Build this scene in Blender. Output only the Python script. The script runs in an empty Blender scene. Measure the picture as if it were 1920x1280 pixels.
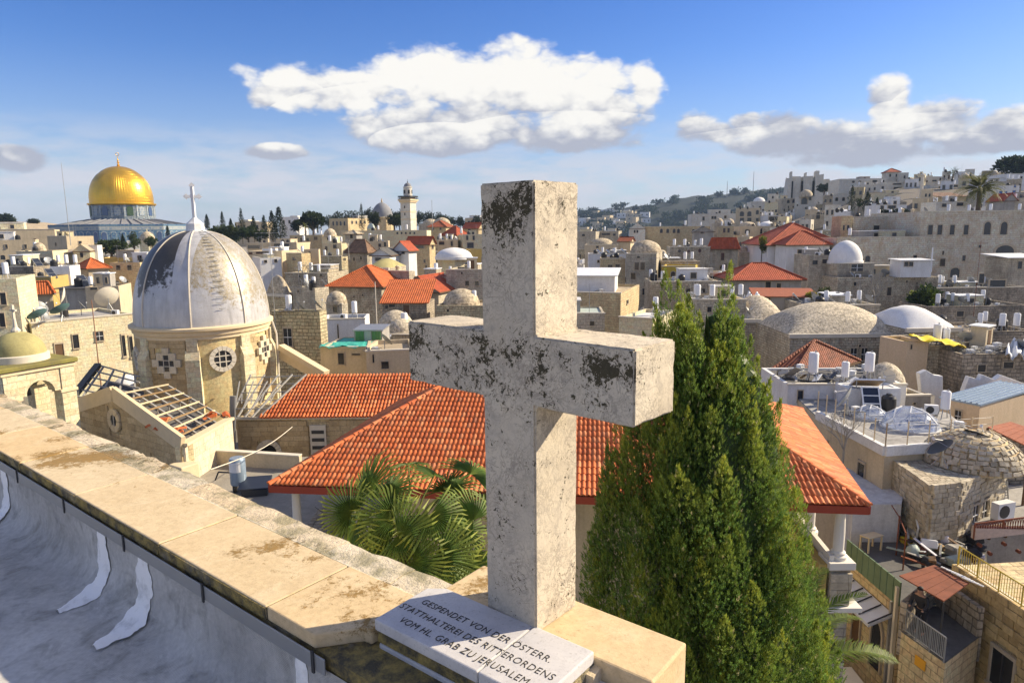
import bpy, bmesh, math, random
import numpy as np
from mathutils import Vector, Matrix
R = math.radians
rng = random.Random(7)
nrng = np.random.RandomState(7)
scene = bpy.context.scene
col = scene.collection

# ---------------------------------------------------------------- camera
CZ = 20.0
FPX, PITCH, ROLL = 1265.5, 0.1645, 0.0108      # focal length in px of a 1920 wide frame
cam_d = bpy.data.cameras.new('camera')
cam_d.sensor_width = 36.0
cam_d.lens = 36.0 * FPX / 1920.0
cam_d.clip_start = 0.05
cam_d.clip_end = 20000
cam = bpy.data.objects.new('camera', cam_d)
col.objects.link(cam)
cam.matrix_world = Matrix.Translation((0, 0, CZ)) @ Matrix.Rotation(math.pi / 2 - PITCH, 4, 'X') @ Matrix.Rotation(-ROLL, 4, 'Z')
scene.camera = cam

# ---------------------------------------------------------------- light
SUN_AZ, SUN_EL = R(74), R(31)
sun_d = bpy.data.lights.new('sun', 'SUN')
sun_d.energy = 5.0
sun_d.angle = R(0.5)
sun_d.color = (1.0, 0.85, 0.62)
sun = bpy.data.objects.new('sun', sun_d)
col.objects.link(sun)
sdir = Vector((math.sin(SUN_AZ) * math.cos(SUN_EL), math.cos(SUN_AZ) * math.cos(SUN_EL), math.sin(SUN_EL)))
sun.rotation_euler = sdir.to_track_quat('Z', 'Y').to_euler()

scene.view_settings.view_transform = 'Standard'
scene.view_settings.look = 'None'
scene.view_settings.exposure = 0.82
scene.view_settings.gamma = 1.0
scene.view_settings.use_curve_mapping = False
scene.cycles.use_denoising = True
scene.cycles.max_bounces = 5
scene.cycles.diffuse_bounces = 3
scene.cycles.glossy_bounces = 2
scene.cycles.transmission_bounces = 3
scene.cycles.transparent_max_bounces = 6
scene.cycles.volume_bounces = 0
scene.cycles.use_adaptive_sampling = True
scene.cycles.adaptive_threshold = 0.02
scene.cycles.sample_clamp_indirect = 4.0

# ---------------------------------------------------------------- node helper
class NT:
    def __init__(s, nt):
        s.nt = nt; s.n = nt.nodes; s.l = nt.links
    def node(s, t, ins=None, **kw):
        nd = s.n.new(t)
        for k, v in kw.items():
            setattr(nd, k, v)
        if ins:
            for k, v in ins.items():
                s.set(nd, k, v)
        return nd
    def set(s, nd, k, v):
        sock = nd.inputs[k]
        if isinstance(v, bpy.types.NodeSocket):
            s.l.new(v, sock)
        else:
            sock.default_value = v
    def math(s, op, a, b=None, c=None, clamp=False):
        nd = s.n.new('ShaderNodeMath'); nd.operation = op; nd.use_clamp = clamp
        s.set(nd, 0, a)
        if b is not None: s.set(nd, 1, b)
        if c is not None: s.set(nd, 2, c)
        return nd.outputs[0]
    def mix(s, fac, a, b, blend='MIX'):
        nd = s.n.new('ShaderNodeMix'); nd.data_type = 'RGBA'; nd.blend_type = blend
        s.set(nd, 0, fac)
        for k, v in ((6, a), (7, b)):
            if not isinstance(v, bpy.types.NodeSocket): v = (*v[:3], 1)
            s.set(nd, k, v)
        return nd.outputs[2]
    def ramp(s, fac, pts, interp='LINEAR'):
        nd = s.n.new('ShaderNodeValToRGB'); nd.color_ramp.interpolation = interp
        e = nd.color_ramp.elements
        while len(e) < len(pts): e.new(0.5)
        for i, (p, c) in enumerate(pts):
            e[i].position = p
            e[i].color = (c, c, c, 1) if isinstance(c, (int, float)) else (*c[:3], 1)
        s.set(nd, 0, fac)
        return nd.outputs[0]
    def noise(s, vec, scale, detail=4, rough=.55, dist=0.0):
        nd = s.n.new('ShaderNodeTexNoise')
        s.set(nd, 'Scale', scale); s.set(nd, 'Detail', detail); s.set(nd, 'Roughness', rough); s.set(nd, 'Distortion', dist)
        if vec is not None: s.set(nd, 'Vector', vec)
        return nd.outputs[0]
    def mapping(s, vec, scale=(1, 1, 1), loc=(0, 0, 0), rot=(0, 0, 0)):
        nd = s.n.new('ShaderNodeMapping')
        s.set(nd, 'Vector', vec); nd.inputs['Scale'].default_value = scale
        nd.inputs['Location'].default_value = loc; nd.inputs['Rotation'].default_value = rot
        return nd.outputs[0]

# ---------------------------------------------------------------- world: sky with cumulus
def make_world():
    w = bpy.data.worlds.new('World'); scene.world = w; w.use_nodes = True; w.cycles.sampling_method = 'MANUAL'; w.cycles.sample_map_resolution = 256
    t = NT(w.node_tree); t.n.clear()
    sky = t.node('ShaderNodeTexSky', sky_type='NISHITA', sun_disc=False)
    sky.sun_elevation = SUN_EL; sky.sun_rotation = SUN_AZ
    sky.altitude = 800; sky.air_density = 1.0; sky.dust_density = 0.6; sky.ozone_density = 2.0
    hs = t.node('ShaderNodeHueSaturation', {'Hue': .52, 'Saturation': 1.38, 'Value': 1.14, 'Color': sky.outputs[0]})
    tc = t.node('ShaderNodeTexCoord').outputs['Generated']
    sep = t.node('ShaderNodeSeparateXYZ', {0: tc})
    az = t.math('ARCTAN2', sep.outputs[0], sep.outputs[1])
    el = t.math('ARCSINE', sep.outputs[2])
    def vec(a, e): return t.node('ShaderNodeCombineXYZ', {0: a, 1: e, 2: 0.0}).outputs[0]
    # the noise lives on the direction sphere, so clouds continue all round
    v0 = t.mapping(tc, scale=(1, 1, 1.75))
    big = t.noise(v0, 12.0, 6, .6, .0)
    sv = t.node('ShaderNodeVectorMath', {0: v0, 1: (0.013, 0.004, 0.022)}, operation='ADD').outputs[0]
    big2 = t.noise(sv, 12.0, 3, .6, .0)
    wv = t.node('ShaderNodeVectorMath', {0: v0, 1: t.node('ShaderNodeVectorMath', {0: t.node('ShaderNodeTexNoise', {'Vector': v0, 'Scale': 30.0, 'Detail': 3.0}).outputs[1], 1: (.03, .03, .03)}, operation='MULTIPLY').outputs[0]}, operation='ADD').outputs[0]
    bil = 0.0
    for (sc, wt) in ((13.0, .5), (30.0, .3), (70.0, .13), (160.0, .05)):
        vo = t.node('ShaderNodeTexVoronoi', {'Vector': wv, 'Scale': sc}, feature='F1')
        bil = t.math('ADD', bil, t.math('MULTIPLY', t.math('SUBTRACT', .46, vo.outputs['Distance']), wt))
    # cumulus bodies (centre px, half size px) converted to azimuth / elevation
    def dirpx(px, py):
        a = px - 960; b = 640 - py
        c, s = math.cos(ROLL), math.sin(ROLL)
        uu = a * c + b * s; vv = -a * s + b * c
        cp, sp = math.cos(PITCH), math.sin(PITCH)
        d = Vector((uu, FPX * cp + vv * sp, -FPX * sp + vv * cp)).normalized()
        return math.atan2(d.x, d.y), math.asin(d.z)
    blobs = [(630, 168, 190, 52), (830, 158, 170, 88), (985, 168, 190, 100), (1110, 205, 150, 90), (1208, 168, 36, 56), (880, 232, 270, 62),
             (520, 178, 70, 28), (1060, 258, 170, 36), (830, 268, 100, 28),
             (1300, 238, 58, 36), (1400, 232, 44, 26), (1470, 240, 90, 42), (1560, 255, 110, 36), (1668, 190, 52, 52), (1770, 215, 90, 50), (1720, 232, 130, 36),
             (1880, 240, 70, 42), (1500, 275, 160, 26),
             (30, 296, 68, 28), (520, 284, 66, 17), (1640, 290, 190, 28), (1590, 262, 330, 30), (1850, 268, 160, 36), (1330, 250, 90, 24)]
    body = None; base = None
    for (px, py, rx, ry) in blobs:
        a0, e0 = dirpx(px, py); a1, _ = dirpx(px + rx, py); _, e1 = dirpx(px, py - ry)
        da = t.math('MULTIPLY', t.math('SUBTRACT', az, a0), 1 / max(1e-4, a1 - a0))
        de = t.math('MULTIPLY', t.math('SUBTRACT', el, e0), 1 / max(1e-4, e1 - e0))
        # flatter underside
        r2 = t.math('ADD', t.math('MULTIPLY', da, da), t.math('MULTIPLY', de, de))
        b = t.math('SUBTRACT', 1.0, r2)
        b = t.math('MAXIMUM', b, -1.0)
        hgt = t.math('MULTIPLY', t.math('MULTIPLY_ADD', de, .5, .5, clamp=True), t.math('GREATER_THAN', b, -.9))
        body = b if body is None else t.math('SMOOTH_MAX', body, b, .35)
        base = hgt if base is None else t.math('MAXIMUM', base, hgt)
    # scattered small clouds everywhere low over the horizon
    low = t.math('SUBTRACT', 1.0, t.math('ABSOLUTE', t.math('MULTIPLY', t.math('SUBTRACT', el, .062), 11.5)), clamp=True)
    vl = t.mapping(tc, scale=(1, 1, 4.2), loc=(3.1, 1.7, 0))
    wisps = t.noise(vl, 9.0, 4, .6, .0)
    wis = t.math('MULTIPLY', t.ramp(wisps, [(.36, 0.0), (.58, 1.0)]), low)
    n1 = t.math('MULTIPLY', t.math('SUBTRACT', big, .5), 1.1)
    n2 = t.math('MULTIPLY', bil, 1.7)
    dens = t.math('ADD', t.math('ADD', body, n1), n2)
    dens = t.math('SUBTRACT', dens, .02)
    # extra cloud added outside the view to neutralise the blue fill light
    off = t.node('ShaderNodeMapRange', {0: t.math('MAXIMUM', t.math('MULTIPLY', t.math('ABSOLUTE', az), .55), t.math('ADD', el, .0)), 1: .38, 2: .52, 3: -1.0, 4: .18}).outputs[0]
    off = t.math('ADD', off, t.math('MULTIPLY', t.math('SUBTRACT', t.noise(v0, 3.0, 3, .55), .5), 4.0))
    dens = t.math('MAXIMUM', dens, off)
    mask = t.node('ShaderNodeMapRange', {0: dens, 1: -.06, 2: .56, 3: 0.0, 4: 1.0}, interpolation_type='SMOOTHSTEP').outputs[0]
    # shading: relief towards the sun plus grey undersides
    rel = t.math('MULTIPLY', t.math('SUBTRACT', big, big2), 1.2)
    gh = t.node('ShaderNodeMapRange', {0: el, 1: .10, 2: .22, 3: 0.0, 4: 1.0}).outputs[0]
    lit = t.math('ADD', t.math('MULTIPLY_ADD', base, .5, .02), t.math('MULTIPLY_ADD', gh, .6, 0.0))
    lit = t.math('ADD', lit, rel)
    lit = t.math('ADD', lit, t.math('MULTIPLY', bil, 1.15))
    lit = t.node('ShaderNodeMapRange', {0: lit, 1: .26, 2: .9, 3: 0.0, 4: 1.0}, interpolation_type='SMOOTHSTEP').outputs[0]
    ccol = t.mix(lit, (3.4, 3.55, 4.2), (7.4, 7.2, 6.8))
    # a thin pale veil towards the horizon
    hz = t.math('SUBTRACT', 1.0, t.math('MULTIPLY', t.math('ABSOLUTE', el), 4.2), clamp=True)
    hz = t.math('MULTIPLY', t.math('POWER', hz, 1.4), .8)
    c0 = t.mix(hz, hs.outputs[0], (2.9, 3.3, 4.6))
    c1 = t.mix(t.math('MULTIPLY', wis, .95), c0, (5.2, 5.2, 5.7))
    c2 = t.mix(mask, c1, ccol)
    bg = t.node('ShaderNodeBackground', {'Color': c2, 'Strength': 0.078})
    out = t.node('ShaderNodeOutputWorld', {0: bg.outputs[0]})
make_world()

# ---------------------------------------------------------------- pixel -> place
def ray(px, py):
    a = px - 960; b = 640 - py
    c, s = math.cos(ROLL), math.sin(ROLL)
    uu = a * c + b * s; vv = -a * s + b * c
    cp, sp = math.cos(PITCH), math.sin(PITCH)
    return Vector((uu, FPX * cp + vv * sp, -FPX * sp + vv * cp))
def at(px, py, Y):
    r = ray(px, py); k = Y / r.y
    return Vector((r.x * k, Y, CZ + r.z * k))
def atz(px, py, z):
    r = ray(px, py); k = (z - CZ) / r.z
    return Vector((r.x * k, r.y * k, z))
def to_px(p):
    x, y, z = p[0], p[1], p[2] - CZ
    cp, sp = math.cos(PITCH), math.sin(PITCH)
    d = y * cp - z * sp; up = y * sp + z * cp
    uu = FPX * x / d; vv = FPX * up / d
    c, s = math.cos(ROLL), math.sin(ROLL)
    return 960 + uu * c - vv * s, 640 - (uu * s + vv * c)

# ---------------------------------------------------------------- mesh builder
class MB:
    def __init__(s): s.v = []; s.f = []
    def add(s, vs, fs):
        o = len(s.v); s.v += [tuple(p) for p in vs]; s.f += [tuple(i + o for i in q) for q in fs]; return s
    def box(s, x0, x1, y0, y1, z0, z1):
        return s.add([(x0, y0, z0), (x1, y0, z0), (x1, y1, z0), (x0, y1, z0), (x0, y0, z1), (x1, y0, z1), (x1, y1, z1), (x0, y1, z1)],
                     [(0, 3, 2, 1), (4, 5, 6, 7), (0, 1, 5, 4), (1, 2, 6, 5), (2, 3, 7, 6), (3, 0, 4, 7)])
    def obox(s, c, size, m):
        o = len(s.v)
        sx, sy, sz = (k / 2 for k in size)
        s.box(-sx, sx, -sy, sy, -sz, sz)
        c = Vector(c)
        for i in range(o, len(s.v)): s.v[i] = tuple(m @ Vector(s.v[i]) + c)
        return s
    def bar(s, p, q, w, h=None):
        h = h or w; p = Vector(p); q = Vector(q); d = q - p; L = d.length
        if L < 1e-6: return s
        return s.obox((p + q) / 2, (w, h, L), d.to_track_quat('Z', 'Y').to_matrix())
    def poly(s, pts):
        return s.add(pts, [tuple(range(len(pts)))])
    def tube(s, p, q, r, r2=None, n=6, cap=True):
        r2 = r if r2 is None else r2; p = Vector(p); q = Vector(q); d = q - p
        m = d.to_track_quat('Z', 'Y').to_matrix()
        vs = []
        for k in range(n):
            a = 2 * math.pi * k / n; e = m @ Vector((math.cos(a), math.sin(a), 0))
            vs += [p + e * r, q + e * r2]
        fs = [(2 * k, 2 * ((k + 1) % n), 2 * ((k + 1) % n) + 1, 2 * k + 1) for k in range(n)]
        if cap: fs += [tuple(2 * k for k in range(n))[::-1], tuple(2 * k + 1 for k in range(n))]
        return s.add(vs, fs)
    def path(s, pts, r, n=6):
        for a, b in zip(pts[:-1], pts[1:]): s.tube(a, b, r, n=n)
        return s
    def lathe(s, cx, cy, prof, n=20, a0=0.0, cap=True):
        vs = []
        for (r, z) in prof:
            for k in range(n):
                a = a0 + 2 * math.pi * k / n
                vs.append((cx + r * math.cos(a), cy + r * math.sin(a), z))
        m = len(prof); fs = []
        for j in range(m - 1):
            for k in range(n):
                fs.append((j * n + k, j * n + (k + 1) % n, (j + 1) * n + (k + 1) % n, (j + 1) * n + k))
        if cap:
            fs.append(tuple(range(n))[::-1]); fs.append(tuple((m - 1) * n + k for k in range(n)))
        return s.add(vs, fs)
    def dome(s, cx, cy, z, r, h, n=20, m=7, pointed=0.0):
        prof = []
        for j in range(m + 1):
            t = j / m * math.pi / 2
            rr = r * math.cos(t); zz = h * (math.sin(t) * (1 - pointed) + pointed * (j / m))
            prof.append((max(rr, .01 * r), z + zz))
        return s.lathe(cx, cy, prof, n)
    def prism(s, pts, y0, y1):            # outline in x,z pushed along y
        n = len(pts)
        vs = [(x, y0, z) for x, z in pts] + [(x, y1, z) for x, z in pts]
        fs = [tuple(range(n)), tuple(range(n, 2 * n))[::-1]] + [(k, k + n, (k + 1) % n + n, (k + 1) % n) for k in range(n)]
        return s.add(vs, fs)
    def prism_z(s, pts, z0, z1):
        n = len(pts)
        vs = [(x, y, z0) for x, y in pts] + [(x, y, z1) for x, y in pts]
        fs = [tuple(range(n))[::-1], tuple(range(n, 2 * n))] + [(k, (k + 1) % n, (k + 1) % n + n, k + n) for k in range(n)]
        return s.add(vs, fs)
    def jitter(s, a, r=rng):
        s.v = [(x + r.uniform(-a, a), y + r.uniform(-a, a), z + r.uniform(-a, a)) for x, y, z in s.v]; return s
    def mesh(s, name, mat, smooth=0):
        me = bpy.data.meshes.new(name)
        me.from_pydata(s.v, [], s.f)
        bm = bmesh.new(); bm.from_mesh(me); bmesh.ops.recalc_face_normals(bm, faces=bm.faces); bm.to_mesh(me); bm.free()
        me.update()
        uv = me.uv_layers.new(name='UVMap').data
        Z = Vector((0, 0, 1))
        for p in me.polygons:
            n = p.normal
            if abs(n.z) > .985: tv = Vector((1, 0, 0)); bv = Vector((0, 1, 0))
            else: tv = Z.cross(n).normalized(); bv = n.cross(tv)
            for li in p.loop_indices:
                c = me.vertices[me.loops[li].vertex_index].co
                uv[li].uv = (c.dot(tv), c.dot(bv))
        if mat: me.materials.append(mat)
        if smooth:
            me.polygons.foreach_set('use_smooth', [True] * len(me.polygons))
            me.set_sharp_from_angle(angle=R(smooth))
        return me
    def build(s, name, mat, parent=None, smooth=0, bevel=0.0, seg=2):
        o = bpy.data.objects.new(name, s.mesh(name, mat, smooth)); col.objects.link(o)
        if parent is not None: o.parent = parent
        if bevel:
            b = o.modifiers.new('bevel', 'BEVEL'); b.width = bevel; b.segments = seg; b.limit_method = 'ANGLE'; b.angle_limit = R(35)
        return o

def tag(o, label=None, cat=None, group=None, kind=None):
    if label: o['label'] = label
    if cat: o['category'] = cat
    if group: o['group'] = group
    if kind: o['kind'] = kind
    return o
def thing(name, label, cat, loc=(0, 0, 0), rz=0.0, group=None):
    o = bpy.data.objects.new(name, None); col.objects.link(o); o.empty_display_size = .3
    o.location = loc; o.rotation_euler = (0, 0, rz)
    return tag(o, label, cat, group)
def inst(name, me, parent, loc, scale=(1, 1, 1), rot=(0, 0, 0)):
    o = bpy.data.objects.new(name, me); col.objects.link(o); o.parent = parent
    o.location = loc; o.scale = scale; o.rotation_euler = rot
    return o
def copy_tree(o, parent=None):
    c = o.copy(); col.objects.link(c); c.parent = parent
    for ch in o.children: copy_tree(ch, c)
    return c
# ---------------------------------------------------------------- materials
M = {}
def new_mat(name):
    m = bpy.data.materials.new(name); m.use_nodes = True
    t = NT(m.node_tree); t.n.clear()
    b = t.node('ShaderNodeBsdfPrincipled'); o = t.node('ShaderNodeOutputMaterial', {0: b.outputs[0]})
    b.inputs['Specular IOR Level'].default_value = .25
    M[name] = m
    return t, b
def objco(t): return t.node('ShaderNodeTexCoord').outputs['Object']
def uvco(t): return t.node('ShaderNodeTexCoord').outputs['UV']
def geo(t): return t.node('ShaderNodeNewGeometry').outputs['Position']
def obrand(t): return t.node('ShaderNodeObjectInfo').outputs['Random']
def bump(t, b, h, strength, dist):
    nd = t.node('ShaderNodeBump', {'Height': h, 'Strength': strength, 'Distance': dist})
    t.l.new(nd.outputs[0], b.inputs['Normal'])

def plain(name, c, rough=.6, metal=0.0, var=.12, scale=3.0, spec=.25, rand=0.0):
    t, b = new_mat(name)
    n = t.noise(geo(t), scale, 5, .6)
    dark = tuple(k * (1 - var) for k in c); lite = tuple(min(1, k * (1 + var)) for k in c)
    cc = t.mix(n, dark, lite)
    if rand:
        cc = t.mix(t.math('MULTIPLY', obrand(t), rand), cc, tuple(k * .35 for k in c))
    t.set(b, 'Base Color', cc)
    b.inputs['Roughness'].default_value = rough; b.inputs['Metallic'].default_value = metal; b.inputs['Specular IOR Level'].default_value = spec
    return M[name]

def stone(name, c1, c2, mortar, bw=.55, bh=.3, ms=.018, stain=.35, stainc=(.12, .1, .075), bstr=.55, streak=.35, warm=None):
    """coursed limestone: blocks of uneven tone, grime that runs down, soot patches"""
    c1, c2, mortar, stainc = ([min(.74, k * 1.75) for k in q] for q in (c1, c2, mortar, stainc))
    t, b = new_mat(name)
    uv = uvco(t); g = geo(t)
    wob = t.noise(g, 1.1, 3, .5)
    uv2 = t.node('ShaderNodeVectorMath', {0: uv, 1: t.node('ShaderNodeVectorMath', {0: (.22, .20, 0), 1: wob}, operation='MULTIPLY').outputs[0]}, operation='ADD').outputs[0]
    br = t.node('ShaderNodeTexBrick', {'Vector': uv2, 'Color1': (*c1, 1), 'Color2': (*c2, 1), 'Mortar': (*mortar, 1), 'Scale': 1.0,
                                      'Mortar Size': ms, 'Mortar Smooth': .35, 'Bias': 0.0, 'Brick Width': bw, 'Row Height': bh})
    br.offset = .5; br.squash = .7; br.squash_frequency = 3
    fine = t.noise(g, 7.0, 6, .65)
    c = t.mix(t.math('MULTIPLY', t.ramp(t.noise(g, 1.9, 6, .7), [(.45, 0.0), (.7, 1.0)]), .6), br.outputs[0], [min(.7, k * 1.25) for k in c1])
    c = t.mix(.75, c, t.ramp(fine, [(.25, .45), (.75, 1.25)]), 'MULTIPLY')
    big = t.noise(g, .33, 5, .62)
    mapz = t.mapping(g, scale=(1.5, 1.5, .22))
    run = t.noise(mapz, 1.2, 5, .65)
    st = t.math('MULTIPLY', t.ramp(big, [(.44, 0.0), (.68, 1.0)]), stain)
    c = t.mix(st, c, stainc)
    c = t.mix(t.math('MULTIPLY', t.ramp(run, [(.5, 0.0), (.72, 1.0)]), streak), c, stainc)
    if warm:
        c = t.mix(t.math('MULTIPLY', t.ramp(t.noise(g, .8, 4, .6), [(.5, 0.0), (.7, 1.0)]), .5), c, warm)
    t.set(b, 'Base Color', c)
    b.inputs['Roughness'].default_value = .88
    h = t.math('ADD', t.math('MULTIPLY', br.outputs[1], -1.0), t.math('MULTIPLY', fine, .7))
    bump(t, b, h, bstr, .05)
    return M[name]

def render_wall(name, c, stainc=(.2, .17, .13), stain=.3, scale=.6, grain=0):
    t, b = new_mat(name)
    g = geo(t)
    big = t.noise(g, scale, 6, .62)
    run = t.noise(t.mapping(g, scale=(2.2, 2.2, .25)), 1.1, 5, .62)
    cc = t.mix(t.math('MULTIPLY', t.ramp(big, [(.42, 0.0), (.72, 1.0)]), stain), c, stainc)
    cc = t.mix(t.math('MULTIPLY', t.ramp(run, [(.48, 0.0), (.75, 1.0)]), stain), cc, stainc)
    cc = t.mix(.35, cc, t.ramp(t.noise(g, 9, 5, .65), [(.3, .6), (.7, 1.2)]), 'MULTIPLY')
    if grain: cc = t.mix(.8, cc, t.ramp(t.noise(g, grain, 5, .7), [(.36, .35), (.62, 1.3)]), 'MULTIPLY')
    t.set(b, 'Base Color', cc); b.inputs['Roughness'].default_value = .85
    bump(t, b, t.noise(g, grain or 14, 4, .6), .8 if grain else .25, .05 if grain else .02)
    return M[name]

def tile_far(name, c, pitch=.26, row=.36, dark=.45, var=.35):
    t, b = new_mat(name)
    uv = uvco(t); g = geo(t)
    sp = t.node('ShaderNodeSeparateXYZ', {0: uv})
    cx = t.math('SINE', t.math('MULTIPLY', sp.outputs[0], 2 * math.pi / pitch))
    rw = t.math('FRACT', t.math('DIVIDE', sp.outputs[1], row))
    n = t.noise(g, 1.7, 5, .65); n2 = t.noise(g, 14, 3, .6)
    cc = t.mix(t.ramp(n, [(.35, 0.0), (.7, 1.0)]), tuple(k * (1 + var * .3) for k in c), tuple(k * (1 - var) for k in c))
    cc = t.mix(.5, cc, t.ramp(n2, [(.3, .55), (.7, 1.25)]), 'MULTIPLY')
    lip = t.ramp(rw, [(0.0, 1.0), (.12, 0.0)])
    cc = t.mix(t.math('MULTIPLY', lip, dark), cc, tuple(k * .3 for k in c))
    t.set(b, 'Base Color', cc); b.inputs['Roughness'].default_value = .75
    bump(t, b, t.math('ADD', t.math('MULTIPLY', cx, .5), t.math('MULTIPLY', rw, -1.0)), .8, .06)
    return M[name]

# cream / grey limestones
stone('stone_cream', (.50, .41, .265), (.41, .33, .205), (.30, .235, .15), .6, .3, .014, .22, (.25, .19, .12), .45, .18)
stone('stone_tan', (.44, .33, .19), (.34, .25, .145), (.19, .145, .09), .55, .28, .02, .4, (.15, .115, .075), .6, .35)
stone('stone_grey', (.38, .33, .25), (.29, .25, .19), (.19, .16, .12), .5, .27, .022, .5, (.075, .068, .058), .7, .5)
stone('stone_rough', (.40, .34, .25), (.25, .21, .155), (.15, .125, .09), .40, .24, .03, .45, (.08, .07, .055), .8, .5)
stone('stone_dark', (.29, .245, .185), (.19, .16, .12), (.11, .093, .07), .5, .28, .03, .6, (.035, .034, .03), .9, .6)
stone('stone_hill', (.50, .45, .37), (.42, .375, .30), (.27, .24, .19), .7, .35, .02, .35, (.2, .18, .15), .5, .3)
stone('stone_big', (.52, .44, .33), (.40, .335, .245), (.25, .2, .145), .65, .34, .022, .35, (.17, .115, .075), .7, .4, (.42, .27, .13))
stone('stone_moss', (.42, .35, .22), (.28, .225, .14), (.12, .1, .06), .5, .27, .028, .35, (.1, .095, .06), .85, .4)
stone('drum_backing', (.47, .35, .18), (.44, .325, .165), (.26, .19, .10), .5, .3, .008, .2, (.3, .2, .1), .3, .2)
render_wall('plaster_cream', (.60, .50, .34)); render_wall('plaster_white', (.74, .74, .73), (.42, .40, .37), .32)
render_wall('plaster_beige', (.60, .465, .315), (.36, .26, .14), .22); render_wall('plaster_grey', (.38, .36, .33), (.16, .15, .135), .5)
render_wall('plaster_yellow', (.55, .40, .05), (.3, .22, .06), .3); render_wall('plaster_ochre', (.50, .36, .12), (.3, .21, .09), .3)
render_wall('plaster_pink', (.62, .50, .44), (.45, .33, .28), .2)
render_wall('flat_roof', (.40, .385, .36), (.13, .12, .11), .6, .35); render_wall('flat_roof_white', (.66, .66, .66), (.26, .25, .24), .5, .4)
render_wall('flat_roof_dark', (.13, .125, .12), (.05, .05, .05), .5, .5); render_wall('flat_roof_tan', (.44, .36, .25), (.2, .16, .11), .5, .4)
render_wall('moss_roof', (.26, .235, .06), (.12, .10, .06), .6, .8)
render_wall('dome_plaster', (.58, .49, .35), (.27, .225, .16), .6, .7, 3.0); render_wall('dome_white', (.76, .76, .75), (.5, .48, .44), .3, .5)
render_wall('dome_rough', (.66, .57, .42), (.30, .265, .21), .6, .9, 4.5); render_wall('dome_mossy', (.40, .36, .16), (.2, .17, .08), .5, .6)
render_wall('lead', (.26, .265, .28), (.13, .13, .14), .5, .25); render_wall('asphalt', (.085, .082, .078), (.05, .05, .05), .5, .5)
render_wall('ground', (.20, .175, .14), (.09, .085, .07), .6, .05); render_wall('paving', (.30, .275, .23), (.16, .145, .12), .5, .3)
tile_far('tile_orange', (.60, .155, .045)); tile_far('tile_red', (.44, .095, .04)); tile_far('tile_brown', (.235, .075, .04), dark=.55, var=.6)
tile_far('tile_old', (.25, .15, .09), var=.5); tile_far('tile_deep', (.34, .10, .045))
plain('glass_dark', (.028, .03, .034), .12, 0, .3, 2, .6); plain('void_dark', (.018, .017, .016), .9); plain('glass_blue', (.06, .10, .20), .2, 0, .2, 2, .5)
plain('tank_white', (.74, .75, .76), .4, 0, .08, 2); plain('tank_black', (.022, .022, .024), .45, 0, .2, 2, .4); plain('metal_grey', (.33, .34, .35), .45, .6, .15)
plain('metal_white', (.72, .73, .74), .45, 0, .06); plain('metal_dark', (.06, .06, .062), .5, .4); plain('dish_grey', (.36, .37, .37), .5, .2, .1, 3, .3, .55)
plain('panel_blue', (.016, .022, .042), .25, 0, .3, 1, .5); plain('sheet_white', (.70, .72, .74), .5, 0, .1, 1.5); plain('sheet_green', (.10, .24, .09), .6, 0, .25, 4)
plain('sheet_pale', (.40, .46, .41), .6, 0, .2, 4); plain('rust', (.19, .065, .035), .8, 0, .5, 2.5); plain('rust_red', (.30, .10, .05), .8, 0, .5, 3.5)
plain('wood', (.30, .20, .10), .75, 0, .3, 5); plain('wood_dark', (.13, .075, .04), .75, 0, .3, 5); plain('tarp_yellow', (.80, .60, .02), .55, 0, .12, 3)
plain('tarp_teal', (.06, .40, .32), .6, 0, .35, 4); plain('tarp_white', (.66, .68, .70), .6, 0, .15, 3); plain('tarp_blue', (.04, .09, .30), .5, 0, .3, 3)
plain('gutter_red', (.34, .06, .03), .55, 0, .15, 3); plain('column_white', (.70, .66, .58), .6, 0, .06, 2); plain('pipe_brown', (.30, .15, .09), .6, 0, .1, 2)
plain('sheet_blue', (.24, .31, .40), .4, .3, .2, 1.2); plain('plastic_red', (.5, .03, .03), .4); plain('plastic_yellow', (.62, .48, .03), .5); plain('plastic_blue', (.03, .16, .45), .4)
plain('lattice', (.24, .085, .05), .7); plain('rail_yellow', (.5, .38, .06), .6); plain('cloth_dark', (.03, .03, .035), .8); plain('cloth_red', (.3, .02, .03), .8); plain('cloth_white', (.65, .63, .68), .8)
plain('skin', (.38, .22, .15), .6); plain('hair', (.02, .015, .012), .6); plain('bark', (.10, .075, .05), .9, 0, .4, 6); plain('cast_iron', (.09, .095, .09), .6, .3)
plain('timber_grey', (.30, .29, .27), .8, 0, .3, 5); plain('green_paint', (.13, .19, .12), .7, 0, .35, 2); plain('shutter_teal', (.09, .17, .18), .6, 0, .2, 3)
plain('trim_stone', (.66, .54, .35), .85, 0, .15, 3); plain('trim_pale', (.62, .57, .47), .85, 0, .15, 3); plain('blue_shutter', (.05, .14, .36), .5); plain('silver_rail', (.42, .43, .44), .35, .7)
plain('tin_white', (.62, .65, .70), .35, .2, .15, 2); plain('sign_orange', (.72, .36, .03), .6); plain('brick_pier', (.50, .34, .18), .85, 0, .3, 6)

def leafmat(name, attr=True, c=(.05, .09, .02), trans=.38, rough=.55):
    t, b = new_mat(name)
    if attr:
        a = t.node('ShaderNodeAttribute', attribute_name='tint').outputs[0]
    else:
        a = t.mix(t.noise(geo(t), 2.0, 4, .6), tuple(k * .55 for k in c), tuple(k * 1.5 for k in c))
    t.set(b, 'Base Color', a); b.inputs['Roughness'].default_value = rough
    tr = t.node('ShaderNodeBsdfTranslucent', {'Color': a})
    mx = t.node('ShaderNodeMixShader', {0: trans, 1: b.outputs[0], 2: tr.outputs[0]})
    t.l.new(mx.outputs[0], [n for n in t.n if n.type == 'OUTPUT_MATERIAL'][0].inputs[0])
    return M[name]
leafmat('leaf')

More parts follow.
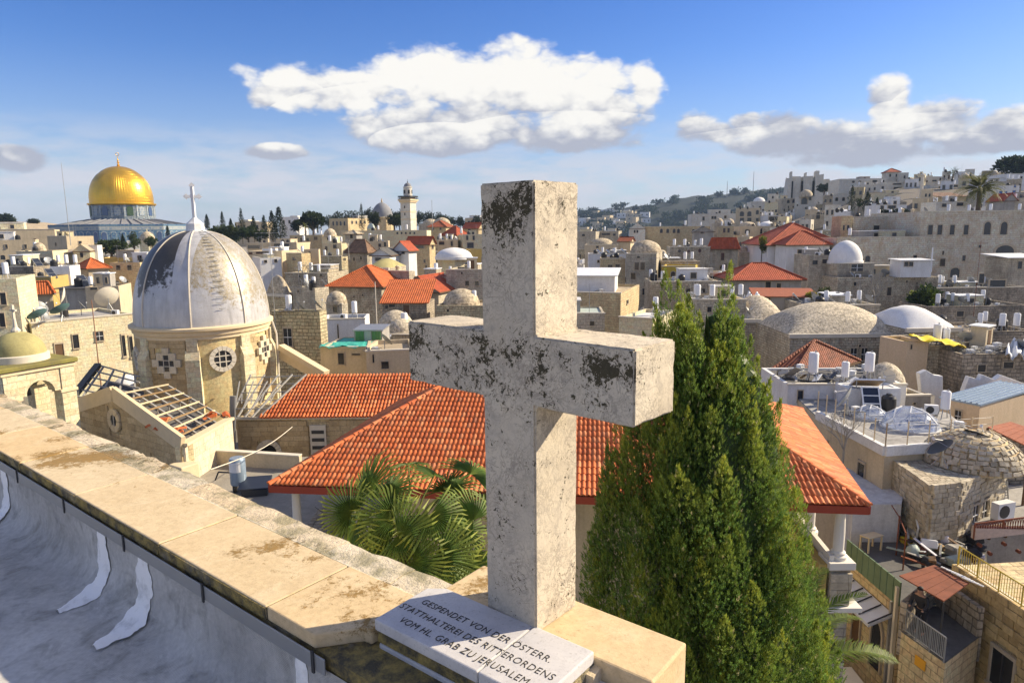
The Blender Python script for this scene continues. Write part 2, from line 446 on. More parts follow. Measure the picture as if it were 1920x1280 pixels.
def terracotta():
    t, b = new_mat('tile_near')
    g = geo(t); rnd = obrand(t)
    n = t.noise(g, .9, 5, .6); n2 = t.noise(g, 24, 4, .6); isl = t.node('ShaderNodeNewGeometry').outputs['Random Per Island']
    v = t.math('FRACT', t.math('ADD', isl, rnd))
    c = t.ramp(v, [(0.0, (.46, .11, .035)), (.3, (.62, .155, .045)), (.7, (.68, .19, .06)), (.92, (.72, .27, .11)), (1.0, (.40, .13, .06))])
    c = t.mix(t.math('MULTIPLY', t.ramp(n, [(.45, 0.0), (.75, 1.0)]), .55), c, (.34, .10, .045))
    c = t.mix(.35, c, t.ramp(n2, [(.3, .6), (.7, 1.2)]), 'MULTIPLY')
    t.set(b, 'Base Color', c); b.inputs['Roughness'].default_value = .7
terracotta()

def cross_stone():
    t, b = new_mat('cross_stone')
    o = objco(t)
    pale = t.noise(o, 3.0, 6, .6, .3)
    c = t.mix(t.ramp(pale, [(.3, 0.0), (.7, 1.0)]), (.55, .475, .36), (.68, .605, .475))
    # fine stylolite veins
    def vein(scale, dist, w, seedloc):
        mp = t.mapping(o, loc=seedloc)
        n = t.noise(mp, scale, 5, .62, dist)
        a = t.math('ABSOLUTE', t.math('SUBTRACT', n, .5))
        return t.ramp(a, [(0.0, 1.0), (w, 0.0)])
    v = t.math('MAXIMUM', vein(10, 1.8, .024, (1, 2, 3)), t.math('MULTIPLY', vein(26, 1.2, .034, (4, 1, 7)), .85))
    v = t.math('MULTIPLY', v, t.ramp(t.noise(o, 4, 3, .6), [(.32, 0.1), (.6, 1.0)]))
    c = t.mix(t.math('MULTIPLY', v, .8), c, (.17, .14, .115))
    gm = t.noise(o, 13, 6, .7, .4)
    c = t.mix(t.math('MULTIPLY', t.ramp(gm, [(.5, 0.0), (.72, 1.0)]), .55), c, (.27, .24, .21))
    # weathering pits
    pit = t.noise(o, 55, 4, .6)
    c = t.mix(t.math('MULTIPLY', t.ramp(pit, [(.62, 0.0), (.72, 1.0)]), .5), c, (.2, .17, .14))
    front_shade = t.math('MULTIPLY', t.node('ShaderNodeSeparateXYZ', {0: t.node('ShaderNodeTexCoord').outputs['Normal']}).outputs[1], -1.0, clamp=True)
    c = t.mix(t.math('MULTIPLY', front_shade, t.ramp(t.noise(o, 5, 7, .7, .6), [(.25, .1), (.7, .48)])), c, (.38, .345, .295))  # greys the front face only, painting its shade deeper against the sunlit side
    # black lichen colonies, on the front, gathered near the tops of shaft and arms
    sep = t.node('ShaderNodeSeparateXYZ', {0: o})
    ln = t.noise(o, 9.5, 7, .72, .7)
    ln2 = t.noise(o, 60, 6, .75, 1.2)
    def band(z0, half):
        return t.math('SUBTRACT', 1.0, t.math('MULTIPLY', t.math('ABSOLUTE', t.math('SUBTRACT', sep.outputs[2], z0)), 1 / half), clamp=True)
    bands = t.math('MAXIMUM', t.math('MAXIMUM', band(1.42, .17), band(.955, .14)), t.math('MULTIPLY', band(.84, .12), .75))
    bands = t.math('MAXIMUM', bands, t.math('MULTIPLY', band(.35, .3), .1))
    front = t.node('ShaderNodeSeparateXYZ', {0: t.node('ShaderNodeTexCoord').outputs['Normal']})
    fr = t.ramp(t.math('MULTIPLY', front.outputs[1], -1.0), [(.2, .25), (.8, 1.0)])
    lv = t.math('ADD', t.math('ADD', t.math('MULTIPLY', ln, .75), t.math('MULTIPLY', ln2, .95)), t.math('MULTIPLY', t.math('MULTIPLY', bands, fr), t.ramp(t.noise(o, 5.5, 3, .6), [(.42, .03), (.56, .215)])))
    lm = t.ramp(lv, [(.993, 0.0), (1.022, 1.0)])
    lc = t.mix(t.noise(o, 20, 3, .5), (.008, .008, .008), (.055, .045, .012))
    c = t.mix(t.math('MULTIPLY', lm, .93), c, lc)
    t.set(b, 'Base Color', c); b.inputs['Roughness'].default_value = .8
    h = t.math('ADD', t.math('MULTIPLY', v, -.4), t.math('ADD', t.math('MULTIPLY', pit, .6), t.math('MULTIPLY', lm, .5)))
    bump(t, b, h, .5, .004)
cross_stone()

def parapet_stone(name, base1, base2, rough=False):
    t, b = new_mat(name)
    g = geo(t); rnd = obrand(t)
    n = t.noise(g, 2.3, 6, .62, .3); f = t.noise(g, 26, 6, .68); f2 = t.noise(g, 90, 4, .6)
    c = t.mix(t.ramp(n, [(.3, 0.0), (.7, 1.0)]), base1, base2)
    c = t.mix(t.math('MULTIPLY', rnd, .45), c, (.66, .43, .18))
    c = t.mix(t.math('MULTIPLY', t.ramp(t.noise(g, 5, 5, .6, .6), [(.5, 0.0), (.65, 1.0)]), .35), c, (.74, .62, .42))
    c = t.mix(.4, c, t.ramp(f, [(.3, .62), (.7, 1.16)]), 'MULTIPLY')
    c = t.mix(t.math('MULTIPLY', t.ramp(t.noise(g, 70, 4, .65), [(.6, 0.0), (.72, 1.0)]), .5), c, (.30, .22, .12))
    vn = t.ramp(t.math('ABSOLUTE', t.math('SUBTRACT', t.noise(g, 7, 6, .7, .8), .5)), [(0.0, 1.0), (.012, 0.0)])
    c = t.mix(t.math('MULTIPLY', vn, .35), c, (.36, .25, .13))
    # orange-brown lichen in colonies
    l1 = t.noise(g, 1.9, 4, .6, .4); l2 = t.noise(g, 38, 8, .8, .3)
    lv = t.math('ADD', t.math('MULTIPLY', l1, 1.0), t.math('MULTIPLY', l2, .62))
    lm = t.ramp(lv, [(.89, 0.0), (.95, 1.0)])
    c = t.mix(t.math('MULTIPLY', lm, .85), c, t.mix(t.noise(g, 40, 3, .6), (.34, .17, .02), (.11, .085, .03)))
    if rough:
        gr = t.ramp(t.math('ADD', t.noise(g, 6, 4, .6), t.math('MULTIPLY', f, .35)), [(.62, 0.0), (.78, 1.0)])
        c = t.mix(t.math('MULTIPLY', gr, .7), c, (.20, .185, .10))
    t.set(b, 'Base Color', c); b.inputs['Roughness'].default_value = .85
    h = t.math('ADD', t.math('MULTIPLY', f, 1.0), t.math('ADD', t.math('MULTIPLY', lm, .5), t.math('MULTIPLY', f2, .3)))
    bump(t, b, h, .9 if rough else .4, .012 if rough else .004)
parapet_stone('parapet_stone', (.55, .44, .28), (.65, .53, .345))
parapet_stone('parapet_rough', (.62, .555, .43), (.70, .63, .5), True)

def plaque_stone():
    t, b = new_mat('plaque_stone')
    o = geo(t)
    c = t.mix(t.ramp(t.noise(o, 5, 6, .6, .4), [(.3, 0.0), (.7, 1.0)]), (.46, .45, .46), (.62, .60, .58))
    n = t.noise(o, 16, 6, .65, 1.2)
    v = t.ramp(t.math('ABSOLUTE', t.math('SUBTRACT', n, .5)), [(0.0, 1.0), (.02, 0.0)])
    c = t.mix(t.math('MULTIPLY', v, .3), c, (.3, .29, .28))
    c = t.mix(t.math('MULTIPLY', t.ramp(t.noise(o, 90, 3, .6), [(.6, 0.0), (.7, 1.0)]), .4), c, (.25, .24, .23))
    t.set(b, 'Base Color', c); b.inputs['Roughness'].default_value = .6
    bump(t, b, t.noise(o, 60, 4, .6), .2, .002)
plaque_stone()
def moss_mortar():
    t, b = new_mat('moss_mortar')
    o = geo(t)
    n = t.noise(o, 14, 6, .7); n2 = t.noise(o, 70, 4, .65)
    c = t.mix(t.ramp(n, [(.4, 0.0), (.62, 1.0)]), (.09, .08, .055), (.36, .27, .09))
    c = t.mix(t.math('MULTIPLY', t.ramp(t.noise(o, 5, 4, .6), [(.55, 0.0), (.7, 1.0)]), .6), c, (.40, .37, .31))
    t.set(b, 'Base Color', c); b.inputs['Roughness'].default_value = .95
    bump(t, b, t.math('ADD', n, n2), 1.0, .012)
moss_mortar()
def membrane():
    t, b = new_mat('membrane')
    g = geo(t)
    n = t.noise(g, 1.6, 6, .62, .5); n2 = t.noise(g, 6, 6, .68, .6); n3 = t.noise(g, 40, 4, .6)
    c = t.mix(t.ramp(n, [(.3, 0.0), (.68, 1.0)]), (.40, .385, .36), (.60, .585, .55))
    c = t.mix(t.math('MULTIPLY', t.ramp(n2, [(.5, 0.0), (.68, 1.0)]), .5), c, (.13, .12, .10))
    c = t.mix(t.math('MULTIPLY', t.ramp(t.noise(t.mapping(g, rot=(0, 0, R(38)), scale=(9, .9, 1)), 1.0, 4, .6), [(.52, 0.0), (.7, 1.0)]), .2), c, (.14, .135, .12))
    c = t.mix(.35, c, t.ramp(n3, [(.3, .6), (.7, 1.25)]), 'MULTIPLY')
    t.set(b, 'Base Color', c); b.inputs['Roughness'].default_value = .62
    uv = uvco(t); sp = t.node('ShaderNodeSeparateXYZ', {0: uv})
    w = t.math('MULTIPLY', t.math('SINE', t.math('MULTIPLY', sp.outputs[0], 2 * math.pi / .009)), t.math('SINE', t.math('MULTIPLY', sp.outputs[1], 2 * math.pi / .009)))
    bump(t, b, t.math('ADD', t.math('MULTIPLY', w, .35), t.math('MULTIPLY', n2, 1.5)), .6, .004)
membrane()
def sealant():
    t, b = new_mat('sealant')
    g = geo(t); n = t.noise(g, 9, 6, .68)
    c = t.mix(t.ramp(n, [(.52, 0.0), (.75, 1.0)]), (.9, .89, .87), (.55, .54, .52))
    t.set(b, 'Base Color', c); b.inputs['Roughness'].default_value = .55
    bump(t, b, n, .6, .01)
sealant()

def dome_metal():
    """white-washed lead dome: bare pale metal below, black mould on the weather side, tan lichen on the other"""
    t, b = new_mat('church_dome')
    o = objco(t); sp = t.node('ShaderNodeSeparateXYZ', {0: o})
    n = t.noise(o, .55, 6, .62, .3); f = t.noise(o, 3.2, 7, .72, .3); ff = t.noise(o, 16, 4, .65)
    run = t.noise(t.mapping(o, scale=(1.6, 1.6, .2)), 1.6, 6, .65)
    c = t.mix(t.ramp(n, [(.3, 0.0), (.7, 1.0)]), (.42, .42, .43), (.60, .60, .605))
    c = t.mix(t.math('MULTIPLY', t.ramp(run, [(.46, 0.0), (.7, 1.0)]), .6), c, (.30, .295, .29))
    hgt = t.node('ShaderNodeMapRange', {0: sp.outputs[2], 1: .8, 2: 5.2, 3: 0.0, 4: 1.0}).outputs[0]
    side = t.node('ShaderNodeMapRange', {0: sp.outputs[0], 1: -4.2, 2: 4.2, 3: 0.0, 4: 1.0}).outputs[0]
    lv = t.math('ADD', t.math('ADD', t.math('MULTIPLY', n, .55), t.math('MULTIPLY', f, .8)), t.math('MULTIPLY', hgt, .75))
    blk = t.math('SUBTRACT', lv, t.math('MULTIPLY', t.math('ABSOLUTE', t.math('SUBTRACT', side, .30)), 1.1))
    blk = t.math('MULTIPLY', t.ramp(blk, [(.86, 0.0), (.95, 1.0)]), t.math('LESS_THAN', side, .5))
    tan = t.math('ADD', lv, t.math('MULTIPLY', t.math('SUBTRACT', side, .72), .5))
    tan = t.math('MULTIPLY', t.ramp(tan, [(.86, 0.0), (.98, 1.0)]), t.math('GREATER_THAN', side, .62))
    tan = t.math('MULTIPLY', tan, t.ramp(t.math('ADD', t.math('MULTIPLY', f, .6), t.math('MULTIPLY', t.noise(o, 9, 6, .75), .5)), [(.42, .15), (.62, 1.0)]))
    c = t.mix(t.math('MULTIPLY', tan, .9), c, t.mix(t.ramp(ff, [(.3, 0.0), (.7, 1.0)]), (.10, .085, .05), (.48, .39, .22)))
    c = t.mix(t.math('MULTIPLY', blk, .95), c, t.mix(f, (.012, .012, .013), (.07, .06, .045)))
    t.set(b, 'Base Color', c); b.inputs['Roughness'].default_value = .42; b.inputs['Metallic'].default_value = .25; b.inputs['Specular IOR Level'].default_value = .5
    bump(t, b, t.math('ADD', f, t.math('MULTIPLY', ff, .3)), .35, .05)
dome_metal()

def gold():
    t, b = new_mat('gold')
    uv = objco(t)
    sp = t.node('ShaderNodeSeparateXYZ', {0: uv})
    ang = t.math('ARCTAN2', sp.outputs[1], sp.outputs[0])
    rib = t.math('ABSOLUTE', t.math('SINE', t.math('MULTIPLY', ang, 40)))
    row = t.math('ABSOLUTE', t.math('SINE', t.math('MULTIPLY', sp.outputs[2], 3.6)))
    seam = t.math('MAXIMUM', t.ramp(rib, [(0.0, 1.0), (.22, 0.0)]), t.math('MULTIPLY', t.ramp(row, [(0.0, 1.0), (.16, 0.0)]), .6))
    n = t.noise(uv, .6, 5, .6)
    c = t.mix(n, (.75, .40, .035), (.95, .58, .08))
    c = t.mix(t.math('MULTIPLY', seam, .45), c, (.4, .2, .02))
    t.set(b, 'Base Color', c); b.inputs['Metallic'].default_value = .85; b.inputs['Roughness'].default_value = .33
    bump(t, b, t.math('ADD', t.math('MULTIPLY', seam, 1.0), t.math('MULTIPLY', n, .4)), .5, .15)
gold()
def faience(name, base, a, c3, rows):
    t, b = new_mat(name)
    uv = uvco(t)
    ck = t.node('ShaderNodeTexBrick', {'Vector': uv, 'Color1': (*base, 1), 'Color2': (*a, 1), 'Mortar': (*c3, 1), 'Scale': 1.0, 'Mortar Size': .10, 'Brick Width': 1.1, 'Row Height': rows})
    n = t.noise(geo(t), 1.3, 4, .7)
    c = t.mix(t.ramp(n, [(.4, 0.0), (.65, 1.0)]), ck.outputs[0], c3)
    t.set(b, 'Base Color', c); b.inputs['Roughness'].default_value = .4
faience('faience_blue', (.022, .06, .18), (.04, .12, .25), (.13, .21, .28), .7)
faience('faience_pale', (.20, .26, .33), (.10, .18, .32), (.36, .38, .36), .9)
faience('faience_drum', (.04, .09, .2), (.18, .21, .19), (.26, .29, .29), 1.3)
plain('faience_green', (.05, .09, .05), .5, 0, .3, 2); plain('marble_pale', (.52, .52, .50), .5, 0, .2, .8)
# ================================================================ roof terrace, parapet, cross
ORG = Vector((.0709, 2.0913, CZ))
A_CROSS = R(-42.07); A_PAR = R(-38.07)
def par_local(p):
    d = Vector(p) - ORG; c, s = math.cos(A_PAR), math.sin(A_PAR)
    return Vector((d.x * c + d.y * s, -d.x * s + d.y * c, d.z))
ZP = -1.38
FLOOR = -1.8

# terrace membrane: floor that curves up the inner face of the parapet
prof = [(-.433, -1.485), (-.436, -1.53), (-.438, -1.58), (-.44, -1.63), (-.444, -1.67), (-.452, -1.705), (-.468, -1.738), (-.495, -1.765), (-.53, -1.783), (-.58, -1.795), (-.65, -1.80), (-.8, -1.803), (-1.2, -1.81), (-2.4, -1.83), (-4.5, -1.86)]
mb = MB(); ss = [-9.5 + .1 * k for k in range(112)]
for s in ss:
    for (tt, zz) in prof:
        w = .006 * math.sin(s * 3.1 + tt * 5) + .004 * math.sin(s * 7.7 + 1) + rng.uniform(-.0015, .0015)
        lift = w if tt < -.46 else w * .25
        mb.v.append((s, tt - (abs(w) * .6 if tt > -.6 else 0), zz + lift))
n = len(prof)
for i in range(len(ss) - 1):
    for j in range(n - 1):
        mb.f.append((i * n + j, i * n + j + 1, (i + 1) * n + j + 1, (i + 1) * n + j))
ter = mb.build('roof_terrace', M['membrane'], smooth=80)
ter.location = ORG; ter.rotation_euler = (0, 0, A_PAR); tag(ter, kind='structure', label='grey waterproofed roof terrace with upturned membrane')

pp = thing('stone_parapet', 'lichened cream stone parapet running along the terrace edge', 'parapet', ORG, A_PAR)
# coping slabs with open joints
edges = [-9.4, -8.55, -7.7, -6.88, -6.05, -5.25, -4.42, -3.6, -2.75, -1.79, -.935]
for a, b in zip(edges[:-1], edges[1:]):
    g = .004
    MB().box(a + g, b - g, -.43 + rng.uniform(-.003, .003), -.043, ZP - .055, ZP + rng.uniform(-.002, .002)).build('coping_slab', M['parapet_stone'], pp, bevel=.006)
MB().prism_z([(-.931, -.43), (-.64, -.43), (-.535, -.30), (-.50, -.295), (-.47, -.04), (-.931, -.043)], ZP - .055, ZP + .001).build('coping_slab', M['parapet_stone'], pp, bevel=.006)
x = -9.4
while x < -.0:
    L = rng.uniform(.32, .6)
    bm = MB(); nseg = 5
    for k in range(nseg + 1):
        xx = x + (L - .008) * k / nseg
        o = .112 + rng.uniform(-.014, .010)
        for (yy, zz) in ((-.037, ZP - .12), (-.037, ZP - .003), (.03, ZP + .002 + rng.uniform(-.004, .004)), (o - .012, ZP + rng.uniform(-.006, .003)), (o, ZP - .025), (o - .01, ZP - .12)):
            bm.v.append((xx, yy, zz))
    for k in range(nseg):
        for j in range(6):
            bm.f.append((k * 6 + j, k * 6 + (j + 1) % 6, (k + 1) * 6 + (j + 1) % 6, (k + 1) * 6 + j))
    bm.f.append(tuple(range(6))); bm.f.append(tuple(nseg * 6 + j for j in range(6)))
    bm.build('edge_stone', M['parapet_rough'], pp, smooth=40)
    x += L
MB().box(-9.4, .42, -.428, .09, -1.95, ZP - .056).build('wall', M['moss_mortar'], pp)
MB().box(-9.4, .42, -.34, .085, -20.0, -1.951).build('facade', M['stone_cream'], pp)
fl = MB().box(-9.4, -.56, -.453, -.447, ZP - .112, ZP - .052)
for k, (a, b) in enumerate(zip(edges[:-1], edges[1:])):
    MB().box(a + .004, b - .004, -.4345, -.4305, ZP - .054, ZP - .006).jitter(.0018).build('mossy_edge', M['moss_mortar'], pp)
MB().box(-9.4, -.45, -.0455, -.0345, ZP - .054, ZP - .0015).jitter(.0005).build('joint_mortar', M['parapet_rough'], pp)
for a in edges[1:]: MB().box(a - .0045, a + .0045, -.428, -.045, ZP - .054, ZP - .005).build('joint_mortar', M['moss_mortar'], pp)
fl.build('flashing_strip', M['metal_grey'], pp, bevel=.002)
for k in range(12):
    s = -.62 - .745 * k
    MB().box(s - .007, s + .007, -.459, -.4535, ZP - .122, ZP - .04).build('bracket', M['metal_dark'], pp)
# white sealant over the upturn
def sealant_patch(px, py, width, reach, label, seed):
    r = random.Random(seed)
    s0 = par_local(atz(px, py, CZ - 1.50)).x
    pts = [(-.440, -1.475)] + [(t - .004, z + .004) for t, z in prof if t > reach] + [(reach, -1.795)]
    b = MB(); m = 8
    # resample
    dense = []
    for (p, q) in zip(pts[:-1], pts[1:]):
        for k in range(4): dense.append((p[0] + (q[0] - p[0]) * k / 4, p[1] + (q[1] - p[1]) * k / 4))
    dense.append(pts[-1])
    for i, (t, z) in enumerate(dense):
        f = i / (len(dense) - 1)
        w = width * (.35 + .65 * min(1, f * 5)) * (1 + .16 * math.sin(i * .37 + seed) + .08 * math.sin(i * .9 + 2 * seed)) * (1 if f < .8 else (1 - f) / .2 * .7 + .3) + r.uniform(-.006, .006)
        sh = .025 * math.sin(f * 2.2 + seed) + .10 * f * f
        for k in range(m + 1):
            e = k / m * 2 - 1
            hgt = .009 * (1 - e * e) + r.uniform(0, .003) + .0035
            b.v.append((s0 + sh + e * w / 2, t - hgt * (1 - f), z + hgt * (.25 + f)))
    for i in range(len(dense) - 1):
        for k in range(m): b.f.append((i * (m + 1) + k, i * (m + 1) + k + 1, (i + 1) * (m + 1) + k + 1, (i + 1) * (m + 1) + k))
    o = b.build('sealant_patch', M['sealant'], smooth=70); o.location = ORG; o.rotation_euler = (0, 0, A_PAR)
    tag(o, label, 'sealant', 'sealant patches on the gutter')
sealant_patch(174, 1000, .13, -.69, 'white sealant smear running down the gutter, middle of three', 1)
sealant_patch(253, 1050, .15, -.70, 'thick white sealant smear with forked top near the coping bracket', 2)
sealant_patch(3, 885, .12, -.8, 'white sealant smear cut by the edge of the picture', 5)
sealant_patch(575, 1238, .07, -.55, 'small white sealant dab below the chamfered parapet end', 4)

# plinth and plaque
pl = thing('cross_plinth', 'pale stone plinth block carrying the cross', 'plinth', ORG, A_PAR)
MB().box(-.455, .425, .012, .262, -1.95, -1.352).build('block', M['parapet_stone'], pl, bevel=.008)
MB().box(-.474, .20, -.284, .011, -1.4185, -1.3715).jitter(.004).build('mortar_bed', M['moss_mortar'], pl)
MB().box(-.47, .425, -.288, .0115, -1.95, -1.4185).build('front_block', M['plaque_stone'], pl, bevel=.006)
MB().box(.2005, .2205, -.255, .0105, -1.418, -1.375).build('mortar_bed', M['moss_mortar'], pl)
MB().box(-.60, -.472, -.345, -.20, -1.80, -1.44).jitter(.012).build('rubble_fill', M['moss_mortar'], pl, bevel=.01)
pq = thing('inscribed_plaque', 'grey stone plaque with engraved dedication at the foot of the cross', 'plaque', ORG, A_PAR)
TZ = -1.33
MB().prism_z([(-.483, -.292), (-.012, -.292), (-.016, .008), (-.425, .008), (-.483, -.035)], TZ - .042, TZ).build('slab', M['plaque_stone'], pq, bevel=.005)
MB().prism_z([(-.008, -.292), (.218, -.292), (.222, .010), (-.012, .010)], TZ - .042, TZ + .0008).build('slab', M['plaque_stone'], pq, bevel=.005)
plain('engraving', (.05, .045, .035), .9)
for (txt, a, b) in (('GESPENDET VON DER ÖSTERR.', (800.7, 1122), (1041, 1230)), ('STATTHALTEREI DES RITTERORDENS', (761, 1129), (1049, 1260)), ('VOM HL. GRAB ZU JERUSALEM', (760, 1155), (1001, 1268))):
    cu = bpy.data.curves.new('lettering', 'FONT'); cu.body = txt; cu.extrude = .0006; cu.size = .05; cu.resolution_u = 3; cu.space_character = 1.06; cu.offset = -.0007
    cu.materials.append(M['engraving'])
    o = bpy.data.objects.new('lettering', cu); col.objects.link(o); o.parent = pq
    bpy.context.view_layer.update()
    pa = par_local(atz(*a, CZ + TZ)); pb = par_local(atz(*b, CZ + TZ))
    sx = (pb - pa).length / max(.01, o.dimensions.x)
    o.scale = (sx, sx * 1.15, 1)
    o.location = (pa.x, pa.y - .036 * 1.0, TZ + .0016)
    bpy.context.view_layer.update()
    me = bpy.data.meshes.new_from_object(o.evaluated_get(bpy.context.evaluated_depsgraph_get())); me.name = 'lettering'
    o2 = inst('lettering', me, pq, o.location, o.scale); bpy.data.objects.remove(o)

# the cross
w, d, aR, aL = .2311, .2281, .3664, .3923
z0, zt, za, zb = -1.353, .1472, -.333, -.5603
cr = MB(); cr.prism([(-w, 0), (0, 0), (0, zb - z0), (aR, zb - z0), (aR, za - z0), (0, za - z0), (0, zt - z0), (-w, zt - z0), (-w, za - z0), (-w - aL, za - z0), (-w - aL, zb - z0), (-w, zb - z0)], 0, d)
from mathutils import noise as mnoise
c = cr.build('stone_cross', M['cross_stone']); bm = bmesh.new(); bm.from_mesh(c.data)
sharp = [e for e in bm.edges]
bmesh.ops.bevel(bm, geom=sharp, offset=.006, segments=2, affect='EDGES')
for it in range(4): bmesh.ops.subdivide_edges(bm, edges=[e for e in bm.edges if e.calc_length() > .035], cuts=1, use_grid_fill=True)
bmesh.ops.triangulate(bm, faces=bm.faces)
bm.normal_update()
for v in bm.verts:
    p = v.co; edge = max((f.normal.angle(v.normal, 0) for f in v.link_faces), default=0) > .12
    dsp = .0012 * mnoise.noise(p * 14) + .0006 * mnoise.noise(p * 60)
    if edge: dsp -= .007 * max(0, mnoise.noise(p * 22 + Vector((3, 1, 7))) - .12) + .001 * abs(mnoise.noise(p * 90))
    v.co = p + v.normal * dsp
bm.to_mesh(c.data); bm.free(); c.data.polygons.foreach_set('use_smooth', [True] * len(c.data.polygons)); c.data.set_sharp_from_angle(angle=R(40))
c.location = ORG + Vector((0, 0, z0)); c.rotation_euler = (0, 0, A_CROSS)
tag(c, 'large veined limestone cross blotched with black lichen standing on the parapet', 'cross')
# ================================================================ vegetation
def raw_mesh(name, V, F, mat, tint=None, smooth=False):
    """V (n,3) float, F (m,k) int arrays -> mesh, optional per-vertex colour"""
    me = bpy.data.meshes.new(name)
    V = np.asarray(V, np.float32); F = np.asarray(F, np.int32); k = F.shape[1]
    me.vertices.add(len(V)); me.vertices.foreach_set('co', V.ravel())
    me.loops.add(F.size); me.loops.foreach_set('vertex_index', F.ravel())
    me.polygons.add(len(F)); me.polygons.foreach_set('loop_start', np.arange(0, F.size, k, dtype=np.int32))
    if tint is not None:
        a = me.color_attributes.new('tint', 'FLOAT_COLOR', 'POINT')
        c4 = np.ones((len(V), 4), np.float32); c4[:, :3] = tint
        a.data.foreach_set('color', c4.ravel())
    me.update(calc_edges=True); me.validate()
    me.materials.append(mat)
    if smooth: me.polygons.foreach_set('use_smooth', [True] * len(me.polygons))
    return me
def raw_obj(name, me, parent=None, loc=(0, 0, 0)):
    o = bpy.data.objects.new(name, me); col.objects.link(o); o.parent = parent; o.location = loc
    return o
def nrm(a): return a / np.maximum(1e-9, np.linalg.norm(a, axis=-1, keepdims=True))

def spray_template(k=7, seed=3, wid=.13):
    r = np.random.RandomState(seed); V = []; F = []
    for i in range(k):
        h = .62 * i / k; a = i * 2.4 + r.rand() * .6; L = .52 - .18 * i / k
        o = np.array([math.cos(a), math.sin(a), 0]); up = np.array([0, 0, 1.0])
        base = up * h; d = nrm(o * .62 + up * .9); s = nrm(np.cross(d, o + up * .3))
        tip = base + d * L; mid = base + d * L * .5 + up * .03
        b = len(V); V += [base, mid + s * wid, tip, mid - s * wid]; F.append((b, b + 1, b + 2, b + 3))
    b = len(V); V += [np.array([0, 0, .5]), np.array([wid * .8, 0, .78]), np.array([0, 0, 1.12]), np.array([-wid * .8, 0, .78])]; F.append((b, b + 1, b + 2, b + 3))
    return np.array(V), np.array(F)
def scatter(TV, TF, P, D, S, rs):
    """place template at points P with axis D and size S"""
    n = len(P); k = len(TV)
    D = nrm(D); ref = nrm(rs.normal(size=(n, 3))); X = nrm(np.cross(D, ref)); Yv = np.cross(D, X)
    V = P[:, None, :] + S[:, None, None] * (TV[None, :, 0:1] * X[:, None, :] + TV[None, :, 1:2] * Yv[:, None, :] + TV[None, :, 2:3] * D[:, None, :])
    F = (TF[None, :, :] + (np.arange(n) * k)[:, None, None])
    return V.reshape(-1, 3), F.reshape(-1, TF.shape[1])

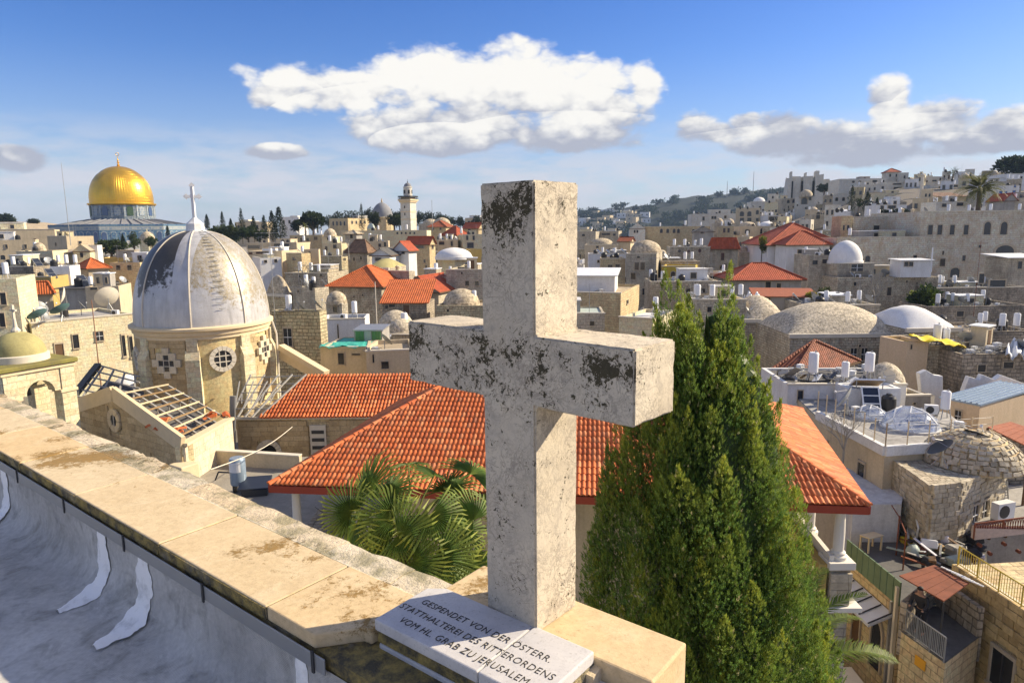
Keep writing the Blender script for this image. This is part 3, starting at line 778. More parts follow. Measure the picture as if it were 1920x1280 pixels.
def big_cypress():
    rs = np.random.RandomState(11)
    YC = 10.2
    rows = [(505, 1352, 1388), (545, 1226, 1396), (600, 1208, 1412), (650, 1200, 1428), (700, 1192, 1444), (760, 1150, 1462), (800, 1132, 1482), (900, 1106, 1506), (1000, 1090, 1530), (1100, 1086, 1556), (1200, 1092, 1585), (1290, 1100, 1604), (1420, 1110, 1620), (1600, 1130, 1620)]
    ys = [r[0] for r in rows]
    def bounds(y): return np.interp(y, ys, [r[1] for r in rows]), np.interp(y, ys, [r[2] for r in rows])
    plumes = []
    leaders = [(1369, 505, 0), (1352, 565, -.2), (1392, 600, .1), (1248, 518, 0), (1272, 530, .1), (1290, 548, -.2), (1226, 566, .1), (1312, 602, .1), (1235, 600, -.4), (1340, 610, -.3), (1410, 628, 0), (1422, 668, -.2), (1465, 744, -.5), (1446, 705, -.3), (1208, 630, 0), (1262, 600, -.5), (1330, 660, -.6), (1380, 640, -.5)]
    for (px, py, dy) in leaders:
        T = np.array(at(px, py, YC + dy)); L = rs.uniform(1.3, 1.9)
        plumes.append((T, L, rs.uniform(.15, .22), 260))
    n = 0
    while n < 420:
        y = 560 + 960 * rs.rand() ** .9
        xl, xr = bounds(y); xc = (xl + xr) / 2; hw = (xr - xl) / 2
        e = rs.uniform(-1, 1); e = math.copysign(abs(e) ** .8, e)
        front = rs.rand() < .80
        wm = hw / FPX * YC
        dep = wm * .8 * math.sqrt(max(0, 1 - e * e)) * (1 if front else -1) * rs.uniform(.74, 1.1)
        # the two leading groups keep a dark gap between them near the top
        if y < 640 and 1308 < xc + e * hw < 1338: continue
        T = np.array(at(xc + e * (hw - 12), y, YC - dep))
        plumes.append((T, rs.uniform(.9, 2.0), rs.uniform(.19, .35), int(rs.uniform(220, 330)))); n += 1
    P = []; D = []; S = []; C = []
    AX = np.array(at(1345, 900, YC))
    for (T, L, r0, cnt) in plumes:
        outv = T - AX; outv[2] = 0; outv = outv / max(.3, np.linalg.norm(outv))
        B = T - np.array([0, 0, L]) - outv * .22 * L * rs.uniform(.2, 1.0) + rs.normal(size=3) * .05
        ax = nrm(T - B); ex = nrm(np.cross(ax, [0.3, 1, .1])); ey = np.cross(ax, ex)
        t = rs.rand(cnt) ** .85; ang = rs.rand(cnt) * 2 * math.pi
        rr = r0 * np.sin(np.clip(.22 + .78 * t, 0, 1) * math.pi) ** .95 * (.5 + .5 * rs.rand(cnt))
        rad = np.cos(ang)[:, None] * ex + np.sin(ang)[:, None] * ey
        P.append(B + ax * (L * t)[:, None] + rad * rr[:, None]); D.append(ax * 1.25 + rad * (.7 - .5 * t)[:, None] + rs.normal(size=(cnt, 3)) * .16)
        S.append(rs.uniform(.05, .11, cnt))
        warm = rs.uniform(0, 1)
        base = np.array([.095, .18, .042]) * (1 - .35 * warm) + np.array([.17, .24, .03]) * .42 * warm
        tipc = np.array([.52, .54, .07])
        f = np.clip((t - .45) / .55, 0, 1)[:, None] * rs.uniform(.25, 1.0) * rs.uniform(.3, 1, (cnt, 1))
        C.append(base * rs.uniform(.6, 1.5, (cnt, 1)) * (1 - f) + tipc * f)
    # a few pale seed-cone clusters
    P = np.concatenate(P); D = np.concatenate(D); S = np.concatenate(S); C = np.concatenate(C)
    cone = rs.rand(len(P)) < .022
    C[cone] = np.array([.45, .42, .22]) * rs.uniform(.7, 1.2, (cone.sum(), 1))
    TV, TF = spray_template(6, 3, .078)
    V, F = scatter(TV, TF, P, D, S, rs)
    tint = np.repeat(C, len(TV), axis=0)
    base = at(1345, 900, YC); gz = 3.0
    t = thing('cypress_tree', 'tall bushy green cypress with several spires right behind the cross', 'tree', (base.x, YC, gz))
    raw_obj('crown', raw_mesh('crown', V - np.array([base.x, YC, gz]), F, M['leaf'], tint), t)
    # dark solid core added to block light through the crown
    k = MB()
    for i, y in enumerate([610, 700, 800, 900, 1000, 1150, 1300, 1500]):
        pass
    prof = []
    for y in (1560, 1400, 1250, 1100, 950, 800, 720, 660, 600):
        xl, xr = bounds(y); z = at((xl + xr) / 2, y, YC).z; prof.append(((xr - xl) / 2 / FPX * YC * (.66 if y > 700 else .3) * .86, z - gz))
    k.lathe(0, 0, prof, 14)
    o = k.jitter(.12, random.Random(4)).build('dark_core', leafmat('leaf_core', False, (.04, .07, .02), .05), t)
    o.location.x = 0
    MB().tube((0, 0, -2), (0, 0, 4.5), .28, .2, 8).build('trunk', M['bark'], t)
    return t
big_cypress()

# ---- palms
def fan_leaf(seed, n=32, Rr=.52, span=R(235)):
    r = np.random.RandomState(seed); V = []; F = []; T = []
    V.append((0, 0, 0)); T.append((.12, .16, .03))
    da = span / n
    for i in range(n):
        a = -span / 2 + (i + .5) * da
        rr = Rr * (.80 + .20 * math.cos(a * .55)) * r.uniform(.93, 1.06)
        b = len(V)
        def pt(rad, ang, z): return (rad * math.cos(ang), rad * math.sin(ang), z - .42 * rad * rad + .10 * rad)
        j = .36 * rr
        dr = r.uniform(.03, .22)
        V += [pt(j, a - da / 2, 0), pt(j, a, .022), pt(j, a + da / 2, 0), pt(rr * .8, a - da * .26, .004 - dr * .2), pt(rr * .8, a + da * .26, .004 - dr * .2), pt(rr, a + r.uniform(-.03, .03), -dr)]
        F += [(0, b, b + 1, b + 1), (0, b + 1, b + 2, b + 2), (b, b + 3, b + 4, b + 1), (b + 1, b + 4, b + 2, b + 2), (b + 3, b + 5, b + 4, b + 4)]
        g = r.uniform(.8, 1.25); y = r.uniform(0, .25)
        c0 = (.085 * g, .15 * g, .035 * g); c1 = (.15 * g + .24 * y, .21 * g + .16 * y, .045 * g)
        T += [c0, c0, c0, c1, c1, (c1[0] * 1.5 + .03, c1[1] * 1.3 + .02, c1[2] * 1.1)]
    F2 = []
    for q in F:
        F2.append(q[:3] if q[2] == q[3] else q)
    me = bpy.data.meshes.new('fan_leaf'); me.from_pydata(V, [], F2); me.update()
    at_ = me.color_attributes.new('tint', 'FLOAT_COLOR', 'POINT')
    for i, c in enumerate(T): at_.data[i].color = (*c, 1)
    me.materials.append(M['leaf'])
    return me
def fan_palm():
    r = random.Random(21)
    Cp = at(772, 985, 6.6)
    t = thing('fan_palm', 'green fan palm with large pleated leaves below the parapet', 'palm', (Cp.x, Cp.y, 4.0))
    off = Cp - Vector((Cp.x, Cp.y, 4.0))
    leaves = [fan_leaf(s, Rr=rr) for s, rr in ((1, .50), (2, .56), (3, .46), (4, .6))]
    stem_me = {}
    targets = [(745, 915, 6.2), (800, 880, 6.9), (850, 905, 6.9), (690, 905, 6.8), (640, 950, 6.5), (665, 1005, 6.1), (720, 1040, 5.9), (770, 1010, 5.7), (820, 985, 5.8), (870, 960, 6.1), (880, 1010, 6.0), (840, 1055, 5.7),
               (790, 1070, 5.6), (890, 880, 7.1), (760, 870, 7.3), (715, 960, 6.0), (930, 930, 6.9), (900, 1060, 6.3), (700, 1010, 6.6), (850, 1080, 6.2), (640, 985, 7.0), (740, 1075, 6.3), (930, 1010, 6.6)]
    for i, (px, py, Y) in enumerate(targets):
        E = at(px, py, Y)
        d = E - Cp; out = d.normalized()
        # the blade faces outward and up
        nz = (out * .55 + Vector((r.uniform(-.7, .7), r.uniform(-1.1, .1), r.uniform(-.05, .85)))).normalized()
        xx = (out * 1.2 + Vector((r.uniform(-.3, .3), 0, -.35 if py > 960 else .45))); xx = (xx - nz * xx.dot(nz)).normalized(); yy = nz.cross(xx)
        m = Matrix((xx, yy, nz)).transposed().to_4x4()
        m.translation = E - xx * .12 - Vector((Cp.x, Cp.y, 4.0))
        o = bpy.data.objects.new('leaf_blade', leaves[i % 4]); col.objects.link(o); o.parent = t; o.matrix_local = m
        s = r.uniform(.62, .92); o.scale = (s, s, s)
        b = MB(); P0 = off + Vector((0, 0, -.05)); P1 = m.translation; mid = (P0 + P1) / 2 + Vector((0, 0, .06))
        b.tube(P0, mid, .014, .011, 5); b.tube(mid, P1, .011, .008, 5)
        b.build('leaf_stalk', leafmat('stalk', False, (.13, .15, .04), 0) if 'stalk' not in M else M['stalk'], t)
    tr = MB(); tr.lathe(0, 0, [(.20, -2), (.19, off.z - 1.2), (.22, off.z - .35), (.15, off.z)], 10)
    tr.build('trunk', M['bark'], t, smooth=60)
fan_palm()

def feather_frond(seed, L=2.2, n=46, leafl=.42, droop=1.0, c=(.085, .13, .02)):
    r = np.random.RandomState(seed); V = []; F = []; T = []
    def spine(t): return np.array([L * (t - .12 * droop * t * t), 0, L * (.42 * t - .62 * droop * t * t)])
    for i in range(n):
        t = .12 + .88 * i / (n - 1); p = spine(t); q = spine(min(1, t + .02)); dx = nrm(q - p) if t < 1 else nrm(p - spine(t - .02))
        l = leafl * math.sin(math.pi * min(1, .18 + .82 * t) ** .9) ** .6 + .06
        for sd in (-1, 1):
            dirv = nrm(dx * .75 + np.array([0, sd * .8, .22 + r.uniform(-.12, .12)]))
            tip = p + dirv * l + np.array([0, 0, -.18 * l]); wv = dx * .014 * L / 2.2
            b = len(V); V += [p - wv, p + wv, p + dirv * l * .6 + wv * .9, tip, p + dirv * l * .6 - wv * .9]; F += [(b, b + 1, b + 2, b + 3, b + 4)]
            g = r.uniform(.7, 1.35); y = r.uniform(0, .5)
            T += [(c[0] * g + .08 * y, c[1] * g + .06 * y, c[2] * g)] * 5
    for i in range(12):
        a, bb = spine(i / 12), spine((i + 1) / 12); w = .018 * (1 - i / 13)
        b = len(V); V += [a + [0, w, 0], a - [0, w, 0], bb - [0, w * .9, 0], bb + [0, w * .9, 0]]; F.append((b, b + 1, b + 2, b + 3)); T += [(.30, .30, .10)] * 4
    me = bpy.data.meshes.new('frond'); me.from_pydata([tuple(v) for v in V], [], F); me.update()
    a_ = me.color_attributes.new('tint', 'FLOAT_COLOR', 'POINT')
    for i, cc in enumerate(T): a_.data[i].color = (*cc, 1)
    me.materials.append(M['leaf']); return me
def feather_palm(label, base, top, fronds, scale, seed, tint=(.085, .13, .02), cat='palm', n=26, L=2.2, droop=1.0):
    r = random.Random(seed)
    t = thing('date_palm', label, cat, base)
    hz = top - base[2]
    mes = [feather_frond(seed + k, L=L * scale, leafl=.42 * scale, n=n, droop=droop, c=tint) for k in range(3)]
    for i in range(fronds):
        a = i * 2.399 + r.uniform(-.2, .2); lift = R(r.uniform(-35, 48) if i > 3 else 60)
        o = bpy.data.objects.new('frond', mes[i % 3]); col.objects.link(o); o.parent = t
        o.location = (0, 0, hz); o.rotation_euler = (r.uniform(-.3, .3), -lift, a)
    MB().lathe(0, 0, [(.2 * scale, 0), (.17 * scale, hz * .5), (.19 * scale, hz - .2), (.1 * scale, hz + .1)], 8).build('trunk', M['bark'], t, smooth=60)
    return t

def leaf_cloud(centres, n, size, rs, tints, flat=.75):
    """clumps of leaf faces: centres = [(x,y,z,rx,ry,rz)]"""
    P = []; C = []; D = []
    for (x, y, z, rx, ry, rz) in centres:
        u = nrm(rs.normal(size=(n, 3))) * (rs.rand(n, 1) ** .28)
        P.append(np.array([x, y, z]) + u * np.array([rx, ry, rz])); D.append(u + rs.normal(size=(n, 3)) * .5 + np.array([0, 0, .4]))
        g = rs.uniform(.65, 1.35); C.append(np.array(tints[rs.randint(len(tints))]) * g * rs.uniform(.6, 1.5, (n, 1)))
    P = np.concatenate(P); D = np.concatenate(D); C = np.concatenate(C)
    TV, TF = spray_template(4, 5, .22)
    S = rs.uniform(.7, 1.3, len(P)) * size
    V, F = scatter(TV, TF, P, D, S, rs)
    return V, F, np.repeat(C, len(TV), axis=0)
def tree(name, label, cat, base, h, w, kind='round', tints=((.03, .05, .015), (.045, .065, .02)), seed=1, group=None, clumps=16, n=110, size=None, trunk=.35):
    rs = np.random.RandomState(seed)
    t = thing(name, label, cat, base, 0, group)
    cs = []
    if kind == 'spire':
        for i in range(clumps):
            f = (i + .5) / clumps; rr = w / 2 * (math.sin(math.pi * min(1, .12 + .88 * f) ** .75) * .9 + .12) * (1 - .25 * f)
            cs.append((rs.uniform(-.2, .2) * rr, rs.uniform(-.2, .2) * rr, h * (.06 + .92 * f), rr, rr, h / clumps * 1.5))
    else:
        for i in range(clumps):
            u = nrm(rs.normal(size=3)) * rs.rand() ** .45
            cs.append((u[0] * w * .36, u[1] * w * .36, h * (trunk + (1 - trunk) * (.5 + .38 * u[2])), w * rs.uniform(.13, .24), w * rs.uniform(.13, .24), h * (1 - trunk) * rs.uniform(.12, .22)))
    V, F, T = leaf_cloud(cs, n, size or max(.25, w * .11), rs, tints)
    raw_obj('crown', raw_mesh('crown', V, F, M['leaf'], T), t)
    tk = MB(); r0 = max(.08, w * .045)
    tk.tube((0, 0, -1.5), (0, 0, h * .55), r0, r0 * .6, 7)
    if kind != 'spire':
        for c in cs[:5]: tk.tube((0, 0, h * trunk * .75), (c[0], c[1], c[2]), r0 * .5, r0 * .2, 5)
    tk.build('trunk', M['bark'], t)
    return t
def bare_tree(label, base, h, seed, name='bare_tree', mat='timber_grey'):
    r = random.Random(seed); t = thing(name, label, 'tree', base)
    b = MB(); tw = MB()
    b.tube((0, 0, -1), (0, 0, h * .35), h * .03, h * .022, 6)
    def grow(p, d, L, rad, dep):
        q = p + d * L; (b if dep < 2 else tw).tube(p, q, rad, rad * .65, 4, cap=False)
        if dep >= 4: return
        for k in range(3):
            nd = (d + Vector((r.uniform(-.7, .7), r.uniform(-.7, .7), r.uniform(-.1, .5)))).normalized()
            grow(q, nd, L * r.uniform(.6, .85), rad * .6, dep + 1)
    for k in range(4): grow(Vector((0, 0, h * .3)), Vector((r.uniform(-.6, .6), r.uniform(-.6, .6), 1)).normalized(), h * .26, h * .016, 0)
    b.build('trunk', M[mat], t); tw.build('twigs', M[mat], t)
    return t
# ================================================================ tiled roofs, stonework helpers
def tile_mesh(pitch=.16, length=.40):
    b = MB(); xs = [0, .10, .30, .5, .70, .90, 1.0]; zs = [0, .004, .036, .050, .036, .004, 0]
    for (yy, dz) in ((0, .030), (length, 0.0)):
        for x, z in zip(xs, zs): b.v.append((x * pitch, yy, z + dz))
    for x, z in zip(xs, zs): b.v.append((x * pitch, 0, z * .6 + .002))
    n = len(xs)
    for k in range(n - 1):
        b.f.append((k, k + 1, n + k + 1, n + k)); b.f.append((2 * n + k, 2 * n + k + 1, k + 1, k))
    return b
TILE = tile_mesh(); TILE_ME = TILE.mesh('roof_tile', M['tile_near'], smooth=60)
TILE_V = np.array(TILE.v); TILE_F = TILE.f
def inside(poly, x, y):
    c = False; n = len(poly)
    for i in range(n):
        (x1, y1), (x2, y2) = poly[i], poly[(i + 1) % n]
        if (y1 > y) != (y2 > y) and x < (x2 - x1) * (y - y1) / (y2 - y1 + 1e-12) + x1: c = not c
    return c
def tile_faces(parent, faces, pitch=.16, row=.34, limit=300, seed=1, gaps=None):
    """faces: lists of world points, first edge = eave (left to right seen from outside). Nearest tiles become parts, the rest one mesh."""
    r = random.Random(seed); allm = []
    base = parent.matrix_world.copy() if parent.parent else Matrix.Translation(parent.location)
    inv = base.inverted()
    for pts in faces:
        pts = [Vector(p) for p in pts]
        ux = (pts[1] - pts[0]).normalized(); nn = ux.cross(pts[-1] - pts[0]).normalized()
        if nn.z < 0: nn = -nn
        uy = nn.cross(ux).normalized()
        if uy.z < 0: uy = -uy
        p2 = [((p - pts[0]).dot(ux), (p - pts[0]).dot(uy)) for p in pts]
        W0 = min(p[0] for p in p2); W1 = max(p[0] for p in p2); H1 = max(p[1] for p in p2)
        j = 0
        while j * row < H1:
            x = W0 + (.5 if False else 0) * pitch
            while x < W1:
                if inside(p2, x + pitch / 2, j * row + row * .45):
                    if gaps is None or not gaps(pts[0] + ux * (x + pitch / 2) + uy * (j * row)):
                        m = Matrix((ux, uy, nn)).transposed().to_4x4()
                        m.translation = pts[0] + ux * x + uy * (j * row - .03) + nn * (.012 + r.uniform(0, .006))
                        m = m @ Matrix.Rotation(r.uniform(-.012, .012), 4, 'Z')
                        allm.append(m)
                x += pitch
            j += 1
    allm.sort(key=lambda m: (m.translation - Vector((0, 0, CZ))).length)
    for m in allm[:limit]:
        o = bpy.data.objects.new('roof_tile', TILE_ME); col.objects.link(o); o.parent = parent; o.matrix_local = inv @ m
    rest = allm[limit:]
    if rest:
        V = []; F = []
        k = len(TILE_V); hv = np.hstack([TILE_V, np.ones((k, 1))])
        for i, m in enumerate(rest):
            V.append((hv @ np.array(inv @ m).T)[:, :3]); F += [tuple(q + i * k for q in f) for f in TILE_F]
        me = raw_mesh('tile_field', np.concatenate(V), np.array(F), M['tile_near'], smooth=True)
        o = raw_obj('tile_field', me, parent); o['kind'] = 'stuff'
def ridge_caps(parent, a, b, L=.42, rad=.10):
    a = Vector(a) - Vector(parent.location); b = Vector(b) - Vector(parent.location); d = (b - a); n = max(1, int(d.length / L)); d.normalize()
    q = d.to_track_quat('X', 'Z').to_matrix()
    if 'ridge' not in CAPS:
        m = MB(); k = 8
        for (x, s) in ((-.03, 1.12), (.03, 1.12), (.05, 1.0), (L + .02, .9)):
            for i in range(k + 1):
                t = math.pi * i / k; m.v.append((x, math.cos(t) * rad * s, math.sin(t) * rad * s * .9))
        for j in range(3):
            for i in range(k): m.f.append((j * (k + 1) + i, j * (k + 1) + i + 1, (j + 1) * (k + 1) + i + 1, (j + 1) * (k + 1) + i))
        m.f.append(tuple(range(k + 1)))
        CAPS['ridge'] = m.mesh('ridge_tile', M['tile_near'], smooth=50)
    for i in range(n):
        o = bpy.data.objects.new('ridge_tile', CAPS['ridge']); col.objects.link(o); o.parent = parent
        mm = q.to_4x4(); mm.translation = a + d * (i * (b - a).length / n) + Vector((0, 0, .02)); o.matrix_local = mm
CAPS = {}

def block_mesh(mat, key):
    if key in CAPS: return CAPS[key]
    bm = bmesh.new(); bmesh.ops.create_cube(bm, size=1.0)
    bmesh.ops.bevel(bm, geom=[e for e in bm.edges if all(v.co.y < 0 for v in e.verts)], offset=.045, segments=1, affect='EDGES')
    me = bpy.data.meshes.new('stone_block'); bm.to_mesh(me); bm.free(); me.materials.append(mat)
    CAPS[key] = me; return me
def block_mat(name, c1, c2, dark, sc=1.0):
    t, b = new_mat(name); g = geo(t); rnd = obrand(t)
    c = t.mix(rnd, c1, c2)
    c = t.mix(.6, c, t.ramp(t.noise(g, 9 * sc, 6, .68), [(.25, .5), (.75, 1.25)]), 'MULTIPLY')
    c = t.mix(t.math('MULTIPLY', t.ramp(t.noise(g, 1.6, 5, .62), [(.5, 0.0), (.72, 1.0)]), .45), c, dark)
    c = t.mix(t.math('MULTIPLY', t.ramp(t.noise(t.mapping(g, scale=(2, 2, .3)), 1.4, 5, .6), [(.54, 0.0), (.72, 1.0)]), .35), c, dark)
    t.set(b, 'Base Color', c); b.inputs['Roughness'].default_value = .88
    bump(t, b, t.noise(g, 12 * sc, 5, .65), .45, .02)
    return M[name]
block_mat('block_church', (.60, .47, .275), (.46, .345, .19), (.24, .18, .10)); block_mat('block_pale', (.68, .60, .45), (.60, .52, .38), (.36, .3, .2))
block_mat('block_gold', (.60, .45, .225), (.40, .285, .13), (.17, .12, .06)); block_mat('block_vault', (.62, .55, .42), (.42, .36, .26), (.13, .115, .09))
block_mat('block_old', (.46, .37, .24), (.28, .225, .15), (.10, .085, .06))
def masonry(parent, origin, ang, width, zfun, course, length, mat, key, holes=(), depth=.10, seed=1, z0=0.0, rough=.0, name='stone_block', gap=.012):
    """coursed blocks on a vertical plane through origin (parent space), running along angle ang; zfun(x) -> top"""
    r = random.Random(seed); me = block_mesh(mat, key); c, s = math.cos(ang), math.sin(ang); n = 0
    z = z0; top = max(zfun(width * k / 20) for k in range(21))
    while z < top - .06:
        h = course * r.uniform(.88, 1.12); x = -r.uniform(0, length * .6)
        while x < width:
            L = length * r.uniform(.62, 1.45); a = max(0, x); b = min(width, x + L); x += L
            if b - a < .08: continue
            # trim against slopes and openings
            if z + h * .6 > min(zfun(a), zfun(b)):
                if z + h * .6 > zfun((a + b) / 2): continue
                if zfun(a) < zfun(b):
                    while a < b and zfun(a) < z + h * .6: a += .04
                else:
                    while b > a and zfun(b) < z + h * .6: b -= .04
                if b - a < .1: continue
            if any(a < hx1 and b > hx0 and z < hz1 and z + h > hz0 for hx0, hx1, hz0, hz1 in holes):
                segs = []
                for hx0, hx1, hz0, hz1 in holes:
                    if a < hx1 and b > hx0 and z < hz1 and z + h > hz0:
                        if hx0 - a > .1: segs.append((a, hx0))
                        if b - hx1 > .1: segs.append((hx1, b))
                if not segs: continue
                a, b = segs[0]
            o = bpy.data.objects.new(name, me); col.objects.link(o); o.parent = parent
            mx = (a + b) / 2; pr = r.uniform(-rough, rough)
            o.location = (origin[0] + c * mx + s * (pr), origin[1] + s * mx - c * (pr), origin[2] + z + h / 2)
            o.rotation_euler = (r.uniform(-rough, rough) * .6, r.uniform(-rough, rough) * .5, ang); o.scale = (b - a - gap, depth, h - gap); n += 1
        z += h
    return n

def rail(b, p, q, h, posts=6, r=.02, bars=0):
    p = Vector(p); q = Vector(q)
    for k in range(posts + 1):
        a = p.lerp(q, k / posts); b.tube(a, a + Vector((0, 0, h)), r, n=5)
    b.tube(p + Vector((0, 0, h)), q + Vector((0, 0, h)), r, n=5); b.tube(p + Vector((0, 0, h * .15)), q + Vector((0, 0, h * .15)), r * .8, n=5)
    for k in range(bars):
        a = p.lerp(q, (k + .5) / bars); b.tube(a + Vector((0, 0, h * .15)), a + Vector((0, 0, h)), r * .5, n=4)
    return b

# ================================================================ house with the orange hip roof
ZE = CZ - 8.1
FL, FR, BR = atz(505, 908, ZE), atz(1630, 948, ZE), atz(1503, 768, ZE)
BL = FL + (BR - FR)
ZR = ZE + 1.95
RA, RB = atz(828, 724, ZR), atz(1312, 731, ZR)
hh = thing('villa', 'villa with orange tiled hip roof and white porch columns behind the palm', 'house', (1.5, 26, 0.0))
hl = Vector(hh.location)
und = MB()
up = Vector((0, 0, -.03))
for f in ((FL, FR, RB, RA), (FR, BR, RB), (BR, BL, RA, RB), (BL, FL, RA)):
    und.poly([p - hl + up for p in f])
und.build('roof', M['tile_near'], hh)
tile_faces(hh, [(FL, FR, RB, RA), (BL, FL, RA), (FR, BR, RB)], .16, .34, 300, 3)
ridge_caps(hh, FL, RA); ridge_caps(hh, FR, RB); ridge_caps(hh, RA, RB); ridge_caps(hh, BR, RB); ridge_caps(hh, BL, RA)
fa = MB()
for a, b in ((FL, FR), (FR, BR), (BR, BL), (BL, FL)):
    fa.bar(a - hl + Vector((0, 0, -.14)), b - hl + Vector((0, 0, -.14)), .10, .24)
fa.build('fascia', M['gutter_red'], hh)
soff = MB(); soff.poly([p - hl + Vector((0, 0, -.27)) for p in (FL, FR, BR, BL)]); soff.build('soffit', M['column_white'], hh)
ex = (FR - FL).normalized(); ey = (BL - FL).normalized()
def hp(a, b, z): return FL - hl + ex * a + ey * b + Vector((0, 0, z - (ZE)))
WD = (FR - FL).length; DP = (BL - FL).length
core = MB(); zt_, zb_ = ZE - .28, 0.5
cc = [hp(2.6, 2.4, ZE), hp(WD - 2.3, 2.4, ZE), hp(WD - 2.3, DP - .8, ZE), hp(2.6, DP - .8, ZE)]
core.prism_z([(p.x, p.y) for p in cc], 0, zt_); core.build('wall', M['plaster_cream'], hh)
def column(x, y, zt, zb, rad=.145):
    p = hp(x, y, ZE); b = MB()
    b.lathe(p.x, p.y, [(rad * 1.7, zb), (rad * 1.7, zb + .10), (rad * 1.35, zb + .14), (rad * 1.35, zb + .2), (rad, zb + .26), (rad * 1.02, (zt + zb) / 2), (rad * .88, zt - .2), (rad * 1.25, zt - .16), (rad * 1.25, zt - .1), (rad * 1.5, zt - .08), (rad * 1.5, zt)], 18)
    b.build('column', M['column_white'], hh, smooth=40)
column(.55, .55, ZE - .28, ZE - 2.5); column(1.9, 1.75, ZE - .28, ZE - 2.5)
column(WD - .62, .62, ZE - .28, ZE - 1.95, .16); column(WD - 1.15, 2.3, ZE - .28, ZE - 1.95, .16)
# porch balustrade walls and stone pier at the right corner
b = MB(); p0, p1 = hp(WD - .85, .35, ZE), hp(WD - 1.35, 3.6, ZE)
b.bar(p0 + Vector((0, 0, -2.02)), p1 + Vector((0, 0, -2.02)), .14, .48); b.build('balustrade_cap', M['column_white'], hh)
b = MB(); b.bar(p0 + Vector((-.25, 0, -2.7)), p1 + Vector((-.25, 0, -2.7)), .25, 1.3); b.build('balustrade_wall', M['plaster_ochre'], hh)
pr_ = hp(WD - .62, .62, ZE)
MB().box(pr_.x - .42, pr_.x + .38, pr_.y - .40, pr_.y + .40, ZE - 2.18, ZE - 1.95).build('pier_cap', M['column_white'], hh, bevel=.02)
MB().box(pr_.x - .33, pr_.x + .28, pr_.y - .29, pr_.y + .31, 0, ZE - 2.181).build('pier', M['stone_grey'], hh)
masonry(hh, (pr_.x - .36, pr_.y - .34, ZE - 3.35), 0, .67, lambda x: 1.15, .27, .42, M['block_vault'], 'k_vault', depth=.10, seed=5, rough=.008)
MB().box(pr_.x - .55, pr_.x + .62, pr_.y - .50, pr_.y + .5, ZE - 3.52, ZE - 3.36).build('ledge', M['column_white'], hh, bevel=.02)
b = MB(); q0, q1 = hp(.9, .9, ZE), hp(2.5, 3.4, ZE)
b.bar(hp(1.7, .4, ZE) + Vector((0, 0, -2.3)), hp(2.9, 3.4, ZE) + Vector((0, 0, -2.0)), .1, .5); b.build('stair_parapet', M['column_white'], hh)
MB().box(hp(.3, .3, 0).x, hp(2.4, .3, 0).x, hp(0, .35, 0).y, hp(0, 3.0, 0).y + 1, 0, ZE - 2.5).build('porch_base', M['stone_dark'], hh)
# wiring on the porch
wr = MB()
wr.path([hp(1.0, .9, ZE) + Vector((0, 0, -1.1 - .25 * math.sin(k / 8 * math.pi))) + ex * (k * .12) for k in range(9)], .012, 4)
wr.build('cable', M['metal_dark'], hh)

# ================================================================ church: drum, dome, naves
CH = thing('domed_church', 'cream stone church with ribbed grey-white dome and orange tiled nave', 'church', (0, 0, 0))
DC = at(381, 600, 43.0); DCX, DCY = DC.x, DC.y
RD = 3.94
z_corn = at(381, 603, 43.0).z; z_bot = 8.0
ang_cam = math.atan2(-DCY, -DCX)          # direction drum -> camera
def dpt(rel, rad, z):                       # rel: angle right of the line to the camera
    a = ang_cam + R(rel)
    return Vector((DCX + rad * math.cos(a), DCY + rad * math.sin(a), z))
MB().lathe(DCX, DCY, [(RD - .10, z_bot), (RD - .10, z_corn - .35)], 48).build('drum', M['drum_backing'], CH, smooth=30)
cn = MB(); cn.lathe(DCX, DCY, [(RD - .12, z_corn - .62), (RD + .02, z_corn - .60), (RD + .02, z_corn - .42), (RD + .12, z_corn - .36), (RD + .16, z_corn - .14), (RD + .30, z_corn - .06), (RD + .30, z_corn + .08), (RD + .18, z_corn + .14), (RD - .3, z_corn + .16)], 64)
cn.build('cornice', M['trim_stone'], CH, smooth=35)
# dome, slightly pointed, eight shallow gores
DH = at(372, 432, 43.0).z - z_corn - .1
prof_d = []
for j in range(25):
    t = j / 24 * math.pi / 2
    prof_d.append((max(.30, (RD + .06) * math.cos(t) ** .76), .12 + DH * (math.sin(t) * .86 + .14 * (j / 24))))
dm = MB(); nn = 96; vs = []
for (r_, z_) in prof_d:
    for k in range(nn):
        a = 2 * math.pi * k / nn; g = ((a - (ang_cam + R(-9.5))) % (math.pi / 4)) / (math.pi / 4)
        rr = r_ * (1 - .018 * (1 - (2 * g - 1) ** 2) + .0)
        vs.append((rr * math.cos(a), rr * math.sin(a), z_))
fs = [(j * nn + k, j * nn + (k + 1) % nn, (j + 1) * nn + (k + 1) % nn, (j + 1) * nn + k) for j in range(24) for k in range(nn)]
dm.add(vs, fs); o = dm.build('dome', M['church_dome'], CH, smooth=50); o.location = (DCX, DCY, z_corn)
dome_o = o
for k in range(8):
    a = ang_cam + R(-9.5 + 45 * k); rb = MB()
    pts = [Vector((r_ * math.cos(a) * 1.004, r_ * math.sin(a) * 1.004, z_)) for r_, z_ in prof_d]
    for p, q in zip(pts[:-1], pts[1:]): rb.tube(p, q, .045, n=5, cap=False)
    rb.build('seam_rib', M['trim_pale'], dome_o)
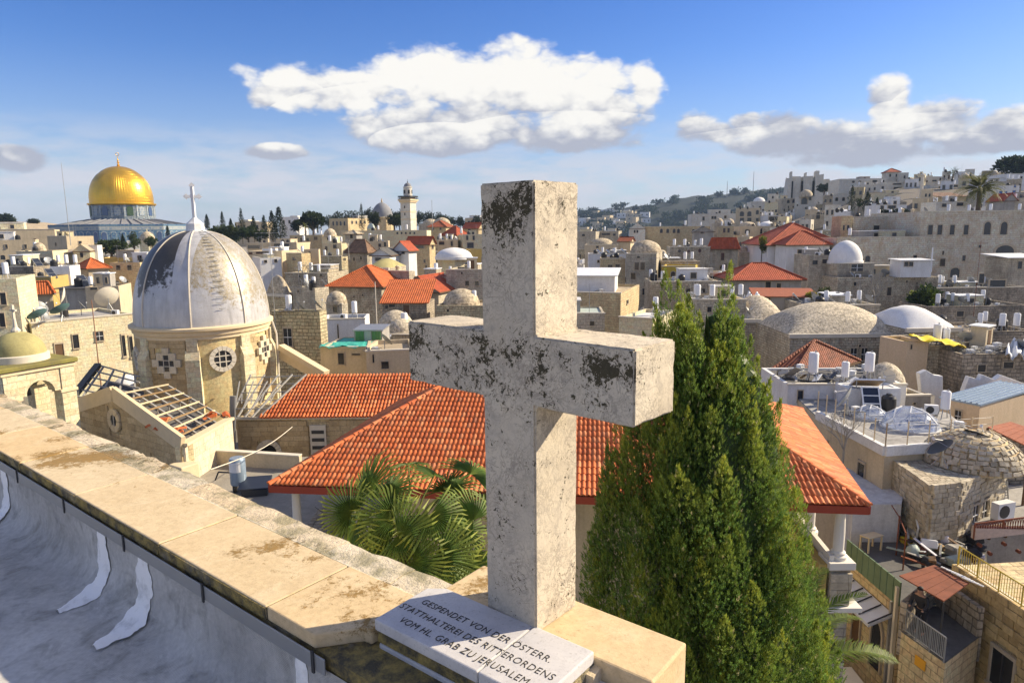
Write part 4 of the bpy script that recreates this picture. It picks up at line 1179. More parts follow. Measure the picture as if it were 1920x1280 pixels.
# climbing rungs on the front gore
for j in range(3, 24):
    r_, z_ = prof_d[j]; r2, z2 = prof_d[j - 1]
    for hfrac in (0,):
        rr, zz = r_ + (r2 - r_) * hfrac, z_ + (z2 - z_) * hfrac
        w_ = .30 * min(1, rr / 2) * rng.uniform(.5, 1.2)
        b = MB(); pts = []
        for e in (-1, -.33, .33, 1):
            a = ang_cam + R(16) + e * w_ / max(.6, rr); pts.append(Vector((math.cos(a) * (rr + .03), math.sin(a) * (rr + .03), zz)))
        b.path(pts, .022, 4); b.build('rung', M['metal_grey'], dome_o)
lz = z_corn + prof_d[-1][1]
ln = MB(); ln.lathe(DCX, DCY, [(.66, lz - .25), (.66, lz - .02), (.54, lz), (.52, lz + .40), (.46, lz + .44), (.22, lz + .66), (.12, lz + .78)], 8, R(20)); ln.build('lantern', M['plaster_white'], CH, smooth=20)
fx = MB(); cxz = lz + .74
xd = Vector((math.cos(ang_cam + math.pi / 2), math.sin(ang_cam + math.pi / 2), 0))
cp_ = Vector((DCX, DCY, 0))
fx.bar(cp_ + Vector((0, 0, cxz)), cp_ + Vector((0, 0, cxz + 1.95)), .17); fx.bar(cp_ + xd * -.42 + Vector((0, 0, cxz + 1.32)), cp_ + xd * .42 + Vector((0, 0, cxz + 1.32)), .17)
for e in (cp_ + xd * -.36 + Vector((0, 0, cxz + 1.32)), cp_ + xd * .36 + Vector((0, 0, cxz + 1.32)), cp_ + Vector((0, 0, cxz + 2.0))):
    fx.obox(e, (.26, .16, .26), Matrix.Rotation(ang_cam + math.pi / 2, 3, 'Z') @ Matrix.Rotation(R(45), 3, 'Y'))
fx.bar(cp_ + xd * -.2 + Vector((0, 0, cxz + 1.32)), cp_ + Vector((0, 0, cxz + 1.56)), .05); fx.bar(cp_ + xd * .2 + Vector((0, 0, cxz + 1.32)), cp_ + Vector((0, 0, cxz + 1.56)), .05)
fx.build('finial_cross', M['metal_white'], CH)
# buttresses between the bays, ashlar bays and windows
def buttress(rel):
    b = MB(); a = ang_cam + R(rel); m = Matrix.Rotation(a - math.pi / 2, 3, 'Z')
    c = Vector((DCX, DCY, 0))
    b.obox(c + m @ Vector((0, RD + .0, (z_bot + z_corn - 1.75) / 2)), (.80, .62, z_corn - 1.75 - z_bot), m)
    b.obox(c + m @ Vector((0, RD - .03, z_corn - 1.15)), (.62, .26, 1.2), m)
    o_ = len(b.v); pr = [(-.40, RD + .31), (.40, RD + .31), (.40, RD + .04), (-.40, RD + .04)]
    vs = [c + m @ Vector((x, y, z_corn - 1.75)) for x, y in pr] + [c + m @ Vector((x, RD + .05, z_corn - 1.2)) for x in (.40, -.40)]
    b.add(vs, [(0, 1, 4, 5), (1, 2, 4), (0, 5, 3)])
    b.build('buttress', M['stone_cream'], CH)
for rel in (-56, -10.5, 34.5, 79, 124, 169, 214, 259): buttress(rel)
me_blk = block_mesh(M['block_church'], 'k_church'); me_pale = block_mesh(M['block_pale'], 'k_pale')
def curved_blocks(r0, r1, z0, z1, course, length, seed, holes=(), me=me_blk):
    r = random.Random(seed); z = z0
    while z < z1 - .1:
        h = course * r.uniform(.9, 1.1); a = r0 - r.uniform(0, 3)
        while a < r1:
            da = math.degrees(length / RD) * r.uniform(.7, 1.4); lo, hi = max(a, r0), min(a + da, r1); a += da
            if hi - lo < 1.2: continue
            if any(lo < h1 and hi > h0 and z < hz1 and z + h > hz0 for h0, h1, hz0, hz1 in holes): continue
            mid = (lo + hi) / 2; p = dpt(mid, RD - .075, z + h / 2)
            o = bpy.data.objects.new('stone_block', me); col.objects.link(o); o.parent = CH
            o.location = p; o.rotation_euler = (0, 0, ang_cam + R(mid) + math.pi / 2); o.scale = (R(hi - lo) * RD - .012, .12, h - .012)
        z += h
zc_w = at(308, 680, 39.3).z
curved_blocks(-51, -16, 9.6, z_corn - .64, .31, .62, 5, [(-39, -27.5, zc_w - .62, zc_w + .62)])
curved_blocks(-88, -61, 9.8, z_corn - .64, .33, .62, 6)
curved_blocks(40, 74, 9.6, z_corn - .64, .31, .62, 7, [(54, 66, zc_w + .1, zc_w + 1.4)])
def on_drum(rel, zc, name, build):
    t = bpy.data.objects.new(name, None); col.objects.link(t); t.parent = CH
    t.location = dpt(rel, RD - .02, zc); t.rotation_euler = (0, 0, ang_cam + R(rel) + math.pi / 2)
    build(t)
def cross_window(t):
    k = .36
    for (i, j) in ((0, 0), (1, 0), (-1, 0), (0, 1), (0, -1)):
        MB().box(i * k - .165, i * k + .165, -.06, .02, j * k - .165, j * k + .165).build('pane', M['glass_dark'], t)
    for (i, j) in ((1.1, 1.1), (-1.1, 1.1), (1.1, -1.1), (-1.1, -1.1), (0, 1.95), (0, -1.95), (1.95, 0), (-1.95, 0)):
        o = inst('surround_stone', me_pale, t, (i * k, -.03, j * k), (.42, .16, .42))
    fr = MB()
    for e in (-.18, .18):
        fr.box(e - .018, e + .018, -.075, -.055, -.53, .53); fr.box(-.53, .53, -.078, -.056, e - .018, e + .018)
    fr.build('glazing_bar', M['trim_pale'], t)
def round_window(t):
    ring = MB(); n = 16
    for k in range(n):
        a0, a1 = 2 * math.pi * k / n + .02, 2 * math.pi * (k + 1) / n - .02
        r0, r1 = .52, .78
        pts = [(r0 * math.cos(a0), r0 * math.sin(a0)), (r1 * math.cos(a0), r1 * math.sin(a0)), (r1 * math.cos(a1), r1 * math.sin(a1)), (r0 * math.cos(a1), r0 * math.sin(a1))]
        MB().prism(pts, -.10, .03).build('surround_stone', M['trim_pale'], t)
    d_ = MB(); d_.prism([(.54 * math.cos(2 * math.pi * k / 24), .54 * math.sin(2 * math.pi * k / 24)) for k in range(24)], -.035, .02); d_.build('pane', M['glass_dark'], t)
    g_ = MB()
    for e in (-.18, .18):
        g_.box(e - .03, e + .03, -.062, -.038, -.49, .49); g_.box(-.49, .49, -.065, -.039, e - .03, e + .03)
    g_.build('glazing_bar', M['trim_pale'], t)
on_drum(-33, zc_w, 'window', cross_window); on_drum(13, at(413, 679, 38.8).z, 'window', round_window); on_drum(60, at(496, 663, 41).z, 'window', cross_window)
on_drum(-78, zc_w, 'window', round_window)
# down pipe
b = MB(); b.path([dpt(77, RD + .25, z_corn - .1), dpt(80, RD + .45, z_corn - 1.0), dpt(81, RD + .42, z_corn - 5.5)], .06, 6); b.build('down_pipe', M['column_white'], CH)

# nave with tiled roof (its left end stripped to the trusses)
NZ_E, = (at(485, 783, 36.5).z,)
e0, e1 = at(485, 783, 36.5), at(700, 792, 36.5); e1.z = e0.z
r0, r1 = at(575, 702, 40.6), at(880, 716, 40.6); r1.z = r0.z
e2 = e0 + (e1 - e0) * 2.2; r2 = r0 + (r1 - r0) * 1.4
MB().poly([e0 + Vector((0, 0, -.05)), e2 + Vector((0, 0, -.05)), r2 + Vector((0, 0, -.05)), r0 + Vector((0, 0, -.05))]).build('nave_roof', M['tile_near'], CH)
tile_faces(CH, [(e0, e2, r2, r0)], .2, .40, 260, 8)
nav_l = at(440, 783, 36.5); nav_l.z = e0.z
MB().box(nav_l.x, e2.x, 36.75, 40.4, 0, e0.z - .12).build('nave_wall', M['stone_tan'], CH)
masonry(CH, (nav_l.x, 36.70, e0.z - 2.6), 0, e1.x - nav_l.x + .6, lambda x: 2.45, .30, .58, M['block_church'], 'k_church', holes=[(1.1, 2.35, -1, 1.05), (4.0, 5.2, -1, 2.2)], seed=11)
MB().box(nav_l.x, e2.x, 36.55, 36.78, e0.z - .12, e0.z - .03).build('eave_ledge', M['trim_pale'], CH)
# arched doorway and notice board in the nave wall
ac = nav_l.x + 1.72; az_ = e0.z - 2.05
for k in range(9):
    a0, a1 = math.pi * k / 9 + .02, math.pi * (k + 1) / 9 - .02
    MB().prism([(ac + r_ * math.cos(a), az_ + r_ * math.sin(a)) for r_, a in ((.45, a0), (.72, a0), (.72, a1), (.45, a1))], 36.60, 36.72).build('arch_stone', M['trim_pale'], CH)
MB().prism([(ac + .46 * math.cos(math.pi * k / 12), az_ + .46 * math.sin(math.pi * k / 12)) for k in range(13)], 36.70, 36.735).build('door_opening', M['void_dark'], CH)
MB().box(nav_l.x + 4.1, nav_l.x + 5.0, 36.62, 36.71, e0.z - 2.3, e0.z - .5).build('notice_board', M['trim_pale'], CH)
for k in range(3): MB().box(nav_l.x + 4.2, nav_l.x + 4.9, 36.600, 36.618, e0.z - 1.0 - .45 * k, e0.z - .8 - .45 * k).build('notice', M['metal_dark'], CH)
# bare roof trusses beside the drum
tr = MB(); lp = at(432, 778, 36.7); lp.z = e0.z
for k in range(5):
    a = lp.lerp(e0, k / 4); bb = at(470 + 26 * k, 700, 40.2); bb.z = r0.z + .1
    tr.bar(a, bb, .08)
    if k < 4:
        tr.bar(a.lerp(bb, .2), at(440 + 26 * k, 720, 39).lerp(bb, .3), .06); tr.bar(a.lerp(bb, .55), lp.lerp(e0, (k + 1) / 4).lerp(bb, .3), .05)
for f in (0.0, .18, .36, .54, .72, .9):
    a = lp.lerp(at(470, 700, 40.2), f); a2 = e0.lerp(r0, f); tr.bar(a, Vector((a2.x, a2.y, a.z)), .05)
tr.build('bare_truss', M['timber_grey'], CH)
b = MB(); 
for dx in (0, .16, .30): b.tube(at(433 + dx * 22, 742, 36.2), at(433 + dx * 22, 842, 36.2), .07, n=6)
b.build('vent_pipe', M['metal_grey'], CH)
# gabled annex, its roof stripped to purlins
zr, ze = CZ - 8.05, CZ - 9.75
ga, gr, gl = atz(213, 741, zr), atz(343, 836, ze), atz(128, 802, CZ - 9.4)
rr_, er_ = atz(316, 721, zr), atz(432, 786, ze)
gl = ga + (ga - gr) * 1.0; gl.z = ze
ux = (gr - gl); W_ = ux.length; ux.normalize(); ang_g = math.atan2(ux.y, ux.x)
gab = thing('gable_helper', None, None); bpy.data.objects.remove(gab)
def gz(x): return (ze + (zr - ze) * (1 - abs(x / W_ * 2 - 1))) - (ze - 3.0)
wl = MB(); wl.add([Vector((gl.x, gl.y, 0)), Vector((gr.x, gr.y, 0)), gr, ga, gl], [(0, 1, 2, 3, 4)])
yn = Vector((-ux.y, ux.x, 0)) * .5
wl.add([Vector((gl.x, gl.y, 0)) + yn, Vector((gr.x, gr.y, 0)) + yn, gr + yn, ga + yn, gl + yn], [(0, 1, 2, 3, 4)])
wl.f += [(1, 6, 7, 2), (0, 4, 9, 5), (2, 7, 8, 3), (3, 8, 9, 4)]
wl.build('gable_wall', M['stone_tan'], CH)
og = gl - Vector((-ux.y, ux.x, 0)) * .03
masonry(CH, (og.x, og.y, ze - 3.0), ang_g, W_, gz, .33, .62, M['block_church'], 'k_church', holes=[(W_ / 2 - .62, W_ / 2 + .62, 3.0 - .25, 3.0 + 1.05), (W_ * .54, W_ * .70, -.1, 1.9), (W_ * .76, W_ * .93, -.1, 1.9)], seed=13, depth=.10)
cp = MB()
nrm_g = Vector((ux.y, -ux.x, 0))
for a, c_ in ((ga, gr), (ga, gl)):
    cp.bar(a + Vector((0, 0, .10)) + nrm_g * .0, c_ + Vector((0, 0, .10)), .20, .75)
cp.build('gable_coping', M['trim_stone'], CH)
ow = bpy.data.objects.new('window', None); col.objects.link(ow); ow.parent = CH
mid_g = (gl + gr) / 2; ow.location = Vector((mid_g.x, mid_g.y, ze + .42)) + nrm_g * .10; ow.rotation_euler = (0, 0, ang_g)
for k in range(8):
    a0, a1 = 2 * math.pi * k / 8 + .03, 2 * math.pi * (k + 1) / 8 - .03
    MB().prism([(r_ * math.cos(a), r_ * 1.05 * math.sin(a)) for r_, a in ((.30, a0), (.58, a0), (.58, (a0 + a1) / 2), (.58, a1), (.30, a1))], -.06, .05).build('surround_stone', M['trim_stone'], ow)
MB().prism([(.31 * math.cos(2 * math.pi * k / 16), .33 * math.sin(2 * math.pi * k / 16)) for k in range(16)], -.01, .04).build('pane', M['glass_dark'], ow)
MB().box(-.02, .02, -.05, -.02, -.3, .3).build('glazing_bar', M['trim_pale'], ow)
for (fx0, fx1) in ((.545, .695), (.765, .925)):
    gw = bpy.data.objects.new('window', None); col.objects.link(gw); gw.parent = CH
    gw.location = og + ux * (W_ * fx0) + nrm_g * .06 + Vector((0, 0, -1.85)); gw.rotation_euler = (0, 0, ang_g)
    ww = W_ * (fx1 - fx0)
    MB().box(0, ww, .02, .08, -.9, .62).build('pane', M['glass_dark'], gw)
    g_ = MB()
    for k in range(9): g_.box(ww * k / 8 - .015, ww * k / 8 + .015, -.02, .015, -.9, .62)
    for z in (-.9, -.3, .3, .6): g_.box(0, ww, -.024, -.004, z - .015, z + .015)
    g_.build('grille', M['shutter_teal'], gw)
# annex side wall (sunny)
sw = MB(); er0 = Vector((er_.x, er_.y, ze))
sw.add([Vector((gr.x, gr.y, 0)), Vector((er0.x, er0.y, 0)), er0, gr], [(0, 1, 2, 3)])
sdv = (er0 - gr).normalized(); sn = Vector((-sdv.y, sdv.x, 0)) * .4
sw.add([Vector((gr.x, gr.y, 0)) + sn, Vector((er0.x, er0.y, 0)) + sn, er0 + sn, gr + sn], [(0, 1, 2, 3)]); sw.f.append((3, 2, 6, 7)); sw.f.append((0, 3, 7, 4))
sw.build('side_wall', M['stone_cream'], CH)
masonry(CH, (gr.x + sdv.y * .05, gr.y - sdv.x * .05, ze - 2.6), math.atan2(sdv.y, sdv.x), (er0 - gr).length, lambda x: 2.55, .36, .6, M['block_pale'], 'k_pale', seed=17)
MB().bar(gr + Vector((0, 0, .06)), er0 + Vector((0, 0, .06)), .45, .14).build('wall_coping', M['trim_stone'], CH)
qb = MB(); qc = gr + nrm_g * .15 + ux * .2
qb.obox((qc.x, qc.y, ze - 1.7), (1.0, .9, 1.9), Matrix.Rotation(ang_g, 3, 'Z')); qb.build('corner_buttress', M['trim_stone'], CH, bevel=.05)
qb = MB(); qb.obox((qc.x, qc.y, (ze - 2.6) / 2), (1.2, 1.1, ze - 2.62), Matrix.Rotation(ang_g, 3, 'Z')); qb.build('corner_buttress', M['trim_stone'], CH)
dk = MB(); dk.poly([ga + Vector((.2, .2, -.9)), gr + Vector((-.2, .2, -.5)), er0 + Vector((-.2, 0, -.5)), Vector((rr_.x, rr_.y, zr - .9))]); dk.build('attic_floor', M['flat_roof_dark'], CH)
for k in range(9):
    f = k / 8; a = ga.lerp(gr, f) + Vector((0, 0, .02)); c_ = Vector((rr_.x, rr_.y, zr)).lerp(er0, f)
    MB().bar(a, c_ + Vector((0, 0, .02)), .07).build('purlin', M['wood' if k % 2 else 'trim_stone'], CH)
for k in range(5):
    f = .15 + .85 * k / 4; a = ga.lerp(Vector((rr_.x, rr_.y, zr)), f); c_ = gr.lerp(er0, f)
    MB().bar(a + Vector((0, 0, -.08)), c_ + Vector((0, 0, -.08)), .09).build('rafter', M['timber_grey'], CH)
    MB().tube(a.lerp(c_, .35) + Vector((0, 0, -.08)), a.lerp(c_, .35) + Vector((0, 0, -1.0)), .03, n=5).build('strut', M['timber_grey'], CH)
TILE_S = TILE_ME
for k, (f, g) in enumerate(((.62, .06), (.68, .10), (.66, .16), (.84, .12), (.88, .18), (.86, .26), (.80, .78), (.84, .86), (.90, .84), (.93, .92))):
    p = ga.lerp(gr, f).lerp(Vector((rr_.x, rr_.y, zr)).lerp(er0, f), g) + Vector((0, 0, .10))
    o = inst('roof_tile', TILE_ME, CH, p, (2.4, 1.4, 2.2), (rng.uniform(-.3, .3), rng.uniform(-.3, .3), rng.uniform(0, 3)))
# dark glazed lean-to roof frame to the left of the drum
zt4 = CZ - 7.9
T1, T2, B1, B2 = atz(184, 684, zt4), atz(262, 706, zt4 - .4), atz(118, 768, CZ - 9.4), atz(262, 790, CZ - 9.6)
MB().poly([T1 + Vector((.3, .3, -1.0)), T2 + Vector((0, .3, -1.0)), B2 + Vector((0, .2, -.6)), B1 + Vector((.2, .2, -.5))]).build('attic_floor', M['flat_roof_dark'], CH)
MB().bar(T1, B1, .35, .25).build('verge', M['cast_iron'], CH)
for k in range(8):
    f = k / 7; MB().bar(T1.lerp(B1, f), T2.lerp(B2, f), .07).build('purlin', M['timber_grey'], CH)
for k in range(4):
    f = .12 + .78 * k / 3; MB().bar(T1.lerp(T2, f) + Vector((0, 0, -.06)), B1.lerp(B2, f) + Vector((0, 0, -.06)), .09).build('rafter', M['timber_grey'], CH)
lw = MB(); lw.add([Vector((B1.x, B1.y, 0)), Vector((B2.x, B2.y, 0)), B2 + Vector((0, 0, -.1)), B1 + Vector((0, 0, -.1))], [(0, 1, 2, 3)]); lw.build('aisle_wall', M['stone_tan'], CH)
# slope board right of the drum
sb = MB(); sb.bar(at(527, 650, 44), at(612, 700, 42), .5, .35); sb.bar(at(527, 660, 44.2), at(600, 702, 42.3), .2, .9); sb.build('raking_coping', M['trim_stone'], CH)

# ---- bell gate at far left: open arched lantern with small mossy dome
bt = thing('bell_cote', 'open arched stone bell cote with small mossy dome', 'bell tower', at(50, 775, 31.5) * 1.0)
bl = Vector(bt.location); bt.location.z = 0
zT = at(50, 662, 31.5).z; rot_b = R(-28)
def bq(x, y, z): return Matrix.Rotation(rot_b, 3, 'Z') @ Vector((x, y, 0)) + Vector((0, 0, z))
bt.rotation_euler = (0, 0, rot_b)
hw = 1.22
zs = zT - .9 - .55
for (sx, sy) in ((-1, -1), (1, -1), (-1, 1), (1, 1)):
    MB().box(sx * hw - .34, sx * hw + .34, sy * hw - .34, sy * hw + .34, 0, zs - .5).build('pier', M['stone_cream'], bt, bevel=.02)
    MB().box(sx * hw - .40, sx * hw + .40, sy * hw - .40, sy * hw + .40, zs - .5, zs - .34).build('impost', M['trim_stone'], bt, bevel=.02)
for (ax_, sg) in (('x', -1), ('x', 1), ('y', -1), ('y', 1)):
    n = 11; ri, ro = .62, 1.57
    pts = [(ri * math.cos(math.pi * k / n), ri * math.sin(math.pi * k / n)) for k in range(n + 1)]
    out = [(ro, 0), (ro, 1.25), (-ro, 1.25), (-ro, 0)]
    b = MB()
    for k in range(n):
        p, q = pts[k], pts[k + 1]
        def outp(pt): return (max(-ro, min(ro, pt[0] * 3)), 1.25) if abs(pt[1]) > .2 else ((ro if pt[0] > 0 else -ro), 0 if abs(pt[1]) < .01 else 1.25)
        b.prism([p, outp(p), outp(q), q][::-1] if False else [p, q, outp(q), outp(p)], -.30, .30)
    a = {'x': 0, 'y': math.pi / 2}[ax_]
    m = Matrix.Rotation(a, 3, 'Z')
    b.v = [tuple(m @ Vector((x, y + sg * hw, z)) + Vector((0, 0, zs - .34))) for x, y, z in b.v]
    b.build('arch', M['stone_cream'], bt)
MB().box(-1.72, 1.72, -1.72, 1.72, zs + .90, zs + 1.12).build('cornice', M['moss_roof'], bt, bevel=.05)
MB().box(-1.62, 1.62, -1.62, 1.62, zs + .72, zs + .899).build('frieze', M['trim_stone'], bt, bevel=.03)
b = MB(); b.lathe(0, 0, [(1.22, zs + 1.12), (1.22, zs + 1.42), (1.12, zs + 1.46)], 24); b.build('dome_ring', M['trim_pale'], bt, smooth=30)
b = MB(); b.dome(0, 0, zs + 1.44, 1.12, 1.05, 24, 9); b.build('dome', M['dome_mossy'], bt, smooth=60)
b = MB(); b.lathe(0, 0, [(.16, zs + 2.4), (.2, zs + 2.55), (.09, zs + 2.7), (.06, zs + 3.1)], 10); b.build('finial', M['trim_pale'], bt)
b = MB(); b.bar((0, 0, zs + 3.0), (0, 0, zs + 3.75), .09); b.bar((-.24, 0, zs + 3.5), (.24, 0, zs + 3.5), .09); b.build('finial_cross', M['trim_pale'], bt)
b = MB(); b.lathe(0, 0, [(.3, zs - .6), (.26, zs - .3), (.12, zs), (.05, zs + .1)], 12); b.build('bell', M['cast_iron'], bt, smooth=40)
# ================================================================ terrain
def S(t): t = max(0.0, min(1.0, t)); return t * t * (3 - 2 * t)
def ground_z(X, Y):
    g = -19.5 + 9.5 * S((Y - 60) / 170)
    if Y > 1: g += 25 * S((X / Y - .22) / .4) * S((Y - 90) / 170)
    if Y > 330: g -= 22 * S((Y - 330) / 250)
    return CZ + g
def make_ground():
    b = MB(); ys = [-60, -20, 0, 15, 30, 45, 60, 75, 90, 105, 120, 140, 160, 180, 200, 220, 240, 260, 280, 310, 340, 380, 430, 500, 600, 800, 1200, 2000, 4000, 9000]
    ks = [-3.0, -1.6, -1.1, -.9, -.75, -.6, -.45, -.3, -.15, 0, .1, .2, .3, .4, .5, .6, .7, .85, 1.1, 1.6, 3.0]
    for y in ys:
        for k in ks:
            X = k * max(40, y + 30); b.v.append((X, y, ground_z(X, y) + (rng.uniform(-.4, .4) if 60 < y < 400 else 0)))
    n = len(ks)
    for i in range(len(ys) - 1):
        for j in range(n - 1): b.f.append((i * n + j, i * n + j + 1, (i + 1) * n + j + 1, (i + 1) * n + j))
    o = b.build('ground', M['ground'], smooth=80); tag(o, kind='structure', label='dusty ground of the old town')
make_ground()

def hill_mat():
    t, b = new_mat('hill_scrub')
    g = geo(t)
    n = t.noise(g, .022, 6, .65); n2 = t.noise(g, .09, 5, .65)
    c = t.mix(t.ramp(n, [(.40, 0.0), (.60, 1.0)]), (.008, .015, .011), (.026, .032, .024))
    c = t.mix(.6, c, t.ramp(n2, [(.3, .4), (.7, 1.4)]), 'MULTIPLY')
    t.set(b, 'Base Color', c); b.inputs['Roughness'].default_value = .95
hill_mat()
# long far hill right of the cross: crest given in px
def far_hill():
    crest = [(900, 426), (960, 420), (1040, 408), (1090, 398), (1130, 392), (1180, 388), (1215, 385), (1260, 374), (1310, 368), (1360, 363), (1410, 357), (1440, 354), (1480, 352), (1540, 352), (1640, 355), (1760, 372), (1900, 395), (2100, 425)]
    Yc = 1150.0; b = MB(); cols = []
    for i in range(len(crest) - 1):
        for k in range(4):
            f = k / 4; cols.append((crest[i][0] + (crest[i + 1][0] - crest[i][0]) * f, crest[i][1] + (crest[i + 1][1] - crest[i][1]) * f))
    prof = [(1.35, .25), (1.15, .8), (1.0, 1.0), (.9, .78), (.8, .52), (.7, .28), (.6, .10), (.5, 0.0)]
    for (px, py) in cols:
        top = at(px, py, Yc)
        for (fy, fz) in prof:
            Y = Yc * fy; zb = CZ - 34
            b.v.append((top.x * fy, Y, zb + (top.z - zb) * fz + rng.uniform(-2.0, 2.0) * (1 if fz > .1 else 0)))
    n = len(prof)
    for i in range(len(cols) - 1):
        for j in range(n - 1): b.f.append((i * n + j, i * n + j + 1, (i + 1) * n + j + 1, (i + 1) * n + j))
    o = b.build('hill', M['hill_scrub'], smooth=70); tag(o, kind='structure', label='long scrub-covered hill far beyond the town')
    me = {}
    import bisect
    def hill_at(px, f):
        # point on the near flank
        py = np.interp(px, [c[0] for c in crest], [c[1] for c in crest]); top = at(px, py, Yc)
        fz = np.interp(f, [p[0] for p in prof[::-1]], [p[1] for p in prof[::-1]])
        zb = CZ - 34
        return Vector((top.x * f, Yc * f, zb + (top.z - zb) * fz))
    return hill_at
hill_at = far_hill()
def far_houses():
    r = random.Random(5)
    cube = MB().box(-.5, .5, -.5, .5, -.6, 1).mesh('far_house', M['plaster_white']); cube2 = MB().box(-.5, .5, -.5, .5, -.6, 1).mesh('far_house', M['plaster_cream'])
    win = MB().box(-.5, .5, -.02, .0, -.5, .5).mesh('window', M['glass_dark'])
    for k in range(150):
        px = r.uniform(1092, 1300) if r.random() < .86 else r.uniform(1060, 1090); f = r.uniform(.56, .93)
        if px > 1215 and f > .76 - (px - 1215) / 85 * .10: continue
        p = hill_at(px, f); w = r.uniform(5, 15); h = r.uniform(4, 10); rz = R(r.uniform(-40, 10))
        o = bpy.data.objects.new('far_house', cube if r.random() < .5 else cube2); col.objects.link(o)
        o.location = (p.x, p.y, p.z - 1); o.scale = (w, r.uniform(5, 9), h); o.rotation_euler = (0, 0, rz)
        tag(o, 'tiny pale block house on the blue hillside beyond the town', 'house', 'far houses on the hillside')
        if w > 9:
            for q in range(2):
                wo = bpy.data.objects.new('window', win); col.objects.link(wo); wo.parent = o; wo.location = (-.25 + .5 * q, -.505, .55); wo.scale = (.13, 1, .25)
    for k in range(110):
        px = r.uniform(1090, 1480); f = r.uniform(.72, 1.0) if px > 1240 else r.uniform(.62, 1.0); p = hill_at(px, f)
        tree('hillside_tree', 'dark round tree on the far hillside', 'tree', (p.x, p.y, p.z - 1.5), r.uniform(7, 12), r.uniform(14, 30), 'round', ((.016, .03, .016),), 100 + k, 'trees on the far hill', 8, 14, 3.4, .05)
far_houses()

# ================================================================ temple mount: platform, golden dome shrine
YD, RO = 240.0, 24.0; XD = at(227, 360, YD).x
plat = MB().box(-230, -18, 188, 330, CZ - 16, CZ - 6.0); o = plat.build('temple_platform', M['paving']); tag(o, kind='structure', label='paved stone platform around the golden shrine')
DR = thing('golden_dome_shrine', 'octagonal blue-tiled shrine under a great golden dome', 'shrine', (XD, YD, CZ - 6.0))
z_cor = at(180, 421, 222).z - (CZ - 6.0)
va = [R(12) + R(45) * k for k in range(8)]
ov = [Vector((RO * math.cos(a), RO * math.sin(a), 0)) for a in va]
def zz(py, Y=240): return at(227, py, Y).z - (CZ - 6.0)
for k in range(8):
    p, q = ov[k], ov[(k + 1) % 8]; d = q - p; L = d.length; ang = math.atan2(d.y, d.x)
    w = bpy.data.objects.new('wall_side', None); col.objects.link(w); w.parent = DR; w.location = p; w.rotation_euler = (0, 0, ang)
    # local: x along the side, outward = -y
    MB().box(0, L, 0, .8, -2, z_cor * .42).build('marble_dado', M['marble_pale'], w)
    MB().box(0, L, 0, .8, z_cor * .42, z_cor * .80).build('tile_field', M['faience_blue'], w)
    MB().box(0, L, -.05, .8, z_cor * .80, z_cor * .93).build('tile_band', M['faience_pale'], w)
    MB().box(0, L, -.12, .8, z_cor * .93, z_cor).build('parapet_band', M['faience_blue'], w)
    if k in (4, 5, 6, 7):
        for i in range(7):
            x = L * (i + .5) / 7; ww, z0_, z1_ = L / 7 * .52, z_cor * .36, z_cor * .72
            arc = [(x - ww / 2, z0_), (x + ww / 2, z0_)] + [(x + ww / 2 * math.cos(math.pi * j / 8), z1_ - ww / 2 + ww / 2 * 1.1 * math.sin(math.pi * j / 8)) for j in range(9)]
            MB().prism(arc, -.10, 0).build('window', M['glass_blue' if i in (0, 6) else 'faience_blue'], w)
            a2 = [(x + (px_ - x) * 1.25, z0_ + (pz_ - z0_) * 1.08) for px_, pz_ in arc]
            MB().prism(a2, -.05, 0).build('window_surround', M['faience_pale'], w)
b = MB(); b.lathe(0, 0, [(RO - .3, z_cor - .5), (10.3, z_cor + (zz(411) - z_cor) * .95)], 8, R(12)); b.build('roof', M['lead'], DR)
rbs = MB()
for k in range(40):
    a = 2 * math.pi * k / 40; rbs.bar((21.8 * math.cos(a), 21.8 * math.sin(a), z_cor - .25), (10.5 * math.cos(a), 10.5 * math.sin(a), z_cor + (zz(411) - z_cor) * .95), .25, .25)
rbs.build('roof_rolls', M['lead'], DR)
zd0, zd1 = zz(414), zz(384)
RDR = 9.9
MB().lathe(0, 0, [(RDR, zd0 - 2), (RDR, zd1)], 16, R(8)).build('drum', M['faience_drum'], DR)
for k in range(16):
    a = R(8) + 2 * math.pi * (k + .5) / 16; w = bpy.data.objects.new('drum_window', None); col.objects.link(w); w.parent = DR
    w.location = (RDR * .985 * math.cos(a), RDR * .985 * math.sin(a), (zd0 + zd1) / 2 + .5); w.rotation_euler = (0, 0, a + math.pi / 2)
    h_ = (zd1 - zd0) * .30
    arc = [(-.95, -h_), (.95, -h_)] + [(.95 * math.cos(math.pi * j / 8), h_ * .35 + .95 * math.sin(math.pi * j / 8)) for j in range(9)]
    MB().prism(arc, -.12, .2).build('pane', M['faience_green' if k % 4 == 1 else ('glass_blue' if k % 2 else 'faience_pale')], w)
    MB().box(-1.9, -1.25, -.1, .2, -h_ * 1.3, h_ * 1.5).build('pilaster', M['faience_pale'], w)
MB().lathe(0, 0, [(RDR + .25, zd1 - .35), (RDR + .7, zd1), (RDR + .7, zd1 + .35), (RDR - .2, zd1 + .5)], 48).build('cornice', M['gold'], DR, smooth=40)
dh = zz(312) - zd1 - .4
pd = []
for j in range(22):
    t = j / 21; a = t * math.pi / 2
    pd.append((max(.25, 9.8 * (math.cos(a) ** .80) * (1 + .035 * math.sin(t * math.pi * 1.3) * (t < .6))), dh * (math.sin(a) * .88 + .12 * t)))
b = MB(); b.lathe(0, 0, pd, 72); o = b.build('golden_dome', M['gold'], DR, smooth=60); o.location = (0, 0, zd1 + .45)
